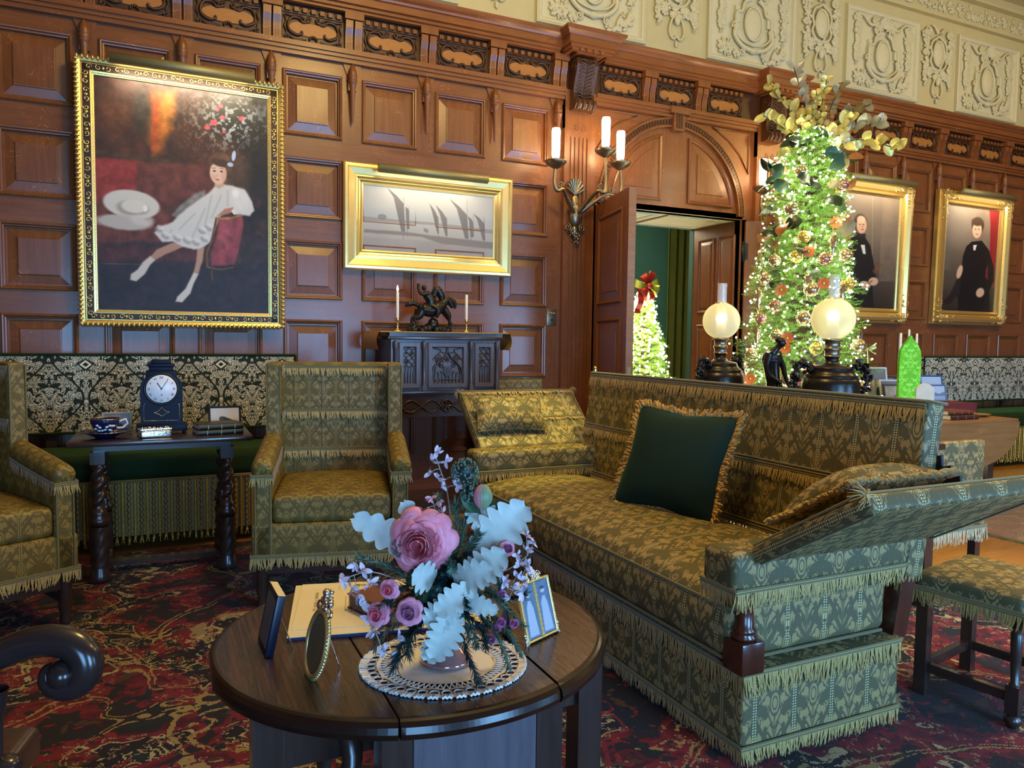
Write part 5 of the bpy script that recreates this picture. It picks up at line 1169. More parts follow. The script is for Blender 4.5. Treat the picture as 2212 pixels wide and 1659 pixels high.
for sx in (-1, 1):
    m.tube([(sx * x, yf - .006, z) for x, _, z in smooth_path([(.05, 0, zc), (.12, 0, zc + .045), (.20, 0, zc), (.28, 0, zc - .045), (.36, 0, zc), (.42, 0, zc + .03)], 4)], .006, n=5); m.tube([(sx * x, yf - .006, z) for x, _, z in smooth_path([(.05, 0, zc), (.12, 0, zc - .045), (.20, 0, zc), (.28, 0, zc + .045), (.36, 0, zc), (.42, 0, zc - .03)], 4)], .006, n=5)
    for k in range(4): m.ball((sx * (.16 + k * .08), yf - .008, zc + (.035 if k % 2 else -.035)), .008, n=6, m=4)
m.build('apron_carving', M_DARK, cb)
def door(x0, x1, z0, z1, centre):
    d = MB(); d.rings(x0, x1, z0, z1, [(0, 0), (0, .02), (.004, .024), (.030, .024), (.036, .012), (.038, .002)], yf).build
    o = d.build('door', M_CAB, cb); m = MB(); a, b, c, e = x0 + .038, x1 - .038, z0 + .038, z1 - .038; cx_ = (a + b) / 2; y = yf - .006
    if centre:
        for sx in (-1, 1):
            m.tube([(cx_ + sx * x, y - .006, z) for x, _, z in smooth_path([((b - a) / 2, 0, c + .06), ((b - a) / 2 - .01, 0, c + .11), (.06, 0, e - .10), (.02, 0, e - .06), (0, 0, e - .015)], 5)], .0075, n=6)
            m.tube([(cx_ + sx * x, y - .003, z) for x, _, z in smooth_path([((b - a) / 2 - .005, 0, e), (.05, 0, e - .02), (.09, 0, e - .06), ((b - a) / 2, 0, e - .09)], 4)], .004, n=5)
            m.tube([(cx_ + x, y - .004, z) for x, _, z in spiral(sx * .075, e - .085, .025, .004, 0, sx * 1.4)], .005, n=5)
            for k in range(4): m.tube([(cx_ + sx * (.014 + k * .028), y, c), (cx_ + sx * (.014 + k * .028), y - .004, c + .07), (cx_ + sx * (.028 + k * .028), y, c + .10 - k * .012)], .0045, n=5)
            for k in range(5): m.ball((cx_ + sx * (.035 + (k % 3) * .026), y, e - .035 - k * .022), (.010, .005, .007), n=6, m=4)
            m.tube([(cx_ + x, y - .004, z) for x, _, z in spiral(sx * .045, e - .13, .020, .004, 2, -sx * 1.3)], .0045, n=5)
            m.tube([(cx_ + sx * x, y - .005, z) for x, _, z in smooth_path([((b - a) / 2 - .012, 0, c + .02), (.09, 0, c + .12), (.05, 0, c + .19), (0, 0, e - .10)], 4)], .0045, n=5)
        for k in range(7): m.ball((cx_ - .09 + k * .03, y, c + .02), .007, n=6, m=4)
        m.ball((cx_, y - .004, e - .01), (.010, .008, .014)); m.ball((cx_, y - .004, e - .075), (.007, .006, .015))
        sh = [(-.032, .036), (.032, .036), (.034, -.005), (.02, -.03), (0, -.04), (-.02, -.03), (-.034, -.005)]
        m.prism([(cx_ + p, (c + e) / 2 - .045 + q) for p, q in sh], y - .012, y)
        m.build('tracery', M_DARK, o)
        text_mesh('S', 0.055, M_DARK, 'carved_letter', cb, T(cx_, y - .0135, (c + e) / 2 - .045, rx=PI / 2), .002)
    else:
        for q0 in (-.022, .022):
            for sx in (-1, 1): m.tube([(cx_ + q0 + sx * (.011 + .011 * math.cos(j * .785)), y - .002, c + .11 + (e - c - .11) * j / 24) for j in range(25)], .0036, n=5)
        for k in range(6):
            z = c + .135 + k * .027; m.ball((cx_ + (-.022 if k % 2 else .022), y, z), (.008, .004, .008), n=6, m=4)
        for k in range(3):
            z = c + .16 + k * .055
            for q in range(4): aa = PI / 2 * q; m.ball((cx_ + (k % 2 - .5) * .03 + .010 * math.cos(aa), y, z + .010 * math.sin(aa)), .0075, n=6, m=4)
        for k in range(4): xx = a + (b - a) * (k + .5) / 4; m.tube([(xx, y, c), (xx, y - .003, c + .07), (xx + .008, y, c + .12)], .0045, n=5)
        m.build('tracery', M_DARK, o)
door(-.375, -.215, .955, 1.29, False); door(-.155, .155, .955, 1.29, True); door(.215, .375, .955, 1.29, False)
for x in (-.40, -.185, .185, .40):
    m = MB(); m.lathe([(.013, .95), (.016, .97), (.012, .985), (.012, 1.24), (.017, 1.25), (.014, 1.262), (.017, 1.27), (.016, 1.285), (.006, 1.30), (0, 1.305)], M=T(x, yf - .018, 0), n=10, flute=(4, .12)); m.b2(x - .016, x + .016, yf - .036, yf, .935, .975)
    m.build('column', M_CAB, cb)
for x in (-.40, .40):
    for y in (yf + .03, .19): MB().b2(x - .025, x + .025, y - .025, y + .025, .10, .74).build('leg', M_DARKV, cb)
MB().b2(-w, w, yf, .22, .06, .11).b2(-w - .02, w + .02, yf - .02, .22, 0, .06).build('plinth', M_DARK, cb)
# runner
r = MB(); r.b2(-.52, .49, -.238, .20, 0, .009, bev=.003); 
def hang(m, x, sx):
    m.grid(lambda u, v: (x + sx * (0.012 + .018 * math.sin(u * PI) * (1 - .3 * v)), -.235 + .43 * v, .006 - .13 * u), 8, 10, uvs=(.2, .4))
hang(r, -.515, -1); hang(r, .485, 1)
ro = r.build('table_runner', M_CORD); ro.location = (1.91, 5.45, 1.3605); tag(ro, 'narrow gold cloth runner lying over the top of the carved cabinet', 'cloth')
def candlestick(label, x, y, z, h, lit, s=1.0):
    t = thing('brass_candlestick', label, 'candlestick', (x, y, z), 0, 'candlesticks on the carved cabinet')
    MB().lathe([(0, 0), (.030 * s, 0), (.030 * s, .006), (.012 * s, .014), (.006 * s, .03), (.011 * s, .045), (.006 * s, .055), (.006 * s, .07), (.013 * s, .08), (.013 * s, .10), (.009 * s, .104), (0, .104)], n=18).build('stick', M_BRASS, t)
    MB().lathe([(.0105, .10), (.0105, .10 + h), (.004, .105 + h), (0, .105 + h)], n=12).build('candle', M_WAX, t)
    if lit: MB().lathe([(0, 0), (.006, .008), (.008, .02), (.004, .04), (0, .05)], M=T(0, 0, .105 + h), n=10).build('flame', FLAME, t)
    else: MB().tube([(0, 0, .105 + h), (0, 0, .12 + h)], .0015, n=5).build('wick', M_INK, t)
FLAME = frosted('candle_flame', (1, .8, .4), (1.0, .72, .25), 14)
candlestick('brass candlestick with a lit white candle, left end of the cabinet top', 1.545, 5.31, 1.367, .185, True); candlestick('brass candlestick with an unlit white candle, right end of the cabinet top', 2.085, 5.31, 1.367, .185, False)
# bronze horse and rider
hs = thing('bronze_sculpture', 'black bronze of a rearing horse with a twisting rider on a rocky base', 'sculpture', (1.83, 5.40, 1.367))
R = random.Random(12); m = MB()
for k in range(46): a = R.uniform(0, 6.28); q = R.random() ** .5; m.ball((.16 * q * math.cos(a), .07 * q * math.sin(a), .012 + .03 * (1 - q)), (R.uniform(.02, .045), R.uniform(.02, .035), R.uniform(.012, .035)), n=7, m=5)
m.ball((0.02, 0, .06), (.045, .035, .05)); m.build('rock_base', M_BRONZED, hs)
m = MB(); TB = lambda P, r: m.tube(smooth_path(P, 5), list(np.interp(np.linspace(0, 1, (len(P) - 1) * 5 + 1), np.linspace(0, 1, len(r)), r)), n=10)
TB([(-.09, 0, .17), (-.06, 0, .175), (0, 0, .165), (.06, 0, .19), (.10, 0, .22)], [.03, .052, .05, .055, .035]); TB([(.09, 0, .21), (.13, 0, .25), (.15, 0, .235), (.175, -.005, .19)], [.036, .028, .024, .012])
TB([(.155, 0, .25), (.185, 0, .235), (.195, 0, .20), (.19, 0, .185)], [.02, .018, .012, .009])
for sy in (-1, 1):
    TB([(-.08, sy * .025, .16), (-.10, sy * .03, .12), (-.135, sy * .03, .10), (-.13 - .01 * sy, sy * .03, .06), (-.15, sy * .03, .03)], [.04, .028, .014, .010, .012])
    TB([(.10, sy * .025, .18), (.135, sy * .03, .13), (.15 + .01 * sy, sy * .03, .09), (.165, sy * .03, .05)], [.028, .018, .010, .011])
TB([(-.09, 0, .19), (-.13, 0, .215), (-.17, 0, .21), (-.20, 0, .19)], [.012, .02, .022, .006])
m.build('horse', M_BRONZED, hs)
m = MB(); TB([(.0, 0, .19), (.0, 0, .24), (-.03, 0, .28), (-.045, 0, .31)], [.035, .038, .034, .018]); m.ball((-.055, 0, .335), (.018, .018, .023))
TB([(-.03, -.02, .29), (-.08, -.03, .285), (-.105, -.02, .32), (-.10, -.01, .36)], [.016, .014, .010, .012]); TB([(-.01, .02, .29), (.05, .02, .30), (.08, 0, .26)], [.016, .013, .009]); TB([(0, -.03, .20), (.04, -.055, .17), (.03, -.05, .11)], [.024, .02, .012]); TB([(0, .03, .20), (.04, .055, .17), (.03, .05, .11)], [.024, .02, .012])
TB([(.02, 0, .27), (.05, .01, .33), (.085, .01, .28), (.09, 0, .22)], [.02, .03, .03, .01]); m.build('rider', M_BRONZED, hs)
# ------------------------------------------------------------------ spiral-leg console table
ct = thing('console_table', 'narrow dark table with four rope-twist legs in front of the patterned settle', 'table', (-0.01, 4.66, 0))
MB().b2(-.455, .455, -.27, .27, .735, .76, bev=.004).build('tabletop', M_DARK, ct)
MB().b2(-.34, .34, -.20, .20, .70, .735).build('apron', M_DARK, ct)
for sx in (-1, 1):
    for sy in (-1, 1):
        m = MB(); x, y = sx * .32, sy * .19
        def tw(z0, z1, r, turns, amp, lobes=2):
            N = 40; vs = []
            for i in range(N + 1):
                z = z0 + (z1 - z0) * i / N; ph = 2 * PI * turns * i / N; e = min(1, min(i, N - i) / 4)
                for j in range(14): a = 2 * PI * j / 14; rr = r * (1 + amp * e * math.cos(lobes * (a - ph / lobes))); vs.append((x + rr * math.cos(a), y + rr * math.sin(a), z))
            m.add(vs, [(i * 14 + j, i * 14 + (j + 1) % 14, (i + 1) * 14 + (j + 1) % 14, (i + 1) * 14 + j) for i in range(N) for j in range(14)], None, None, 0, True)
        m.b2(x - .035, x + .035, y - .035, y + .035, .635, .70); tw(.40, .635, .030, 3, .26); m.lathe([(.03, .30), (.048, .315), (.05, .34), (.036, .355), (.044, .37), (.036, .385), (.03, .40)], M=T(x, y, 0), n=16)
        tw(.08, .30, .042, 3, .14, 5); m.lathe([(0, 0), (.05, 0), (.055, .02), (.05, .045), (.042, .08)], M=T(x, y, 0), n=16); m.build('leg', M_DARKV, ct)
m = MB()
for sx in (-1, 1): m.b2(sx * .32 - .03, sx * .32 + .03, -.19, .19, .035, .065)
m.b2(-.32, .32, -.035, .035, .035, .060); m.build('stretcher', M_DARK, ct)
# mantel clock
ck = thing('bracket_clock', 'dark blue-black arched clock with a white dial on the narrow table', 'clock', (-0.02, 4.73, 0.76))
m = MB(); m.b2(-.115, .115, -.06, .06, .012, .045, bev=.004); m.b2(-.095, .095, -.05, .05, .045, .235); arcp = [(-.095, .235)] + [(.095 * math.cos(PI - PI * k / 16), .235 + .062 * math.sin(PI * k / 16)) for k in range(1, 16)] + [(.095, .235)]
m.prism(arcp, -.05, .05); m.b2(-.07, .07, -.045, .045, .275, .31, bev=.003); m.b2(-.055, .055, -.04, .04, .31, .33, bev=.003); m.b2(-.062, .062, -.044, .044, .33, .345, bev=.003); m.b2(-.045, .045, -.035, .035, .345, .365, bev=.004)
for sx in (-1, 1):
    for sy in (-1, 1): m.ball((sx * .10, sy * .05, .008), .010)
m.build('case', plain('blue_black_case', (.005, .008, .024), .5, 0, .2, 20, 0, spec=.2), ck)
yd = -.053; dz = .222
m = MB(); m.lathe([(0, 0), (.070, 0), (.072, .003), (.076, .006), (.080, .004), (.082, 0)], M=T(0, yd + .004, dz, rx=PI / 2), n=40); m.build('bezel', M_BRONZED, ck)
dl = MB().lathe([(0, 0), (.068, 0), (.069, -.001)], M=T(0, yd - .0015, dz, rx=PI / 2), n=40).build('dial', M_WHITE, ck)
for k, s_ in enumerate(('XII', 'I', 'II', 'III', 'IIII', 'V', 'VI', 'VII', 'VIII', 'IX', 'X', 'XI')):
    a = -k * PI / 6; text_mesh(s_, .014, M_INK, 'numeral', dl, T(.056 * math.sin(-a), yd - .0022, dz + .056 * math.cos(a), rx=PI / 2) @ Matrix.Rotation(a, 4, 'Z'), .0003)
m = MB(); m.b2(-.0012, .0012, -.004, -.003, 0, .055, M=T(0, yd, dz) @ Matrix.Rotation(math.radians(33), 4, 'Y')); m.b2(-.002, .002, -.0032, -.0022, 0, .036, M=T(0, yd, dz) @ Matrix.Rotation(math.radians(-32), 4, 'Y')); m.ball((0, yd - .003, dz), .004); m.ball((0, yd - .002, dz - .03), .003); m.build('hands', M_INK, ck)
m = MB(); yy = -.0515
for pts in ([(-.08, .065), (.08, .065), (.08, .14), (.075, .15)], [(-.08, .065), (-.08, .14), (-.075, .15)], [(-.035, .105), (-.015, .112), (0, .13), (.015, .112), (.035, .105), (.015, .098), (0, .085), (-.015, .098), (-.035, .105)]): m.tube([(x, yy, z) for x, z in pts], .0010, n=4)
m.build('inlay', M_BRASS, ck)
# cup and saucer
CKS = 1.15; ck.scale = (CKS,) * 3
cp = thing('teacup', 'dark blue and white porcelain cup with gilt rim on the narrow table', 'cup', (-.30, 4.58, .7835)); cp.scale = (1.3,) * 3; CB_ = plain('cobalt_porcelain', (.01, .015, .07), .12, 0, .1, 30); CW = plain('white_porcelain', (.8, .78, .74), .15)
MB().lathe([(.0, .004), (.022, .004), (.024, .0), (.026, .004), (.045, .025), (.054, .048), (.058, .062), (.056, .062), (.05, .045), (.03, .012), (0, .010)], n=28).build('bowl', CB_, cp)
m = MB(); R = random.Random(4)
for k in range(14): a = -PI / 2 + R.uniform(-.9, .9); z = R.uniform(.012, .04); r_ = np.interp(z, [.004, .025, .048], [.027, .046, .055]); m.ball((r_ * math.cos(a), r_ * math.sin(a), z), (.007, .004, .005), n=6, m=4)
m.tube([(.054, 0, .05), (.078, 0, .058), (.084, 0, .04), (.066, 0, .022), (.045, 0, .022)], .0045, n=6); m.build('handle', CW, cp)
MB().tube([(.0575 * math.cos(2 * PI * k / 24), .0575 * math.sin(2 * PI * k / 24), .062) for k in range(24)], .0016, n=4, closed=True).build('gilt_rim', M_BRASS, cp)
sc_ = thing('saucer', 'dark blue porcelain saucer under the cup on the narrow table', 'saucer', (-.30, 4.58, .7605)); sc_.scale = (1.3,) * 3
MB().lathe([(0, .002), (.035, .0), (.04, .003), (.075, .020), (.096, .026), (.095, .029), (.07, .022), (.035, .0065), (0, .0065)], n=32).build('dish', CB_, sc_)
MB().tube([(.0945 * math.cos(2 * PI * k / 30), .0945 * math.sin(2 * PI * k / 30), .028) for k in range(30)], .0014, n=4, closed=True).build('gilt_rim', M_BRASS, sc_)
# silver box
sb = thing('silver_box', 'small embossed silver box lying at an angle before the clock', 'box', (-.055, 4.50, .7605), math.radians(14))
MB().rbox((0, 0, .022), (.16, .065, .042), .012, n=3).build('body', M_SILVER, sb); m = MB().rbox((0, 0, .046), (.165, .07, .012), .005, n=3); R = random.Random(2)
for k in range(40): m.ball((R.uniform(-.07, .07), R.uniform(-.028, .028), .053), R.uniform(.003, .006), n=5, m=3)
m.build('lid', M_SILVER, sb)
def book(name, label, cat, x, y, z, rz, w, d, h, cover, pages=None, group=None, text=None):
    t = thing(name, label, cat, (x, y, z), rz, group); c = MB()
    c.b2(-w / 2, w / 2, -d / 2, d / 2, 0, .003).b2(-w / 2, w / 2, -d / 2, d / 2, h - .003, h); c.lathe([(h / 2, -w / 2), (h / 2, w / 2)], M=T(0, -d / 2, h / 2) @ Matrix.Rotation(PI / 2, 4, 'Y'), n=8, a0=-PI, a1=0)
    c.build('cover', cover, t); MB().b2(-w / 2 + .003, w / 2 - .003, -d / 2, d / 2 - .003, .003, h - .003).build('pages', pages or M_PAGE, t)
    b = MB()
    for e in (-.3, 0, .3): b.b2(e * w - .002, e * w + .002, -d / 2 - h / 2 - .0008, -d / 2 - h / 2 + .001, .003, h - .003)
    b.build('spine_band', M_BRASSM, t); return t
M_PAGE = plain('book_pages', lin(206, 196, 172), .8, 0, .15, 200); M_BKG = plain('dark_green_leather', lin(34, 40, 34), .4, 0, .2, 60); M_BKR = plain('red_brown_leather', lin(104, 44, 28), .4, 0, .2, 60)
book('closed_book', 'dark green closed book, upper of two on the narrow table', 'book', .27, 4.60, .7915, math.radians(10), .24, .17, .030, M_BKG)
book('closed_book', 'dark green closed book, lower of two on the narrow table', 'book', .27, 4.605, .7605, math.radians(8), .245, .175, .031, M_BKG)
def photo_frame(name, label, M, w, h, rim, fmat, paint, d=.012, stand=True, group=None, pw=None, ph=None):
    t = thing(name, label, 'picture frame', group=group); t.matrix_world = M
    m = MB().rings(-w / 2, w / 2, 0, h, [(0, 0), (0, d), (.003, d + .003), (rim * .7, d + .001), (rim, d - .005)], 0, cap=False); m.b2(-w / 2 + .001, w / 2 - .001, -.004, .002, .001, h - .001)
    m.build('frame', fmat, t); paint.canvas('photograph', pw or w - 2 * rim, ph or h - 2 * rim, t, T(0, -d + .004, h / 2), .2)
    if stand: MB().tube([(0, .002, h * .6), (0, h * .42, .004)], .003, n=5).build('easel_leg', M_BLACK, t)
    return t
def photo(kind, seed=0, nx=60, ny=44, a=(210, 204, 198), b=(60, 56, 54)):
    p = Paint(nx, ny, [(0, 0), (100, 0), (100, 100), (0, 100)], a, seed)
    if kind == 'cone': p.blob(52, 78, 30, 5, (150, 146, 142), .8, .8); p.poly([(30, 50), (46, 46), (82, 70), (82, 74), (44, 78), (30, 74)], b); p.blob(38, 62, 7, 12, (80, 74, 70), 1, .3)
    elif kind == 'people':
        p.mix((p.fbm(4, seed) - .3), (120, 116, 112)); 
        for i in range(2): x = 36 + i * 26; p.blob(x, 44, 8, 11, (176, 170, 164), 1, .3); p.poly([(x - 15, 100), (x - 12, 64), (x, 56), (x + 12, 64), (x + 15, 100)], b if i else (150, 146, 142), 1, .03)
    elif kind == 'lake': p.im[:] = (176, 196, 222); p.poly([(0, 55), (30, 42), (60, 58), (100, 40), (100, 72), (0, 72)], (110, 130, 160)); p.poly([(0, 70), (100, 70), (100, 100), (0, 100)], (150, 172, 204))
    elif kind == 'figure': p.im[:] = (96, 118, 140); p.mix((p.fbm(3, seed) - .4), (140, 150, 160)); p.poly([(14, 96), (26, 42), (42, 30), (62, 30), (76, 44), (88, 96)], (176, 184, 194), 1, .04); p.blob(52, 20, 17, 9, (190, 188, 186), 1, .4); p.blob(52, 14, 19, 7, (70, 70, 74), .8, .4)
    return p
photo_frame('photo_frame', 'small black-framed picture of a cone shape behind the two books', T(.325, 4.80, .762, rx=math.radians(-12), rz=math.radians(2)), .185, .135, .012, M_BLACK, photo('cone', 1, 90, 64))
photo_frame('photo_frame', 'small pale-framed picture standing behind the blue cup', T(-.255, 4.80, .762, rx=math.radians(-12)), .155, .115, .016, plain('pale_wood_frame', lin(170, 150, 130), .5), photo('people', 5, 50, 40, (150, 140, 130)))
# ------------------------------------------------------------------ carpets
o = tag(MB().b2(-3.5, 3.95, -1.6, 5.02, -.005, 0.0).build('oriental_carpet', M_RUG), 'large dark red oriental carpet under the sofa and tables', 'carpet')
fr_ = MB(); fringe(fr_, [(5.25, 1.6, -.002), (5.25, 4.3, -.002)], .07, .008, down=(-1, 0, 0), head=False)
ro = tag(MB().b2(5.25, 8.2, 1.6, 4.4, -.005, 0.0).build('oriental_carpet', M_RUG2), 'pale gold and rose carpet lying beyond the bare floorboards on the right', 'carpet')
fr_.build('carpet_fringe', [plain('grey_green_fringe', lin(104, 116, 92), .8), M_FRH], ro)
# ------------------------------------------------------------------ oval gateleg table
TZ = 0.62; TX, TY, TA, TB_ = 0.538, 1.698, 0.458, 0.435
gt = thing('gateleg_table', 'dark polished oval drop-leaf table with a lace mat and flowers', 'table', (TX, TY, 0))
def slabx(xa, xb, name):
    xs_ = [xa + (xb - xa) * k / 24 for k in range(25)]; f = lambda x: TB_ * math.sqrt(max(0, 1 - (x / TA) ** 2))
    prof = [(0.0, 0.0), (0.0, 0.0), (0.006, -0.001), (0.012, -0.004), (0.019, -0.012), (0.022, -0.024), (0.018, -0.036), (0.006, -0.043), (-0.01, -0.045)]
    m = MB(); rings = []
    ang0 = math.acos(max(-1, min(1, xb / TA))); ang1 = math.acos(max(-1, min(1, xa / TA)))
    A = [ang0 + (ang1 - ang0) * k / 30 for k in range(31)]
    loop = [(a, 1) for a in A] + [(a, -1) for a in A[::-1]]
    for off, dz in prof:
        rings.append([(min(xb, max(xa, (TA - .012 + off) * math.cos(a))) , s_ * (TB_ - .012 + off) * math.sin(a), TZ + dz) for a, s_ in loop])
    n = len(loop)
    m.add(rings[0], [tuple(range(n))], None, None, 0)
    for i in range(1, len(rings) - 1): m.add(rings[i] + rings[i + 1], [(k, k + n, (k + 1) % n + n, (k + 1) % n) for k in range(n)], None, None, 1, False)
    m.add(rings[-1], [tuple(range(n))[::-1]], None, None, 0); return m.build(name, [M_TABLE, M_TEDGE], gt)
slabx(-TA + .0, -.158, 'leaf'); slabx(-.1555, .1805, 'tabletop'); slabx(.183, TA, 'leaf')
m = MB(); m.b2(-.15, .175, -.365, -.34, .44, .575); m.b2(-.15, .175, .34, .365, .44, .575); m.b2(-.15, -.125, -.36, .36, .44, .575); m.b2(.15, .175, -.36, .36, .44, .575)
m.build('apron', M_DARK, gt)
MB().b2(-.118, .143, -.375, -.365, .425, .572).build('drawer', M_CAB, gt)
for x in (-.15, .175):
    for y in (-.345, .345):
        m = MB(); m.b2(x - .03, x + .03, y - .03, y + .03, .38, .575); m.lathe([(.028, .10), (.018, .12), (.028, .16), (.02, .2), (.026, .3), (.018, .36), (.028, .38)], M=T(x, y, 0), n=14); m.b2(x - .03, x + .03, y - .03, y + .03, 0, .10); m.build('leg', M_DARKV, gt)
for sx, x in ((-1, -.36), (1, .385)):
    g = MB(); g.b2(x - .032, x + .032, -.19, -.13, 0.0, .575); g.b2(min(x, sx * .15), max(x, sx * .15), -.175, -.145, .44, .56); g.b2(min(x, sx * .15), max(x, sx * .15), -.175, -.145, .05, .10); g.build('gate', M_DARKV, gt)
m = MB(); N = 30; vs = []
for i in range(N + 1):
    z = .12 + .46 * i / N; a0 = i * .55
    for j in range(10): a = 2 * PI * j / 10; vs.append((-.21 + .022 * math.cos(a) + .010 * math.cos(a0), -.22 + .022 * math.sin(a) + .010 * math.sin(a0), z))
m.add(vs, [(i * 10 + j, i * 10 + (j + 1) % 10, (i + 1) * 10 + (j + 1) % 10, (i + 1) * 10 + j) for i in range(N) for j in range(10)], None, None, 0, True)
m.b2(-.235, -.185, -.245, -.195, 0, .12); m.build('twisted_post', M_DARKV, gt)
# lace mat
R = random.Random(7); lc = MB()
def lace(r, ph, n, w): return r + w * abs(math.sin(n * ph / 2))
L0 = 64
def ringz(m, r0, r1, n, w0, w1, z0, z1, seg=192):
    vs = []
    for j in range(seg):
        a = 2 * PI * j / seg
        for r_, w_, z_ in ((r0, w0, z0), (r1, w1, z1)):
            rr = r_ + w_ * abs(math.sin(n * a / 2)); vs.append((rr * 1.08 * math.cos(a), rr * .96 * math.sin(a), z_ + .0012 + .0012 * math.sin(17 * a)))
    m.add(vs, [(2 * j, 2 * j + 1, (2 * j + 3) % (2 * seg), (2 * j + 2) % (2 * seg)) for j in range(seg)], None, None, 0, True)
lc.lathe([(0, .0022), (.10, .0022)], M=T(s=(1.08, .96, 1)), n=48); ringz(lc, .10, .104, 1, 0, 0, .0022, .004)
for k in range(64):
    a = 2 * PI * k / 64; c_, s_ = 1.08 * math.cos(a), .96 * math.sin(a); lc.tube([(.103 * c_, .103 * s_, .003), (.126 * 1.08 * math.cos(a + .05), .126 * .96 * math.sin(a + .05), .003)], .0016, n=4); lc.tube([(.103 * c_, .103 * s_, .003), (.126 * 1.08 * math.cos(a - .05), .126 * .96 * math.sin(a - .05), .003)], .0016, n=4)
ringz(lc, .124, .132, 1, 0, 0, .003, .004)
for k in range(40):
    a = 2 * PI * k / 40; r_ = .142; cx_, cy_ = r_ * 1.08 * math.cos(a), r_ * .96 * math.sin(a); lc.tube([(cx_ + .010 * math.cos(q * PI / 4), cy_ + .010 * math.sin(q * PI / 4), .003) for q in range(8)], .0018, n=4, closed=True)
    for q in range(5): b = a + (q - 2) * .03; lc.tube([(.150 * 1.08 * math.cos(b), .150 * .96 * math.sin(b), .003), (.166 * 1.08 * math.cos(a + (q - 2) * .022), .166 * .96 * math.sin(a + (q - 2) * .022), .0035 + .002 * (q % 2))], [.0022, .0032], n=4)
ringz(lc, .150, .150, 40, 0, .016, .003, .0035)
dl_ = lc.build('lace_doily', plain('white_lace_linen', lin(226, 220, 212), .8, 0, .12, 14, .2)); dl_.location = (.535, 1.478, TZ); dl_.rotation_euler = (0, 0, -.3); tag(dl_, 'white scalloped lace doily under the flower bowl on the oval table', 'doily')
# ------------------------------------------------------------------ flower bowl and bouquet (local x across, z up, front is -y)
BX, BY = .545, 1.487; brz = math.radians(-25)
fb = thing('footed_bowl', 'copper-toned footed glass bowl holding the bouquet', 'bowl', (BX, BY, TZ + .004), brz)
t_ = NT('amethyst_copper_glass'); t_.color((.42, .22, .20)); t_.set(rough=.12, metal=.55, coat=.6); M_CG = t_.m
MB().lathe([(0, .002), (.052, .0), (.057, .004), (.054, .010), (.034, .032), (.014, .054), (.008, .064), (.014, .070), (.009, .078), (.02, .088)], n=36, flute=(12, .012)).build('foot', M_CG, fb)
MB().lathe([(.02, .088), (.045, .10), (.06, .125), (.066, .155), (.063, .155), (.055, .125), (.02, .095)], n=36, flute=(16, .03)).build('bowl', M_CG, fb)
bq = thing('flower_bouquet', 'bouquet with a big pink rose, silvery leaves and pine in the footed bowl', 'flowers', (BX, BY, TZ + .004), brz)
def petalmat(name, c0, c1, ax='v'):
    t = NT(name); u, v, _ = t.xyz(t.coord('UV')); n = t.noise(t.coord('Object'), 60, 2); t.color(t.mixc((v + (n - .5) * .5).clamp(), c0, c1)); t.set(rough=.55, sheen=.2, sss=0.1); t.b.inputs['Subsurface Radius'].default_value = (.01, .004, .004); return t.m
MP_IN = petalmat('deep_pink_petal', lin(224, 84, 104), lin(246, 146, 160)); MP_OUT = petalmat('soft_pink_petal', lin(240, 140, 156), lin(252, 206, 210)); MP_CR = petalmat('cream_pink_petal', lin(226, 140, 160), lin(232, 218, 206)); MP_MAU = petalmat('mauve_petal', lin(170, 80, 130), lin(206, 130, 170))
M_DUSTY = petalmat('silver_felt_leaf', lin(176, 184, 172), lin(224, 224, 212)); M_NEED = plain('grey_green_needles', lin(86, 110, 90), .6, 0, .4, 120); M_NEEDD = plain('dark_blue_green_needles', lin(28, 52, 48), .55, 0, .4, 120)
M_LEAF = plain('glossy_green_leaf', lin(48, 84, 58), .35, 0, .25, 30); M_BLOS = plain('white_mauve_blossom', lin(216, 196, 204), .55, 0, .12, 90); M_BROWN = plain('dusky_brown_foliage', lin(104, 84, 66), .7, 0, .3, 90); M_STEM = plain('pale_stem', lin(150, 148, 138), .6)
def frame_of(n, roll=0):
    n = Vector(n).normalized(); q = n.to_track_quat('Z', 'Y'); return q.to_matrix().to_4x4() @ Matrix.Rotation(roll, 4, 'Z')
def rose(c, nrm, Rr, layers, name, mats, parent, seed=1, cup=1.0):
    R = random.Random(seed); m = MB(); F = T(*c) @ frame_of(nrm)
    for li, (r, n, op, h, mi) in enumerate(layers):
        for k in range(n):
            a = 2 * PI * (k + .5 * (li % 2)) / n + R.uniform(-.15, .15); wd = 1.25 * 2 * PI / n * .5; rr = r * Rr * R.uniform(.92, 1.08); o2 = op + R.uniform(-.08, .08); ph = R.uniform(0, 6)
            def fn(u, v, a=a, wd=wd, rr=rr, o2=o2, h=h, ph=ph):
                s = (u - .5) * 2; w = math.sin(min(1, v * 1.25 + .12) * PI / 2) * (1 - .35 * max(0, v - .75) * 4 * s * s)
                rad = rr * (.18 + .82 * (math.sin(v * PI / 2) ** (1.0 if o2 > .5 else .7))) * (1 - .10 * s * s)
                z = h * Rr * (v ** 1.4) * (1 - o2) + (.10 * Rr * math.sin(v * PI) if o2 > .5 else 0) - o2 * .28 * Rr * max(0, v - .7) * 3 + .03 * Rr * math.sin(s * 4 + ph) * v
                aa = a + s * wd * w; return (rad * math.cos(aa), rad * math.sin(aa), z - .12 * Rr * li * .3)
            m.add(*gridmesh(fn, 8, 7), M=F, uv=None, mat=mi, smooth=True)
    o = m.build(name, mats, parent)
    # petal tint runs from the base to the lip
    return o
def gridmesh(fn, nu, nv):
    vs = [fn(i / nu, j / nv) for i in range(nu + 1) for j in range(nv + 1)]
    return vs, [(i * (nv + 1) + j, (i + 1) * (nv + 1) + j, (i + 1) * (nv + 1) + j + 1, i * (nv + 1) + j + 1) for i in range(nu) for j in range(nv)]
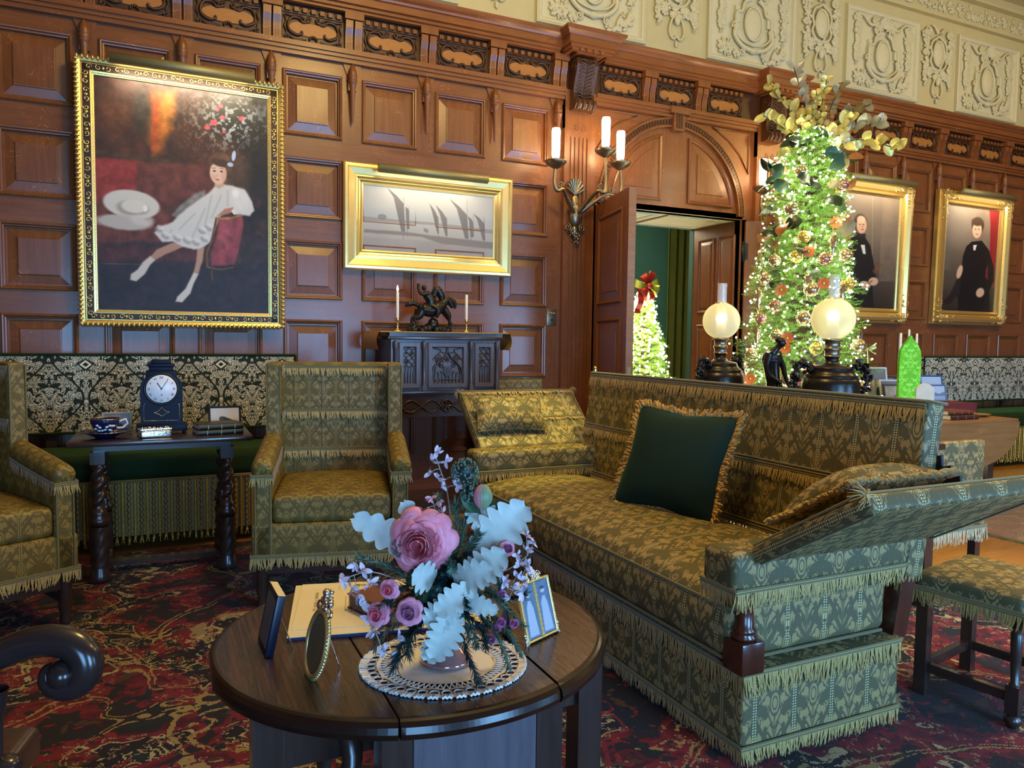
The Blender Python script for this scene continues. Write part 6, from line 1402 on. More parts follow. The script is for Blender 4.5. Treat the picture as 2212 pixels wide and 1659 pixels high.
BIG = [(.20, 4, .0, .62, 0), (.30, 5, .06, .66, 0), (.38, 6, .12, .60, 0), (.48, 6, .22, .62, 1), (.60, 7, .36, .60, 1), (.72, 7, .50, .56, 1), (.86, 8, .68, .50, 1), (.98, 8, .86, .4, 1), (1.06, 9, 1.0, .2, 1)]
rose((-.050, -.070, .275), (-.12, -1, .12), .068, BIG, 'rose_bloom', [MP_IN, MP_OUT], bq, 3)
SM = [(.3, 3, .0, .7, 0), (.5, 4, .15, .6, 0), (.75, 5, .45, .45, 1), (1.0, 6, .8, .25, 1)]
for i, (x, z, r, y) in enumerate(((-.110, .187, .022, -.095), (-.132, .136, .027, -.10), (-.066, .148, .029, -.115), (.112, .236, .022, -.07), (.130, .262, .018, -.05), (.092, .21, .016, -.06))):
    rose((x, y, z), (x * 2, -1, .25), r, SM, 'small_rose', [MP_MAU if i > 1 else MP_IN, MP_CR], bq, 10 + i)
for i, (x, z) in enumerate(((.120, .178), (.108, .105), (.098, .085), (.118, .12), (.145, .118), (.095, .155))): rose((x, -.09, z), (x, -1, .2), .013, SM[:3], 'mauve_flower', [MP_MAU, MP_MAU], bq, 30 + i)
m = MB(); F = T(.076, -.03, .365)
for k in range(5):
    a = 2 * PI * k / 5; m.add(*gridmesh(lambda u, v: (.021 * math.sin(v * PI * .92 + .08) ** .8 * math.cos(a + (u - .5) * 1.7), .021 * math.sin(v * PI * .92 + .08) ** .8 * math.sin(a + (u - .5) * 1.7), -.028 + .056 * v), 6, 8), M=F, mat=0 if k % 2 else 1, smooth=True)
m.build('rose_bud', [MP_OUT, plain('green_sepal', lin(120, 140, 104), .5, 0, .2, 40)], bq)
def leafpath(m, base, tip, nrm, wid, lobes=0, depth=.35, curl=.0, mat=0, n=16, fold=.15):
    b, t = Vector(base), Vector(tip); ax = t - b; L = ax.length; ax.normalize(); nn = Vector(nrm); nn = (nn - ax * nn.dot(ax)).normalized(); sd = ax.cross(nn)
    def fn(u, v):
        s = (u - .5) * 2; w = math.sin(PI * min(1, (v * .86 + .10))) ** .65
        if lobes: w *= 1 - depth * (1 - abs(math.sin(v * lobes * PI + .4)) ** .6) * abs(s) ** .5
        p = b + ax * (v * L + (.06 * L * abs(s) if lobes else 0)) + sd * (s * wid * w)
        p += nn * (fold * wid * abs(s) ** 1.5 + curl * L * math.sin(v * PI) + (.02 * wid * math.sin(v * lobes * 2 * PI + s) * abs(s) if lobes else 0)); return p
    m.add(*gridmesh(fn, 8, max(n, lobes * 6)), mat=mat, smooth=True)
dm = [((-.06, 0, .24), (-.195, -.02, .315), .030, 5), ((-.05, .0, .27), (-.095, .0, .345), .024, 4), ((.06, -.02, .24), (.165, -.02, .345), .045, 6), ((.05, -.05, .20), (.125, -.09, .265), .034, 5), ((.10, -.03, .30), (.05, .0, .34), .03, 4),
      ((.02, -.08, .20), (.10, -.12, .24), .030, 5), ((.06, -.10, .20), (-.01, -.12, .15), .026, 5), ((.03, -.10, .15), (-.015, -.125, .06), .032, 6), ((.0, -.11, .10), (-.03, -.115, .050), .024, 5), ((.03, -.09, .17), (.11, -.12, .155), .018, 6), ((-.02, -.08, .20), (-.06, -.1, .225), .03, 4), ((.02, -.1, .16), (-.03, -.11, .12), .03, 5)]
for i, (b, t, w, lo) in enumerate(dm):
    m = MB(); leafpath(m, b, t, (.1, -1, .3), w * 1.2, lo, .50, .10); m.build('silver_leaf', M_DUSTY, bq)
for b, t, w in (((.07, 0, .33), (.03, -.03, .375), .018), ((.075, 0, .33), (.125, -.02, .335), .020), ((.05, 0, .30), (.06, -.02, .35), .018), ((-.08, -.05, .2), (-.05, -.09, .21), .016), ((-.11, -.06, .15), (-.16, -.08, .12), .014), ((-.02, -.06, .16), (-.06, -.08, .19), .02)):
    m = MB(); leafpath(m, b, t, (0, -1, .3), w, 0, 0, .06); m.build('green_leaf', M_LEAF, bq)
def sprig(m, pts, n, nl, seed, mat=0, w=.0015, flat=0, stem=.0016):
    n = int(n * 1.5); R = random.Random(seed); P = smooth_path(pts, 6); m.tube(P, [stem] * (len(P) - 1) + [.0006], n=4, mat=mat)
    for k in range(n):
        f = (k + .5) / n * (len(P) - 1.001); i = int(f); p = P[i].lerp(P[i + 1], f - i); tan = (P[i + 1] - P[i]).normalized(); a = R.uniform(0, 6.28); o = tan.orthogonal(); q = Matrix.Rotation(a, 3, tan) @ o
        d = (q.normalized() * .8 + tan * .75).normalized() * nl * R.uniform(.7, 1.1); s = d.cross(tan).normalized() * w
        m.add([p - s, p + s, p + d * .6 + s * .8, p + d, p + d * .6 - s * .8], [(0, 1, 2, 3, 4)], None, None, mat)
SPR = [([(.0, -.02, .18), (.02, -.02, .28), (.018, -.03, .35)], 150, .026, 0), ([(.02, 0, .2), (.045, -.03, .25), (.07, -.04, .29)], 130, .022, 0), ([(0, 0, .2), (.03, -.02, .26), (.035, -.02, .31)], 130, .024, 0), ([(.0, 0, .25), (-.012, 0, .32), (-.02, 0, .36)], 60, .02, 0), ([(.03, 0, .33), (.05, 0, .37), (.06, 0, .395)], 60, .018, 0),
       ([(.03, -.04, .19), (.09, -.07, .21), (.12, -.08, .19)], 120, .02, 0), ([(-.05, -.06, .12), (-.08, -.10, .08), (-.095, -.11, .035)], 120, .032, 1), ([(-.03, -.07, .13), (-.06, -.1, .10), (-.07, -.11, .06)], 120, .03, 1), ([(.03, -.08, .12), (.05, -.12, .07), (.075, -.12, .01)], 120, .022, 1), ([(.04, -.08, .14), (.08, -.1, .11), (.09, -.11, .08)], 120, .022, 1),
       ([(.06, -.06, .14), (.11, -.1, .10), (.135, -.10, .03)], 170, .016, 0), ([(.08, -.06, .14), (.13, -.08, .10), (.16, -.08, .05)], 150, .016, 0), ([(.08, -.05, .17), (.13, -.06, .16), (.165, -.07, .17)], 90, .024, 1), ([(-.05, -.03, .16), (-.12, -.05, .18), (-.17, -.05, .2)], 140, .022, 2), ([(-.05, -.04, .14), (-.13, -.07, .14), (-.175, -.08, .15)], 140, .022, 2), ([(-.06, -.04, .18), (-.12, -.05, .22), (-.18, -.05, .24)], 120, .022, 0), ([(-.05, -.05, .12), (-.11, -.08, .10), (-.14, -.09, .06)], 110, .02, 2)]
R = random.Random(77)
for i in range(34):
    a = R.uniform(-2.6, -.5) if i % 3 else R.uniform(0, 6.28); e = R.uniform(-.55, .75); L_ = R.uniform(.09, .155) * (1.1 if e < .3 else .9); d = Vector((math.cos(a) * math.cos(e) * 1.15, math.sin(a) * math.cos(e) * .7, math.sin(e))); c0 = Vector((0, -.02, .17)); kx = 2 if (d.x < -.3 and R.random() < .6) else (1 if R.random() < .5 else 0)
    SPR.append(([tuple(c0), tuple(c0 + d * L_ * .6 + Vector((0, 0, .012))), tuple(c0 + d * L_ + Vector((0, -.01, -.02)))], 110, .020 if i % 2 else .014, kx))
for i, (p, n, nl, mt) in enumerate(SPR): m = MB(); sprig(m, p, n, nl, i); m.build('pine_sprig', [M_NEED, M_NEEDD, M_BROWN][mt], bq)
m = MB(); R = random.Random(5)
for k in range(40): a = R.uniform(0, 6.28); q = R.uniform(.01, .055); m.ball((q * math.cos(a), q * math.sin(a) - .02, R.uniform(.12, .24)), R.uniform(.012, .022), n=6, m=4)
m.build('dark_foliage', M_NEEDD, bq)
def blossom(m, c, s, R, st=None):
    for k in range(5):
        d = Vector((R.gauss(0, 1), R.gauss(-.6, .6), R.gauss(.3, 1))).normalized(); leafpath(m, c, Vector(c) + d * s, Vector((R.gauss(0, 1), -1, R.gauss(0, 1))), s * .28, 0, 0, .1, n=4)
def twig(name, stem, heads, s, mat, seed):
    m = MB(); R = random.Random(seed); P = smooth_path(stem, 5); m.tube(P, .0013, n=5, mat=1)
    for h in heads:
        near = min(P, key=lambda q: (q - Vector(h)).length); m.tube([near, (near + Vector(h)) / 2 + Vector((0, -.003, .003)), h], .0010, n=4, mat=1); blossom(m, h, s, R)
    m.build(name, [mat, M_STEM], bq)
twig('blossom_stem', [(.012, 0, .24), (.0, 0, .36), (-.02, -.01, .43), (-.028, -.01, .45)], [(-.025, -.01, .455), (-.004, -.01, .437), (-.032, -.01, .437), (-.036, -.01, .412), (-.020, -.01, .402), (.016, -.01, .405), (-.014, -.01, .382), (.022, -.01, .385)], .017, M_BLOS, 1)
twig('blossom_stem', [(-.02, 0, .26), (-.028, -.01, .34)], [(-.034, -.01, .358), (-.016, -.01, .352), (-.04, -.01, .335), (-.008, -.02, .33)], .014, MP_CR, 2)
twig('blossom_stem', [(-.08, -.06, .19), (-.15, -.07, .215), (-.20, -.08, .205)], [(-.205, -.085, .200), (-.188, -.085, .186), (-.182, -.08, .235), (-.165, -.08, .222), (-.15, -.08, .195), (-.175, -.08, .17)], .020, M_BLOS, 3)
twig('blossom_stem', [(-.10, -.08, .16), (-.14, -.09, .12), (-.12, -.10, .06)], [(-.155, -.09, .125), (-.14, -.1, .10), (-.118, -.1, .062), (-.10, -.1, .05), (-.165, -.09, .15), (-.09, -.1, .09)], .018, M_BLOS, 4)
twig('blossom_stem', [(.08, -.05, .2), (.13, -.06, .22), (.17, -.06, .25)], [(.185, -.06, .278), (.168, -.06, .292), (.17, -.06, .262), (.15, -.07, .255), (.155, -.07, .235), (.17, -.07, .22)], .016, M_BLOS, 5)
twig('blossom_stem', [(.07, -.06, .18), (.12, -.08, .19), (.15, -.08, .18)], [(.165, -.08, .20), (.15, -.08, .215), (.14, -.09, .195), (.16, -.09, .18), (.135, -.09, .17), (.17, -.08, .235), (.125, -.09, .205)], .017, M_BLOS, 6)
def allium(c, r, n, seed):
    m = MB(); R = random.Random(seed); m.ball(c, r * .7)
    for k in range(n): d = Vector((R.gauss(0, 1), R.gauss(0, 1), R.gauss(0, 1))).normalized(); p = Vector(c) + d * r; m.tube([c, p], .0006, n=3); m.ball(p, .0028, n=5, m=3, mat=1)
    m.build('allium_head', [M_NEEDD, M_NEED], bq)
allium((.036, -.01, .415), .028, 190, 1); allium((.052, -.02, .372), .021, 120, 2); allium((-.088, -.05, .262), .022, 110, 3)
# ------------------------------------------------------------------ things around the flowers
M_PAPER = plain('cream_paper', lin(236, 226, 204), .6, 0, .05, 12)
def sheet(name, label, cx_, cy_, z, rz, w, d, h, mat, cat='paper'):
    o = MB().b2(-w / 2, w / 2, -d / 2, d / 2, 0, h).build(name, mat); o.location = (cx_, cy_, z); o.rotation_euler = (0, 0, rz); return tag(o, label, cat)
fz = math.radians(-12.5); fc = (.525, 1.865)
sheet('paper_folder', 'dark blue folder beneath the cream papers on the oval table', fc[0], fc[1], TZ + .0005, fz, .49, .375, .006, plain('navy_board', lin(26, 34, 74), .5))
sheet('sheet_of_paper', 'large cream sheet lying on the blue folder, under a smaller sheet', fc[0] - .004, fc[1] + .002, TZ + .0068, fz + .01, .485, .37, .0015, M_PAPER)
pp_ = sheet('printed_sheet', 'printed cream sheet with a crest and vertical lettering beside the red-brown book', fc[0] - .02, fc[1] + .02, TZ + .0086, fz - .02, .42, .33, .0015, M_PAPER)
text_mesh('THE  HOUSE  &  GARDENS', .012, plain('grey_print', lin(120, 100, 70), .7), 'lettering', pp_, T(-.165, .02, .0017, rz=PI / 2), .0001)
m = MB()
for k, (a, b) in enumerate(((-.06, .05), (-.04, .06), (-.07, .02))): m.b2(-.09 + k * .008, -.089 + k * .008, a, b, .0015, .0018)
m.tube([(x, y, .002) for x, y, _ in [(p[0] - .06, p[2] + .13, 0) for p in spiral(0, 0, .012, .003, 0, 1.5)]], .0008, n=4); m.tube([(x - .03, .13 + .010 * math.sin(k * 1.3), .002) for k, x in enumerate(np.linspace(-.02, .05, 9))], .0010, n=4); m.tube([(x - .03, .125 + .008 * math.cos(k * 1.9), .002) for k, x in enumerate(np.linspace(-.01, .05, 9))], .0010, n=4)
m.build('printed_crest', M_INK, pp_)
# thick red-brown book lying on the papers
bk = thing('leather_book', 'thick red-brown leather book lying on the papers under the flowers', 'book', (.505, 1.800, TZ + .0103), math.radians(-70)); m = MB(); W_, D_, H_ = .19, .125, .038
m.b2(-W_ / 2, W_ / 2, -D_ / 2, D_ / 2, 0, .003).b2(-W_ / 2, W_ / 2, -D_ / 2, D_ / 2, H_ - .003, H_).lathe([(H_ / 2, -W_ / 2), (H_ / 2, W_ / 2)], M=T(0, D_ / 2, H_ / 2) @ Matrix.Rotation(PI / 2, 4, 'Y'), n=8, a0=0, a1=PI); m.build('cover', M_BKR, bk)
MB().b2(-W_ / 2 + .004, W_ / 2 - .004, -D_ / 2 + .004, D_ / 2, .003, H_ - .003).build('pages', plain('brown_page_edges', lin(110, 80, 56), .8, 0, .2, 200), bk)
# two frames seen nearly edge-on at the left
fA = thing('photo_frame', 'dark navy easel frame seen edge-on at the left of the oval table', 'picture frame'); fA.matrix_world = T(.195, 1.712, TZ + .001, rz=math.radians(-88)) @ Matrix.Rotation(math.radians(-12), 4, 'X')
MB().b2(-.055, .055, -.009, .009, 0, .135, bev=.002).build('frame', plain('navy_leather', lin(18, 24, 48), .35), fA); MB().b2(-.053, .053, -.0085, .0085, .1352, .1358).build('frame_top', M_PAPER, fA); MB().b2(-.042, .042, -.0095, -.0091, .014, .121).build('photograph', plain('grey_photo', lin(90, 90, 96), .3), fA)
m = MB(); m.tube([(0.03, .010, .085), (.028, .066, -.006)], .0014, n=5); m.tube([(0.036, .010, .085), (.030, .066, -.006)], .0014, n=5); m.build('easel_leg', M_BRASS, fA)
fB = thing('oval_frame', 'oval silver-gilt frame with a ribbon crest and metal prop, seen edge-on', 'picture frame'); fB.matrix_world = T(.262, 1.530, TZ + .001, rz=math.radians(-82)) @ Matrix.Rotation(math.radians(-13), 4, 'X')
m = MB(); R = random.Random(2); n = 40; rx, rz_ = .052, .066; zc = .068
for rr, dd, tk in ((1.0, 0, .0065), (.86, .004, .0035)): m.tube([(rx * rr * math.cos(2 * PI * k / n), dd, zc + rz_ * rr * math.sin(2 * PI * k / n)) for k in range(n)], tk, n=7, closed=True)
for k in range(60): a = 2 * PI * k / 60; m.ball((rx * 1.08 * math.cos(a), 0, zc + rz_ * 1.08 * math.sin(a)), .0042, n=5, m=4)
m.build('frame', M_GOLDF, fB); m = MB()
for k in range(46): h_ = R.random(); m.ball((R.gauss(0, .016) * (1 - h_ * .6), R.gauss(0, .003), .134 + h_ * .045), R.uniform(.0035, .0075), n=6, m=4)
for sx in (-1, 1): m.tube(smooth_path([(0, 0, .14), (sx * .03, 0, .15), (sx * .04, 0, .135), (sx * .02, 0, .13)], 4), .003, n=5)
m.build('ribbon_crest', M_SILVER, fB); MB().lathe([(0, 0), (1, 0)], M=T(0, -.003, zc, rx=PI / 2) @ Matrix.Diagonal((rx * .86, rz_ * .86, 1, 1)), n=30).build('photograph', plain('sepia_photo', lin(104, 88, 60), .25), fB)
m = MB(); m.lathe([(0, 0), (1, 0)], M=T(0, .004, zc, rx=PI / 2) @ Matrix.Diagonal((rx * .98, rz_ * .98, 1, 1)), n=30); m.build('back_plate', M_SILVER, fB)
m = MB(); m.tube([(0, .004, .115), (0, .077, -.010)], .0022, n=6); m.tube([(0, .070, -.002), (.0, .062, -.004), (0, .055, -.010)], .0016, n=5); m.build('prop', M_SILVER, fB)
# double frame on the right
fC = thing('double_photo_frame', 'ornate silver-gilt double frame holding two small portraits, right of the flowers', 'picture frame'); fC.matrix_world = T(.796, 1.520, TZ + .001, rz=math.radians(24)) @ Matrix.Rotation(math.radians(-16), 4, 'X')
m = MB(); W2, H2 = .112, .135
m.rings(-W2 / 2, W2 / 2, 0, H2, [(0, 0), (0, .005), (.0015, .007), (.005, .005), (.006, .001)], 0, cap=False); m.b2(-W2 / 2, W2 / 2, -.001, .002, 0, H2); m.b2(-.004, .004, -.006, 0, .004, H2 - .004)
for k in range(34):
    for sx in (-1, 1): m.ball((sx * (W2 / 2 - .003), -.007, .002 + k * .004), .0019, n=5, m=3)
for k in range(28):
    for zz in (.003, H2 - .003): m.ball((-W2 / 2 + .002 + k * .004, -.007, zz), .0019, n=5, m=3)
for k in range(22): m.ball(((-1) ** k * .0022, -.007, .01 + k * .0055), .002, n=5, m=3)
m.build('frame', M_GOLDF, fC); m = MB(); R = random.Random(9)
for k in range(60):
    u = R.uniform(-1, 1); m.ball((u * .028, -.003, H2 + (1 - u * u) * .022 * R.random() + .002), R.uniform(.0022, .0048), n=6, m=4)
for sx in (-1, 1): m.tube([(p[0], -.003, p[2]) for p in spiral(sx * .022, H2 + .008, .010, .002, 0, sx * 1.5)], .0018, n=5)
for sx in (-1, 1):
    for k in range(16): m.ball((sx * (W2 / 2 + R.uniform(-.004, .006)), -.003, R.uniform(-.002, .022)), R.uniform(.002, .004), n=6, m=4)
m.build('crest', M_SILVER, fC)
for sx in (-1, 1): photo('figure', 3 + sx, 36, 90).canvas('photograph', .046, .122, fC, T(sx * .0268, -.0035, H2 / 2), .12)
MB().tube([(0, .002, H2 * .6), (0, .052, .006)], .002, n=5).build('easel_leg', M_BRASS, fC)
fD = thing('photo_frame', 'dark blue frame turned away behind the double frame on the oval table', 'picture frame'); fD.matrix_world = T(.742, 1.60, TZ + .001, rz=math.radians(70)) @ Matrix.Rotation(math.radians(-10), 4, 'X')
MB().b2(-.05, .05, -.008, .008, 0, .145, bev=.002).build('frame', M_BLACKL, fD); MB().b2(-.04, .04, .0082, .0086, .012, .133).build('photograph', plain('dim_photo', lin(70, 70, 80), .3), fD); MB().tube([(0, -.008, .09), (0, -.05, .006)], .002, n=5).build('easel_leg', M_BRASS, fD)
# carved chair whose arm enters at the lower left
M_CHW = plain('dark_polished_mahogany', lin(44, 34, 32), .2, 0, .2, 20)
ac = thing('carved_armchair', 'dark carved armchair with a scrolled arm entering at the lower left corner', 'chair', (-.60, 1.70, 0), math.radians(-12))
def A_(x, y, z): return (x + .60, y - 1.70, z)
IM = Matrix.Rotation(math.radians(12), 4, 'Z')
P = smooth_path([(-.62, 1.78, .60), (-.45, 1.72, .655), (-.33, 1.66, .70), (-.24, 1.622, .738), (-.185, 1.60, .742), (-.150, 1.585, .722), (-.142, 1.58, .690), (-.158, 1.585, .662), (-.185, 1.592, .655), (-.205, 1.60, .668), (-.205, 1.60, .688), (-.188, 1.596, .694)], 6); n_ = len(P)
rad = list(np.interp(range(n_), [0, n_ * .35, n_ * .55, n_ * .8, n_ - 1], [.026, .030, .030, .020, .010]))
MB().tube([A_(*p) for p in P], rad, M=IM, n=14).ball(A_(-.183, 1.592, .682), (.028, .034, .028), M=IM).build('arm', M_CHW, ac)
sup = MB(); sup.lathe([(.022, .42), (.026, .44), (.018, .455), (.014, .48), (.022, .50), (.012, .52), (.014, .60), (.020, .62), (.024, .65)], M=IM @ T(*A_(-.30, 1.645, 0)), n=14); sup.build('arm_support', M_CHW, ac)
MB().ball(A_(-.285, 1.64, .50), (.030, .030, .022), M=IM).build('turned_knop', M_CHW, ac)
MB().rbox((-.02, .02, .40), (.60, .56, .08), .02, n=3).build('seat', M_DARK, ac)
MB().rbox((-.33, .10, .82), (.06, .50, .80), .02, n=3).build('backrest', M_DARK, ac)
for sx in (-1, 1):
    for sy in (-1, 1): MB().lathe([(.018, 0), (.03, .03), (.02, .07), (.026, .2), (.018, .3), (.028, .37)], M=T(-.02 + sx * .26, .02 + sy * .24, 0), n=12).build('leg', M_CHW, ac)
# ------------------------------------------------------------------ sofa table with oil lamps and statuette
stb = thing('sofa_table', 'long dark table standing behind the sofa under the two globe lamps', 'table', (3.29, 3.32, 0))
MB().b2(-.22, .22, -.90, .90, .80, .83, bev=.005).build('tabletop', M_DARK, stb)
for sx in (-1, 1):
    for sy in (-1, 1): MB().b2(sx * .17 - .03, sx * .17 + .03, sy * .84 - .03, sy * .84 + .03, 0, .80).build('leg', M_DARKV, stb)
MB().b2(-.03, .03, -.74, .74, .12, .16).build('stretcher', M_DARK, stb)
def globemat():
    t = NT('frosted_globe_glass'); t.color((.86, .84, .60)); t.set(rough=.45, trans=.65, ior=1.08); t.b.inputs['Emission Color'].default_value = (1.0, .88, .46, 1); t.b.inputs['Emission Strength'].default_value = .14; return t.m
M_GLOBE = globemat(); M_CLEAR = NT('clear_lamp_glass').set(rough=.04, alpha=.28, spec=1.0).m
M_FLAMEB = frosted('glowing_mantle', (1, .8, .4), (1.0, .74, .32), 26)
def oil_lamp(label, x, y, rz):
    t = thing('oil_lamp', label, 'lamp', (x, y, .8305), rz, 'globe oil lamps on the sofa table')
    MB().lathe([(0, 0), (.095, 0), (.10, .012), (.095, .03), (.11, .04), (.140, .10), (.152, .19), (.150, .27), (.142, .295), (.135, .30), (.139, .308), (.125, .322), (.105, .345), (.108, .353), (.10, .362), (.048, .374), (.034, .392), (.034, .405), (.043, .42)], n=32).build('urn', M_BRONZED, t)
    MB().lathe([(.042, .42), (.038, .425), (.038, .45), (.044, .455), (.044, .465), (.038, .47), (.038, .50), (.052, .505), (.052, .512), (.04, .515)], n=24, flute=(12, .02)).build('burner', M_BRONZE, t)
    for sx in (-1, 1):
        m = MB(); R = random.Random(5 + sx); P = smooth_path([(sx * .14, 0, .20), (sx * .175, 0, .215), (sx * .195, 0, .27), (sx * .195, 0, .33), (sx * .165, 0, .375), (sx * .13, 0, .375), (sx * .115, 0, .34)], 5); m.tube(P, .009, n=6)
        for k in range(80):
            p = P[R.randrange(len(P))]; m.ball((p.x + R.gauss(0, .012), p.y + R.gauss(0, .012), p.z + R.gauss(0, .012)), R.uniform(.006, .014), n=6, m=4)
        for k in range(14): p = P[R.randrange(len(P))]; d = Vector((sx * R.random(), R.uniform(-1, 1), R.uniform(-.4, 1))).normalized() * .035; leafpath(m, p, p + d, (0, -1, 0), .012, n=4)
        m.build('vine_handle', M_BRONZED, t)
    m = MB(); R = random.Random(9)
    for k in range(60): a = R.uniform(-.6, .6) + (0 if k % 2 else PI); m.ball((.154 * math.cos(a), .154 * math.sin(a), R.uniform(.08, .24)), R.uniform(.005, .012), n=6, m=4)
    m.build('cast_ornament', M_BRONZED, t)
    gz = .625; gr = .116
    MB().lathe([(gr * math.sin(a), gz - gr * math.cos(a)) for a in np.linspace(.40, PI - .34, 26)], n=36).build('globe', M_GLOBE, t)
    MB().lathe([(gr * math.sin(PI - .34) + .002, gz + gr * math.cos(.34)), (gr * math.sin(PI - .34), gz + gr * math.cos(.34) + .004)], n=30).build('globe_rim', M_BRASS, t)
    MB().lathe([(.026, .52), (.030, .58), (.031, .66), (.029, .74), (.029, .855), (.0305, .862), (.0285, .862), (.027, .74), (.028, .66), (.024, .53)], n=24).build('chimney', M_CLEAR, t)
    MB().ball((0, 0, .645), (.015, .015, .019), n=14, m=9).build('mantle', M_FLAMEB, t)
    point('oil_lamp_glow', (0, 0, .64), .7, (1.0, .72, .34), .03, t); return t
oil_lamp('globe oil lamp on a black urn base, farther of the two on the sofa table', 3.215, 3.755, .2)
oil_lamp('globe oil lamp on a black urn base, nearer and larger-looking of the two', 3.335, 2.985, -.45)
# statuette of a draped man leaning on a staff
sm_ = thing('bronze_statuette', 'dark bronze statuette of a bowed man holding a slanting staff, between the lamps', 'statuette', (3.335, 3.40, .8305), math.radians(-35))
MB().lathe([(0, 0), (.075, 0), (.075, .012), (.065, .02), (0, .022)], n=24).build('base', M_BRONZED, sm_)
m = MB()
def TBr(P, r, n=12): m.tube(smooth_path(P, 5), list(np.interp(np.linspace(0, 1, (len(P) - 1) * 5 + 1), np.linspace(0, 1, len(r)), r)), n=n)
TBr([(-.01, 0, .02), (-.005, 0, .12), (-.008, 0, .22), (-.012, 0, .28)], [.055, .048, .042, .040]); TBr([(-.012, 0, .26), (-.022, 0, .33), (-.028, 0, .39), (-.022, -.01, .43)], [.040, .045, .056, .040]); TBr([(-.02, -.01, .43), (.005, -.015, .46), (.018, -.02, .475)], [.026, .019, .018])
m.ball((.026, -.022, .492), (.026, .024, .032)); m.ball((.012, -.018, .508), (.024, .024, .020)); TBr([(.046, -.03, .488), (.052, -.032, .482)], [.006, .004])
TBr([(-.045, -.03, .42), (-.060, -.05, .35), (-.035, -.065, .29), (.02, -.06, .25)], [.024, .018, .014, .010]); TBr([(.015, .03, .41), (.045, .02, .35), (.06, .0, .28), (.085, -.02, .22)], [.022, .018, .013, .010])
for k in range(5): m.ball((.086 + .004 * k, -.022 + .004 * (k % 2), .208 - .004 * k), (.006, .005, .009), n=6, m=4)
for k in range(7): a = -1.6 + k * .5; TBr([(-.01 + .040 * math.cos(a), .040 * math.sin(a), .27), (-.008 + .050 * math.cos(a), .048 * math.sin(a), .14), (-.01 + .055 * math.cos(a), .055 * math.sin(a), .02)], [.008, .011, .012], 7)
m.build('figure', M_BRONZED, sm_); MB().tube([(.02, -.03, .44), (.075, -.03, .22), (.145, -.03, .025)], .0045, n=6).build('staff', M_BRONZED, sm_)
cbt = thing('glass_bottle', 'tiny clear stoppered bottle left of the farther oil lamp', 'bottle', (3.22, 4.11, .8305)); MB().lathe([(0, 0), (.02, 0), (.022, .06), (.01, .09), (.01, .13), (.014, .135), (0, .15)], n=14).build('body', M_CLEAR, cbt); MB().ball((0, 0, .165), .013).build('stopper', M_SILVER, cbt)
crd = thing('place_card', 'small arched pale wood card stand on the near end of the sofa table', 'card', (3.41, 2.475, .8305), math.radians(-35)); m = MB(); pl = [(-.042, 0), (.042, 0), (.042, .272)] + [(.042 * math.cos(a), .272 + .028 * math.sin(a) ** 2) for a in np.linspace(.3, PI - .3, 9)] + [(-.042, .272)]; m.prism(pl, -.006, .006); m.build('panel', plain('pale_birch', lin(236, 196, 150), .5), crd); MB().b2(-.05, .05, -.03, .03, 0, .01).build('foot', M_BRASS, crd)
# lime silk high chair behind
lc_ = thing('high_back_chair', 'tall narrow chair in bright lime-green damask, partly behind the arched card', 'chair', (5.95, 4.48, -.005), math.radians(-42)); w = .085
pl = [(-w, .50), (w, .50), (w, 1.20), (w * .92, 1.27), (w * .6, 1.33), (w * .2, 1.37), (0, 1.41), (-w * .2, 1.37), (-w * .6, 1.33), (-w * .92, 1.27), (-w, 1.20)]
b_ = MB().prism(pl, -.05, .05).build('backrest', M_LIME, lc_); md = b_.modifiers.new('bevel', 'BEVEL'); md.width = .02; md.segments = 3
MB().rbox((0, -.20, .45), (.30, .34, .10), .02, n=3).build('seat', M_LIME, lc_)
for sx in (-1, 1):
    for sy in (0, 1): MB().b2(sx * .12 - .02, sx * .12 + .02, -.36 + sy * .28, -.32 + sy * .28, 0, .41).build('leg', M_DARKV, lc_)
for sx in (-1, 1): MB().b2(sx * .06 - .015, sx * .06 + .015, -.03, .03, .40, .52).build('back_support', M_DARKV, lc_)
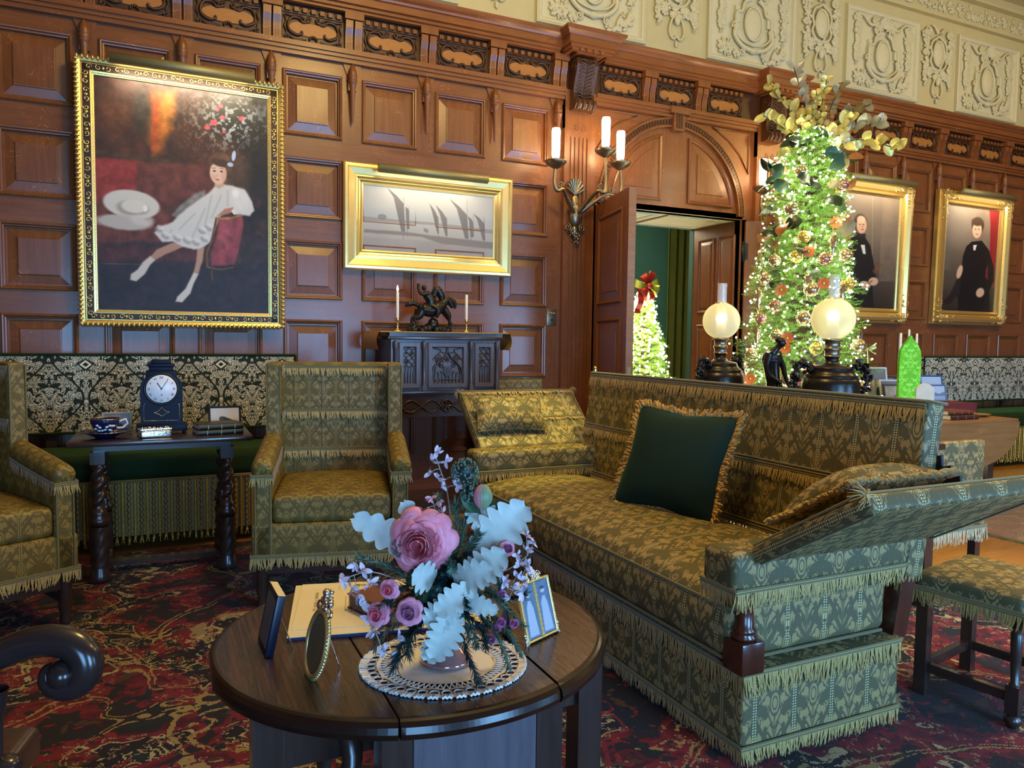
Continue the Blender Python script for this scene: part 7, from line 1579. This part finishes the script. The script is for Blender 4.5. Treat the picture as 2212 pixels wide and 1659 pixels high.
# ------------------------------------------------------------------ christmas trees
M_PINE = plain('fir_needles', lin(104, 150, 56), .55, 0, .35, 60); M_PINE2 = plain('bright_fir_needles', lin(108, 146, 44), .55, 0, .3, 60); M_BARK = plain('bark', lin(60, 42, 28), .9)
M_BULB = frosted('warm_white_bulb', (1, 1, .9), (1.0, .93, .62), 62.0)
def fir(name, label, x, y, h, r0, nb, nl, seed, mat, z0=.25, prof=None):
    R = random.Random(seed); t = thing(name, label, 'christmas tree', (x, y, -.005)); MB().tube([(0, 0, 0), (0, 0, h * .97)], [.05, .01], n=10).build('trunk', M_BARK, t)
    MB().lathe([(0, 0), (.20, 0), (.20, .03), (.05, .05)], n=20).build('stand', M_BLACK, t)
    m = MB(); tips = []
    for i in range(nb):
        f = (i + .5) / nb; z = z0 + (h - z0) * (1 - (1 - f) ** 1.0) * .99; rr = (prof(z / h) if prof else (1 - z / h)) * r0 * R.uniform(.80, 1.2); a = i * 2.39996 + R.uniform(-.2, .2); d = Vector((math.cos(a), math.sin(a), 0)); sag = -.10 * rr
        p0 = Vector((0, 0, z)); p1 = p0 + d * rr + Vector((0, 0, sag)); m.tube([p0, p1], [.006, .003], n=4, mat=1)
        for j in range(nl):
            s = .30 + .70 * (j + .5) / nl; base = p0.lerp(p1, s); side = (-1) ** j; sd = d.cross(Vector((0, 0, 1))) * side
            L = (.16 * (1.25 - s) + .06) * min(1, rr * 2.2 + .3); tw = (d * .75 + sd * .75 * (1.15 - s) + Vector((0, 0, R.uniform(-.25, .3)))).normalized() * L if s < .95 else d * .09
            tip = base + tw; tan = tw.normalized(); tips.append(tip); nn = int(L / .0065)
            for k in range(nn):
                p = base + tw * ((k + .5) / nn); q = Matrix.Rotation(R.uniform(0, 6.28), 3, tan) @ tan.orthogonal().normalized(); e = (q * .8 + tan * .6).normalized() * .024; w_ = e.cross(tan).normalized() * .0022
                m.add([p - w_, p + w_, p + e + w_ * .3, p + e - w_ * .3], [(0, 1, 2, 3)], None, None, 0)
    m.build('foliage', [mat, M_BARK], t); return t, tips
def bulbs(label, tips, off, n, r, seed, nparts=100, camdir=Vector((-.7, -.72, 0))):
    R = random.Random(seed); t = thing('string_lights', label, 'string lights', off); fr_t = sorted(tips, key=lambda p: -(p.x * camdir.x + p.y * camdir.y)); pool = fr_t[:int(len(fr_t) * .62)]; R.shuffle(pool); sel = pool[:n]
    base = MB().ball((0, 0, 0), r, n=6, m=4).build('bulb', M_BULB, t); w_ = MB(); rest = MB()
    for i, p in enumerate(sel):
        q = p + Vector((R.gauss(0, .012), R.gauss(0, .012), R.gauss(0, .012)))
        if i < nparts:
            o = base if i == 0 else base.copy(); o.parent = t
            if i: COL.objects.link(o)
            o.location = q
        else: rest.ball(q, r, n=6, m=4)
    if len(sel) > nparts: o = rest.build('bulb', M_BULB, t); o['kind'] = 'stuff'
    srt = sorted(sel, key=lambda p: (round(p.z / .12), math.atan2(p.y, p.x)))
    for a, b in zip(srt[:-1], srt[1:]):
        if (b - a).length < 3: w_.tube([a, (a + b) / 2 + Vector((0, 0, -.015)), b], .0014, n=3, cap=False)
    w_.build('wire', plain('green_wire', (.01, .03, .01), .5), t); return t
TRX, TRY = 4.97, 4.76
def pf(u): return float(np.interp(u, [0, .2, .355, .6, .76, .88, 1.0], [.78, .70, .58, .42, .30, .28, .10]))
tree, tips = fir('christmas_tree', 'tall slim fir covered with lights and gold ornaments before the wall portraits', TRX, TRY, 3.15, .86, 420, 12, 2, M_PINE, .30, pf)
bulbs('warm white string lights wound through the tall fir', tips, (TRX, TRY, -.005), 800, .0072, 3)
for z_ in (.7, 1.25, 1.8, 2.3, 2.75): point('inner_string_glow', (TRX - .12, TRY - .14, z_), 3.2, (1.0, .92, .62), .16)
def pf2(u): return max(.03, 1 - u)
t2x, t2y = 5.62, 8.05
tree2, tips2 = fir('christmas_tree', 'smaller lit fir with a red bow in the room beyond the doorway', t2x, t2y, 2.08, .56, 240, 10, 5, M_PINE2, .25, pf2)
bulbs('dense white string lights on the fir beyond the doorway', tips2, (t2x, t2y, -.005), 520, .0115, 6)
for z_ in (.8, 1.4): point('inner_string_glow', (t2x - .1, t2y - .16, z_), 4, (1.0, .92, .62), .12)
# red bow on the far tree
M_REDR = plain('red_patterned_ribbon', lin(150, 34, 24), .5, 0, .35, 40); M_GREENB = plain('yellow_green_ribbon', lin(150, 150, 50), .5)
bw = thing('ribbon_bow', 'large red and gold ribbon bow topping the fir beyond the doorway', 'bow', (t2x - .05, t2y - .13, 2.02))
def loop_(m, a, L, w, mat=0, ph=0):
    d = Vector((math.cos(a), 0, math.sin(a))); s_ = Vector((-math.sin(a), 0, math.cos(a)))
    m.grid(lambda u, v: Vector(d * (L * math.sin(u * PI))) + Vector((0, -.05 * math.sin(2 * PI * u) - .02, 0)) + s_ * ((v - .5) * w * (.3 + .7 * math.sin(u * PI))) + s_ * (.02 * math.sin(u * PI * 2 + ph)), 12, 3, mat=mat)
for k in range(7): m = MB(); loop_(m, .3 + k * .9, .16 + .03 * (k % 2), .10); m.build('bow_loop', M_REDR if k % 3 else M_GREENB, bw)
m = MB(); m.grid(lambda u, v: Vector((-.10 - .06 * u + (v - .5) * .09, -.04 + .02 * math.sin(u * 9), -.05 - .30 * u)), 12, 3); m.build('bow_tail', M_REDR, bw); MB().ball((0, -.05, 0), .04).build('bow_knot', M_REDR, bw)
# leafy gold and green topper on the tall tree
M_LGOLD = plain('gold_leaf_spray', (.62, .56, .18), .35, .5, .25, 60); M_MAGN = plain('dark_magnolia_leaf', lin(34, 52, 30), .3, 0, .3, 20); M_TAUPE = plain('taupe_leaf', lin(128, 118, 82), .5, 0, .2, 30); M_SILL = plain('silvery_leaf', lin(170, 170, 150), .35, .4, .2, 40)
tp = thing('leaf_topper', 'spray of gold eucalyptus and dark magnolia leaves crowning the tall tree', 'tree topper', (TRX + .06, TRY - .05, 2.90))
rv_ = Vector((.83, -.56, 0)); R = random.Random(14)
def spray(dirx, dz, L, nlf, lw, mat, bend, seed):
    m = MB(); R = random.Random(seed); P = smooth_path([(0, 0, 0), tuple(rv_ * dirx * L * .5 + Vector((0, 0, dz * L * .6))), tuple(rv_ * dirx * L + Vector((0, -.05, dz * L * (1 - bend))))], 7); m.tube(P, .004, n=5, mat=1)
    for k in range(nlf):
        f = .15 + .85 * (k + .5) / nlf; p = P[int(f * (len(P) - 1))]; tan = (P[-1] - P[0]).normalized(); sd = Matrix.Rotation(R.uniform(0, 6.28), 3, tan) @ tan.orthogonal().normalized(); d = (sd * .8 + tan * .5).normalized() * lw * R.uniform(1.3, 1.9); leafpath(m, p, p + d, (-.7, -.7, .2), lw * .62, 0, 0, .05, n=6)
    m.build('leaf_stem', [mat, M_BARK], tp)
for a in [tuple(list(q[:3]) + [int(q[3] * 1.7)] + list(q[4:])) for q in ((-1, .75, .50, 12, .06, M_LGOLD, .1, 1), (-.9, 1.2, .52, 10, .06, M_LGOLD, 0, 2), (-.55, 1.5, .5, 10, .055, M_SILL, 0, 3), (-.8, .35, .40, 12, .06, M_LGOLD, .6, 4), (0, 1.5, .42, 16, .04, M_LGOLD, 0, 5), (.3, 1.4, .42, 14, .04, M_TAUPE, 0, 6), (.7, 1.0, .50, 8, .06, M_TAUPE, .2, 7), (1.0, .75, .46, 11, .065, M_SILL, .3, 8), (1.15, .40, .52, 10, .062, M_LGOLD, .9, 9), (.5, .8, .4, 12, .06, M_LGOLD, .1, 10), (-.2, 1.3, .4, 14, .035, M_LGOLD, 0, 11), (-.4, .9, .4, 12, .055, M_LGOLD, 0, 12))]: spray(*a)
for k in range(22):
    m = MB(); a = R.uniform(0, 6.28); el = R.uniform(-.5, .5); d = Vector((math.cos(a), math.sin(a), el)).normalized(); b = Vector((0, 0, R.uniform(-.12, .18))); leafpath(m, b + d * .04, b + d * R.uniform(.24, .40), (-.5, -.6, .6), .07, 0, 0, .1, n=8); m.build('magnolia_leaf', M_MAGN if k % 3 else M_TAUPE, tp)
# magnolia ribbon winding down the tree
gl = thing('leaf_garland', 'dark green and copper magnolia leaves tucked into the upper part of the tall tree', 'garland', (TRX, TRY, 2.0)); M_COPL = plain('copper_leaf_back', lin(150, 92, 44), .5, 0, .2, 30)
for k in range(46):
    m = MB(); z = R.uniform(-.25, .85); rr = .25 + .07 * R.random(); a = -2.35 + R.uniform(-1.5, 1.5) if k % 3 else -3.3 + R.uniform(-.4, .4); c = Vector((rr * math.cos(a), rr * math.sin(a), z)); d = Vector((math.cos(a + R.uniform(-1, 1)), math.sin(a + R.uniform(-1, 1)), R.uniform(-1, 1))).normalized() * R.uniform(.08, .16); leafpath(m, c, c + d * 1.05, (math.cos(a), math.sin(a), .3), .06, 0, 0, .12, n=8); m.build('magnolia_leaf', [M_MAGN, M_MAGN, M_TAUPE, M_LEAF, M_COPL][k % 5], gl)
# ornaments
M_OB = plain('champagne_gold_glass', (.62, .50, .26), .18, .8, .1, 30, 0, coat=.6); M_OY = plain('yellow_gold_glass', (.72, .56, .10), .2, .6, .1, 30, 0, coat=.6); M_OC = plain('clear_amber_glass', (.60, .50, .28), .15, .3, .1, 30, 0, coat=.6); M_OO = plain('orange_silk_flower', lin(206, 110, 56), .7, 0, .25, 60); M_ORO = plain('rose_copper_glass', (.50, .26, .18), .18, .7, .1, 30, 0, coat=.6)
def ball_orn(): 
    t = thing('glass_ornament', 'x', 'ornament'); MB().ball((0, 0, 0), .052, n=20, m=12).build('ball', M_OB, t); MB().lathe([(0, .056), (.010, .055), (.011, .043), (.0, .042)], n=12).build('cap', M_BRASS, t); MB().tube([(0, 0, .055), (0, .01, .10)], .0012, n=4).build('hook', M_BRASS, t); return t
def drop_orn():
    t = thing('drop_ornament', 'x', 'ornament'); MB().lathe([(0, -.16), (.006, -.15), (.010, -.12), (.022, -.10), (.012, -.08), (.030, -.055), (.016, -.035), (.042, 0), (.018, .02), (.03, .035), (.010, .05), (.014, .06), (0, .07)], n=20, flute=(8, .06)).build('drop', M_OB, t); MB().tube([(0, 0, .065), (0, .01, .11)], .0012, n=4).build('hook', M_BRASS, t); return t
def flower_orn():
    t = thing('silk_flower', 'x', 'ornament'); m = MB()
    for k in range(9): a = 2 * PI * k / 9; leafpath(m, (0, 0, 0), (.05 * math.cos(a), -.02, .05 * math.sin(a)), (0, -1, 0), .022, 0, 0, .1, n=5)
    m.build('petals', M_OO, t); MB().ball((0, -.012, 0), .012).build('centre', M_OY, t); return t
def onsurf(px, z):
    """a place on the tree's outer surface: px = sideways offset seen from the sofa, z = height"""
    rr = pf(z / 3.15) * .86 + .05; u = max(-.95, min(.95, px / rr)); f = Vector((-.72, -.69, 0)); s = Vector((.69, -.72, 0)); v = s * (u * rr) + f * (math.sqrt(1 - u * u) * rr * .97); return (TRX + v.x, TRY + v.y, z)
GL_ = 'champagne gold glass balls on the tall tree'
B = [(-.06, 2.72), (-.12, 2.42), (-.07, 2.02), (.14, 2.0), (-.24, 2.0), (.30, 2.03), (.33, 1.80), (-.22, 1.62), (-.20, 1.38), (.0, 1.52), (.26, 1.62), (-.33, 1.52), (-.40, 1.22), (.42, 1.30), (.10, 1.28), (.48, .98), (-.12, 1.02), (.2, 1.42), (-.02, 2.18), (.26, 2.62), (-.30, 1.85), (.05, 1.75)]
mb_ = {}
pb = ball_orn()
for i, (u, z) in enumerate(B):
    o = pb if i == 0 else dup(pb, None)
    kind = i % 4; o['label'] = 'champagne gold glass ball hanging among the lights of the tall tree'; o['group'] = GL_; o.location = onsurf(u, z); o.rotation_euler = (0, 0, -.8)
    if i and i % 4 == 1: o.scale = (1.15,) * 3
    if kind in (2, 3) and i:
        mt = M_OY if kind == 2 else M_ORO; nm = 'yellow' if kind == 2 else 'rose copper'
        o['label'] = '%s glass ball hanging among the lights of the tall tree' % nm; o['group'] = '%s glass balls on the tall tree' % nm
        for c in o.children:
            if c.name.startswith('ball'):
                if kind not in mb_: mb_[kind] = c.data.copy(); mb_[kind].materials[0] = mt
                c.data = mb_[kind]
pd = drop_orn()
for i, (u, z) in enumerate(((.02, 1.82), (-.36, 1.72), (-.36, 1.42), (.28, 1.75), (.12, 1.42), (.20, 2.15), (-.45, 1.08), (-.42, 2.05))):
    o = pd if i == 0 else dup(pd, None); o['label'] = 'ribbed gold drop ornament hanging on the tall tree'; o['group'] = 'gold drop ornaments on the tall tree'; o.location = onsurf(u, z)
pfw = flower_orn()
for i, (u, z) in enumerate(((.14, 1.80), (-.12, 1.36), (-.14, 1.28), (-.20, 1.12), (-.40, 1.02), (.06, 1.12), (.0, .98), (.22, 2.30), (.02, 2.06), (-.18, 1.75))):
    o = pfw if i == 0 else dup(pfw, None); o['label'] = 'orange silk flower tucked into the tall tree'; o['group'] = 'orange silk flowers on the tall tree'; o.location = onsurf(u, z); o.rotation_euler = (0, 0, -.8)
b2_ = thing('ribbon_bow', 'pale gold bow on a lower right branch of the tall tree', 'bow', onsurf(.62, 1.28)); b2_.rotation_euler = (0, 0, -.8)
for sx in (-1, 1): m = MB(); m.grid(lambda u, v: Vector((sx * (.005 + .06 * u), -.01 * math.sin(u * PI), (v - .5) * (.02 + .07 * u) + .01 * math.sin(v * 20) * u)), 8, 8); m.build('bow_loop', M_LGOLD, b2_)
MB().ball((0, -.005, 0), .010).build('bow_knot', M_LGOLD, b2_); MB().tube([(0, 0, -.01), (.01, 0, -.14), (.005, 0, -.2)], .004, n=5).build('bow_tail', M_LGOLD, b2_)
# ------------------------------------------------------------------ curtains in the next room
def curtain(label, x0, x1, y, mat):
    t = thing('curtain', label, 'curtain', ((x0 + x1) / 2, y, 0)); w = x1 - x0; m = MB(); m.grid(lambda u, v: ((u - .5) * w, .05 * math.sin(u * w * 46) * (.6 + .4 * v), v * 3.28), int(w * 60), 4); m.grid(lambda u, v: ((u - .5) * w, .012 + .05 * math.sin(u * w * 46) * (.6 + .4 * v), v * 3.28), int(w * 60), 4); m.build('drape', mat, t); MB().tube([(-w / 2 - .05, 0, 3.29), (w / 2 + .05, 0, 3.29)], .012, n=8).build('curtain_rod', M_BLACK, t)
curtain('dark olive velvet curtain hanging in deep folds beyond the doorway', 7.0, 8.3, 9.40, M_CURT)
# ------------------------------------------------------------------ red cloth table with photographs
ft = thing('side_table', 'side table with a dark red fleur-patterned cloth, under the portraits', 'table', (6.64, 4.93, -.005))
for sx in (-1, 1):
    for sy in (-1, 1): MB().b2(sx * .54 - .03, sx * .54 + .03, sy * .16 - .03, sy * .16 + .03, 0, .735).build('leg', M_DARKV, ft)
MB().b2(-.60, .60, -.21, .21, .735, .755).build('tabletop', M_DARK, ft)
tc = MB(); tc.b2(-.62, .62, -.22, .22, 0, .005); tc.grid(lambda u, v: (-.62 + 1.24 * u, -.222 - .02 * math.sin(u * 30) * v - .01 * v, .004 - .32 * v), 40, 6); tc.grid(lambda u, v: (.622 + .03 * v + .02 * math.sin(u * 12) * v, -.22 + .44 * u, .004 - .32 * v), 14, 6); tc.grid(lambda u, v: (-.622 - .03 * v, -.22 + .44 * u, .004 - .32 * v), 14, 6)
M_RC = plain('dark_red_cloth', lin(112, 40, 44), .8, 0, .2, 14); tco = tc.build('tablecloth', [M_RC]); tco.location = (6.64, 4.93, .7505); tag(tco, 'dark red cloth with gold woven motifs draped over the side table', 'tablecloth')
m = MB()
for k in range(7):
    x = -.54 + k * .18; z = -.12
    for a in (0, .7, -.7, 2.6, -2.6): m.tube([(x, -.25, z), (x + .028 * math.sin(a), -.252, z + .04 * math.cos(a))], [.006, .004], n=4)
m.build('gold_motif', M_LGOLD, tco)
def pfr(label, x, y, w, h, tilt, rz, fmat, kind, seed, grp='photographs on the red cloth'): return photo_frame('photo_frame', label, T(x, y, .758, rx=math.radians(-tilt), rz=math.radians(rz)), w, h, .016, fmat, photo(kind, seed, 44, 44, *([(120, 122, 130), (40, 42, 48)] if seed % 2 else [(170, 165, 150), (70, 66, 56)])), group=grp)
M_FBK = plain('dark_thin_frame', (.03, .028, .03), .35); M_FWH = plain('white_thin_frame', (.7, .7, .7), .4)
pfr('landscape photograph in a thin white frame, highest left on the red cloth', 6.28, 5.06, .26, .34, 9, -12, M_FWH, 'people', 3)
pfr('black and white photograph in a pale frame, second from front on the red cloth', 6.34, 4.93, .26, .225, 12, -14, M_FWH, 'people', 5)
pfr('small sepia photograph in a dark frame, front left on the red cloth', 6.22, 4.82, .20, .19, 14, -16, M_FBK, 'people', 8)
pfr('dark-framed photograph half hidden by the lime chair on the red cloth', 6.52, 5.10, .16, .25, 10, -8, M_FBK, 'people', 7)
pfr('tall blue-toned photograph in a blue frame on the right of the red cloth', 7.09, 5.06, .25, .255, 11, -18, plain('blue_frame', lin(50, 80, 130), .4), 'lake', 2)
pfr('small blue-toned photograph standing in front of the taller blue one on the red cloth', 6.97, 4.92, .20, .17, 12, -18, plain('pale_blue_frame', lin(90, 110, 140), .4), 'lake', 4)
# brass candelabra on the red cloth
cn = thing('brass_candelabra', 'three-branch brass candelabra with white candles behind the lime chair', 'candelabra', (6.66, 5.03, .7565), math.radians(15)); MB().lathe([(0, 0), (.07, 0), (.07, .01), (.02, .03), (.012, .08), (.022, .11), (.01, .14), (.012, .30), (.02, .32), (0, .33)], n=20).build('stem', M_BRASS, cn)
for x in (-.185, 0, .185):
    m = MB(); h_ = .40 if x else .44
    if x: m.tube(smooth_path([(0, 0, .30), (x * .3, 0, .26), (x * .6, 0, .30), (x * .62, 0, .36), (x * .8, 0, .36), (x, 0, .33), (x, 0, h_)], 4), .009, n=7)
    else: m.tube([(0, 0, .32), (0, 0, h_)], .009, n=7)
    m.lathe([(0, h_), (.035, h_ + .004), (.037, h_ + .01), (.015, h_ + .012), (.015, h_ + .035), (0, h_ + .035)], M=T(x, 0, 0), n=16); m.build('branch', M_BRASS, cn)
    MB().lathe([(.0115, 0), (.0115, .24 if x else .23), (.004, .246), (0, .246)], M=T(x, 0, h_ + .03), n=10).build('candle', M_WAX, cn)
# ------------------------------------------------------------------ old drop-leaf table with books
dt = thing('drop_leaf_table', 'old oak drop-leaf table with a curved hanging leaf, right of the sofa', 'table', (5.36, 3.83, 0)); a_, b_ = .73, .22
MB().b2(-a_, a_, -b_, b_, .725, .75, bev=.004).build('tabletop', M_OLDOAK, dt)
for sg in (-1, 1):
    pl = [(-.72, .728), (.72, .728)] + [(.72 * math.cos(q), .728 - .36 * math.sin(q) ** .8) for q in np.linspace(.04, PI - .04, 26)]; MB().prism(pl[:1] + pl[1:], sg * (b_ + .006) - .008, sg * (b_ + .006) + .008).build('hanging_leaf', M_OLDOAK, dt)
for sx in (-1, 1):
    for sy in (-1, 1): MB().b2(sx * .48 - .035, sx * .48 + .035, sy * .14 - .035, sy * .14 + .035, 0, .725).build('leg', M_DARKV, dt)
MB().b2(-.48, .48, -.15, .15, .62, .725).build('apron', M_OLDOAK, dt)
book('stacked_book', 'red-brown leather book, upper of two on the drop-leaf table', 'book', 5.53, 3.80, .788, math.radians(-4), .26, .18, .030, M_BKR); book('stacked_book', 'darker leather book with gilt bands, lower of two on the drop-leaf table', 'book', 5.56, 3.80, .7505, math.radians(-2), .31, .20, .036, plain('dark_red_leather', lin(70, 34, 30), .4))
tl = thing('wooden_tray', 'shallow rounded wooden tray lying behind the leather books', 'tray', (5.93, 3.86, .7505), 0); MB().lathe([(0, 0), (.07, 0), (.11, .018), (.115, .02), (.10, .016), (0, .006)], n=26).build('dish', M_OLDOAK, tl)
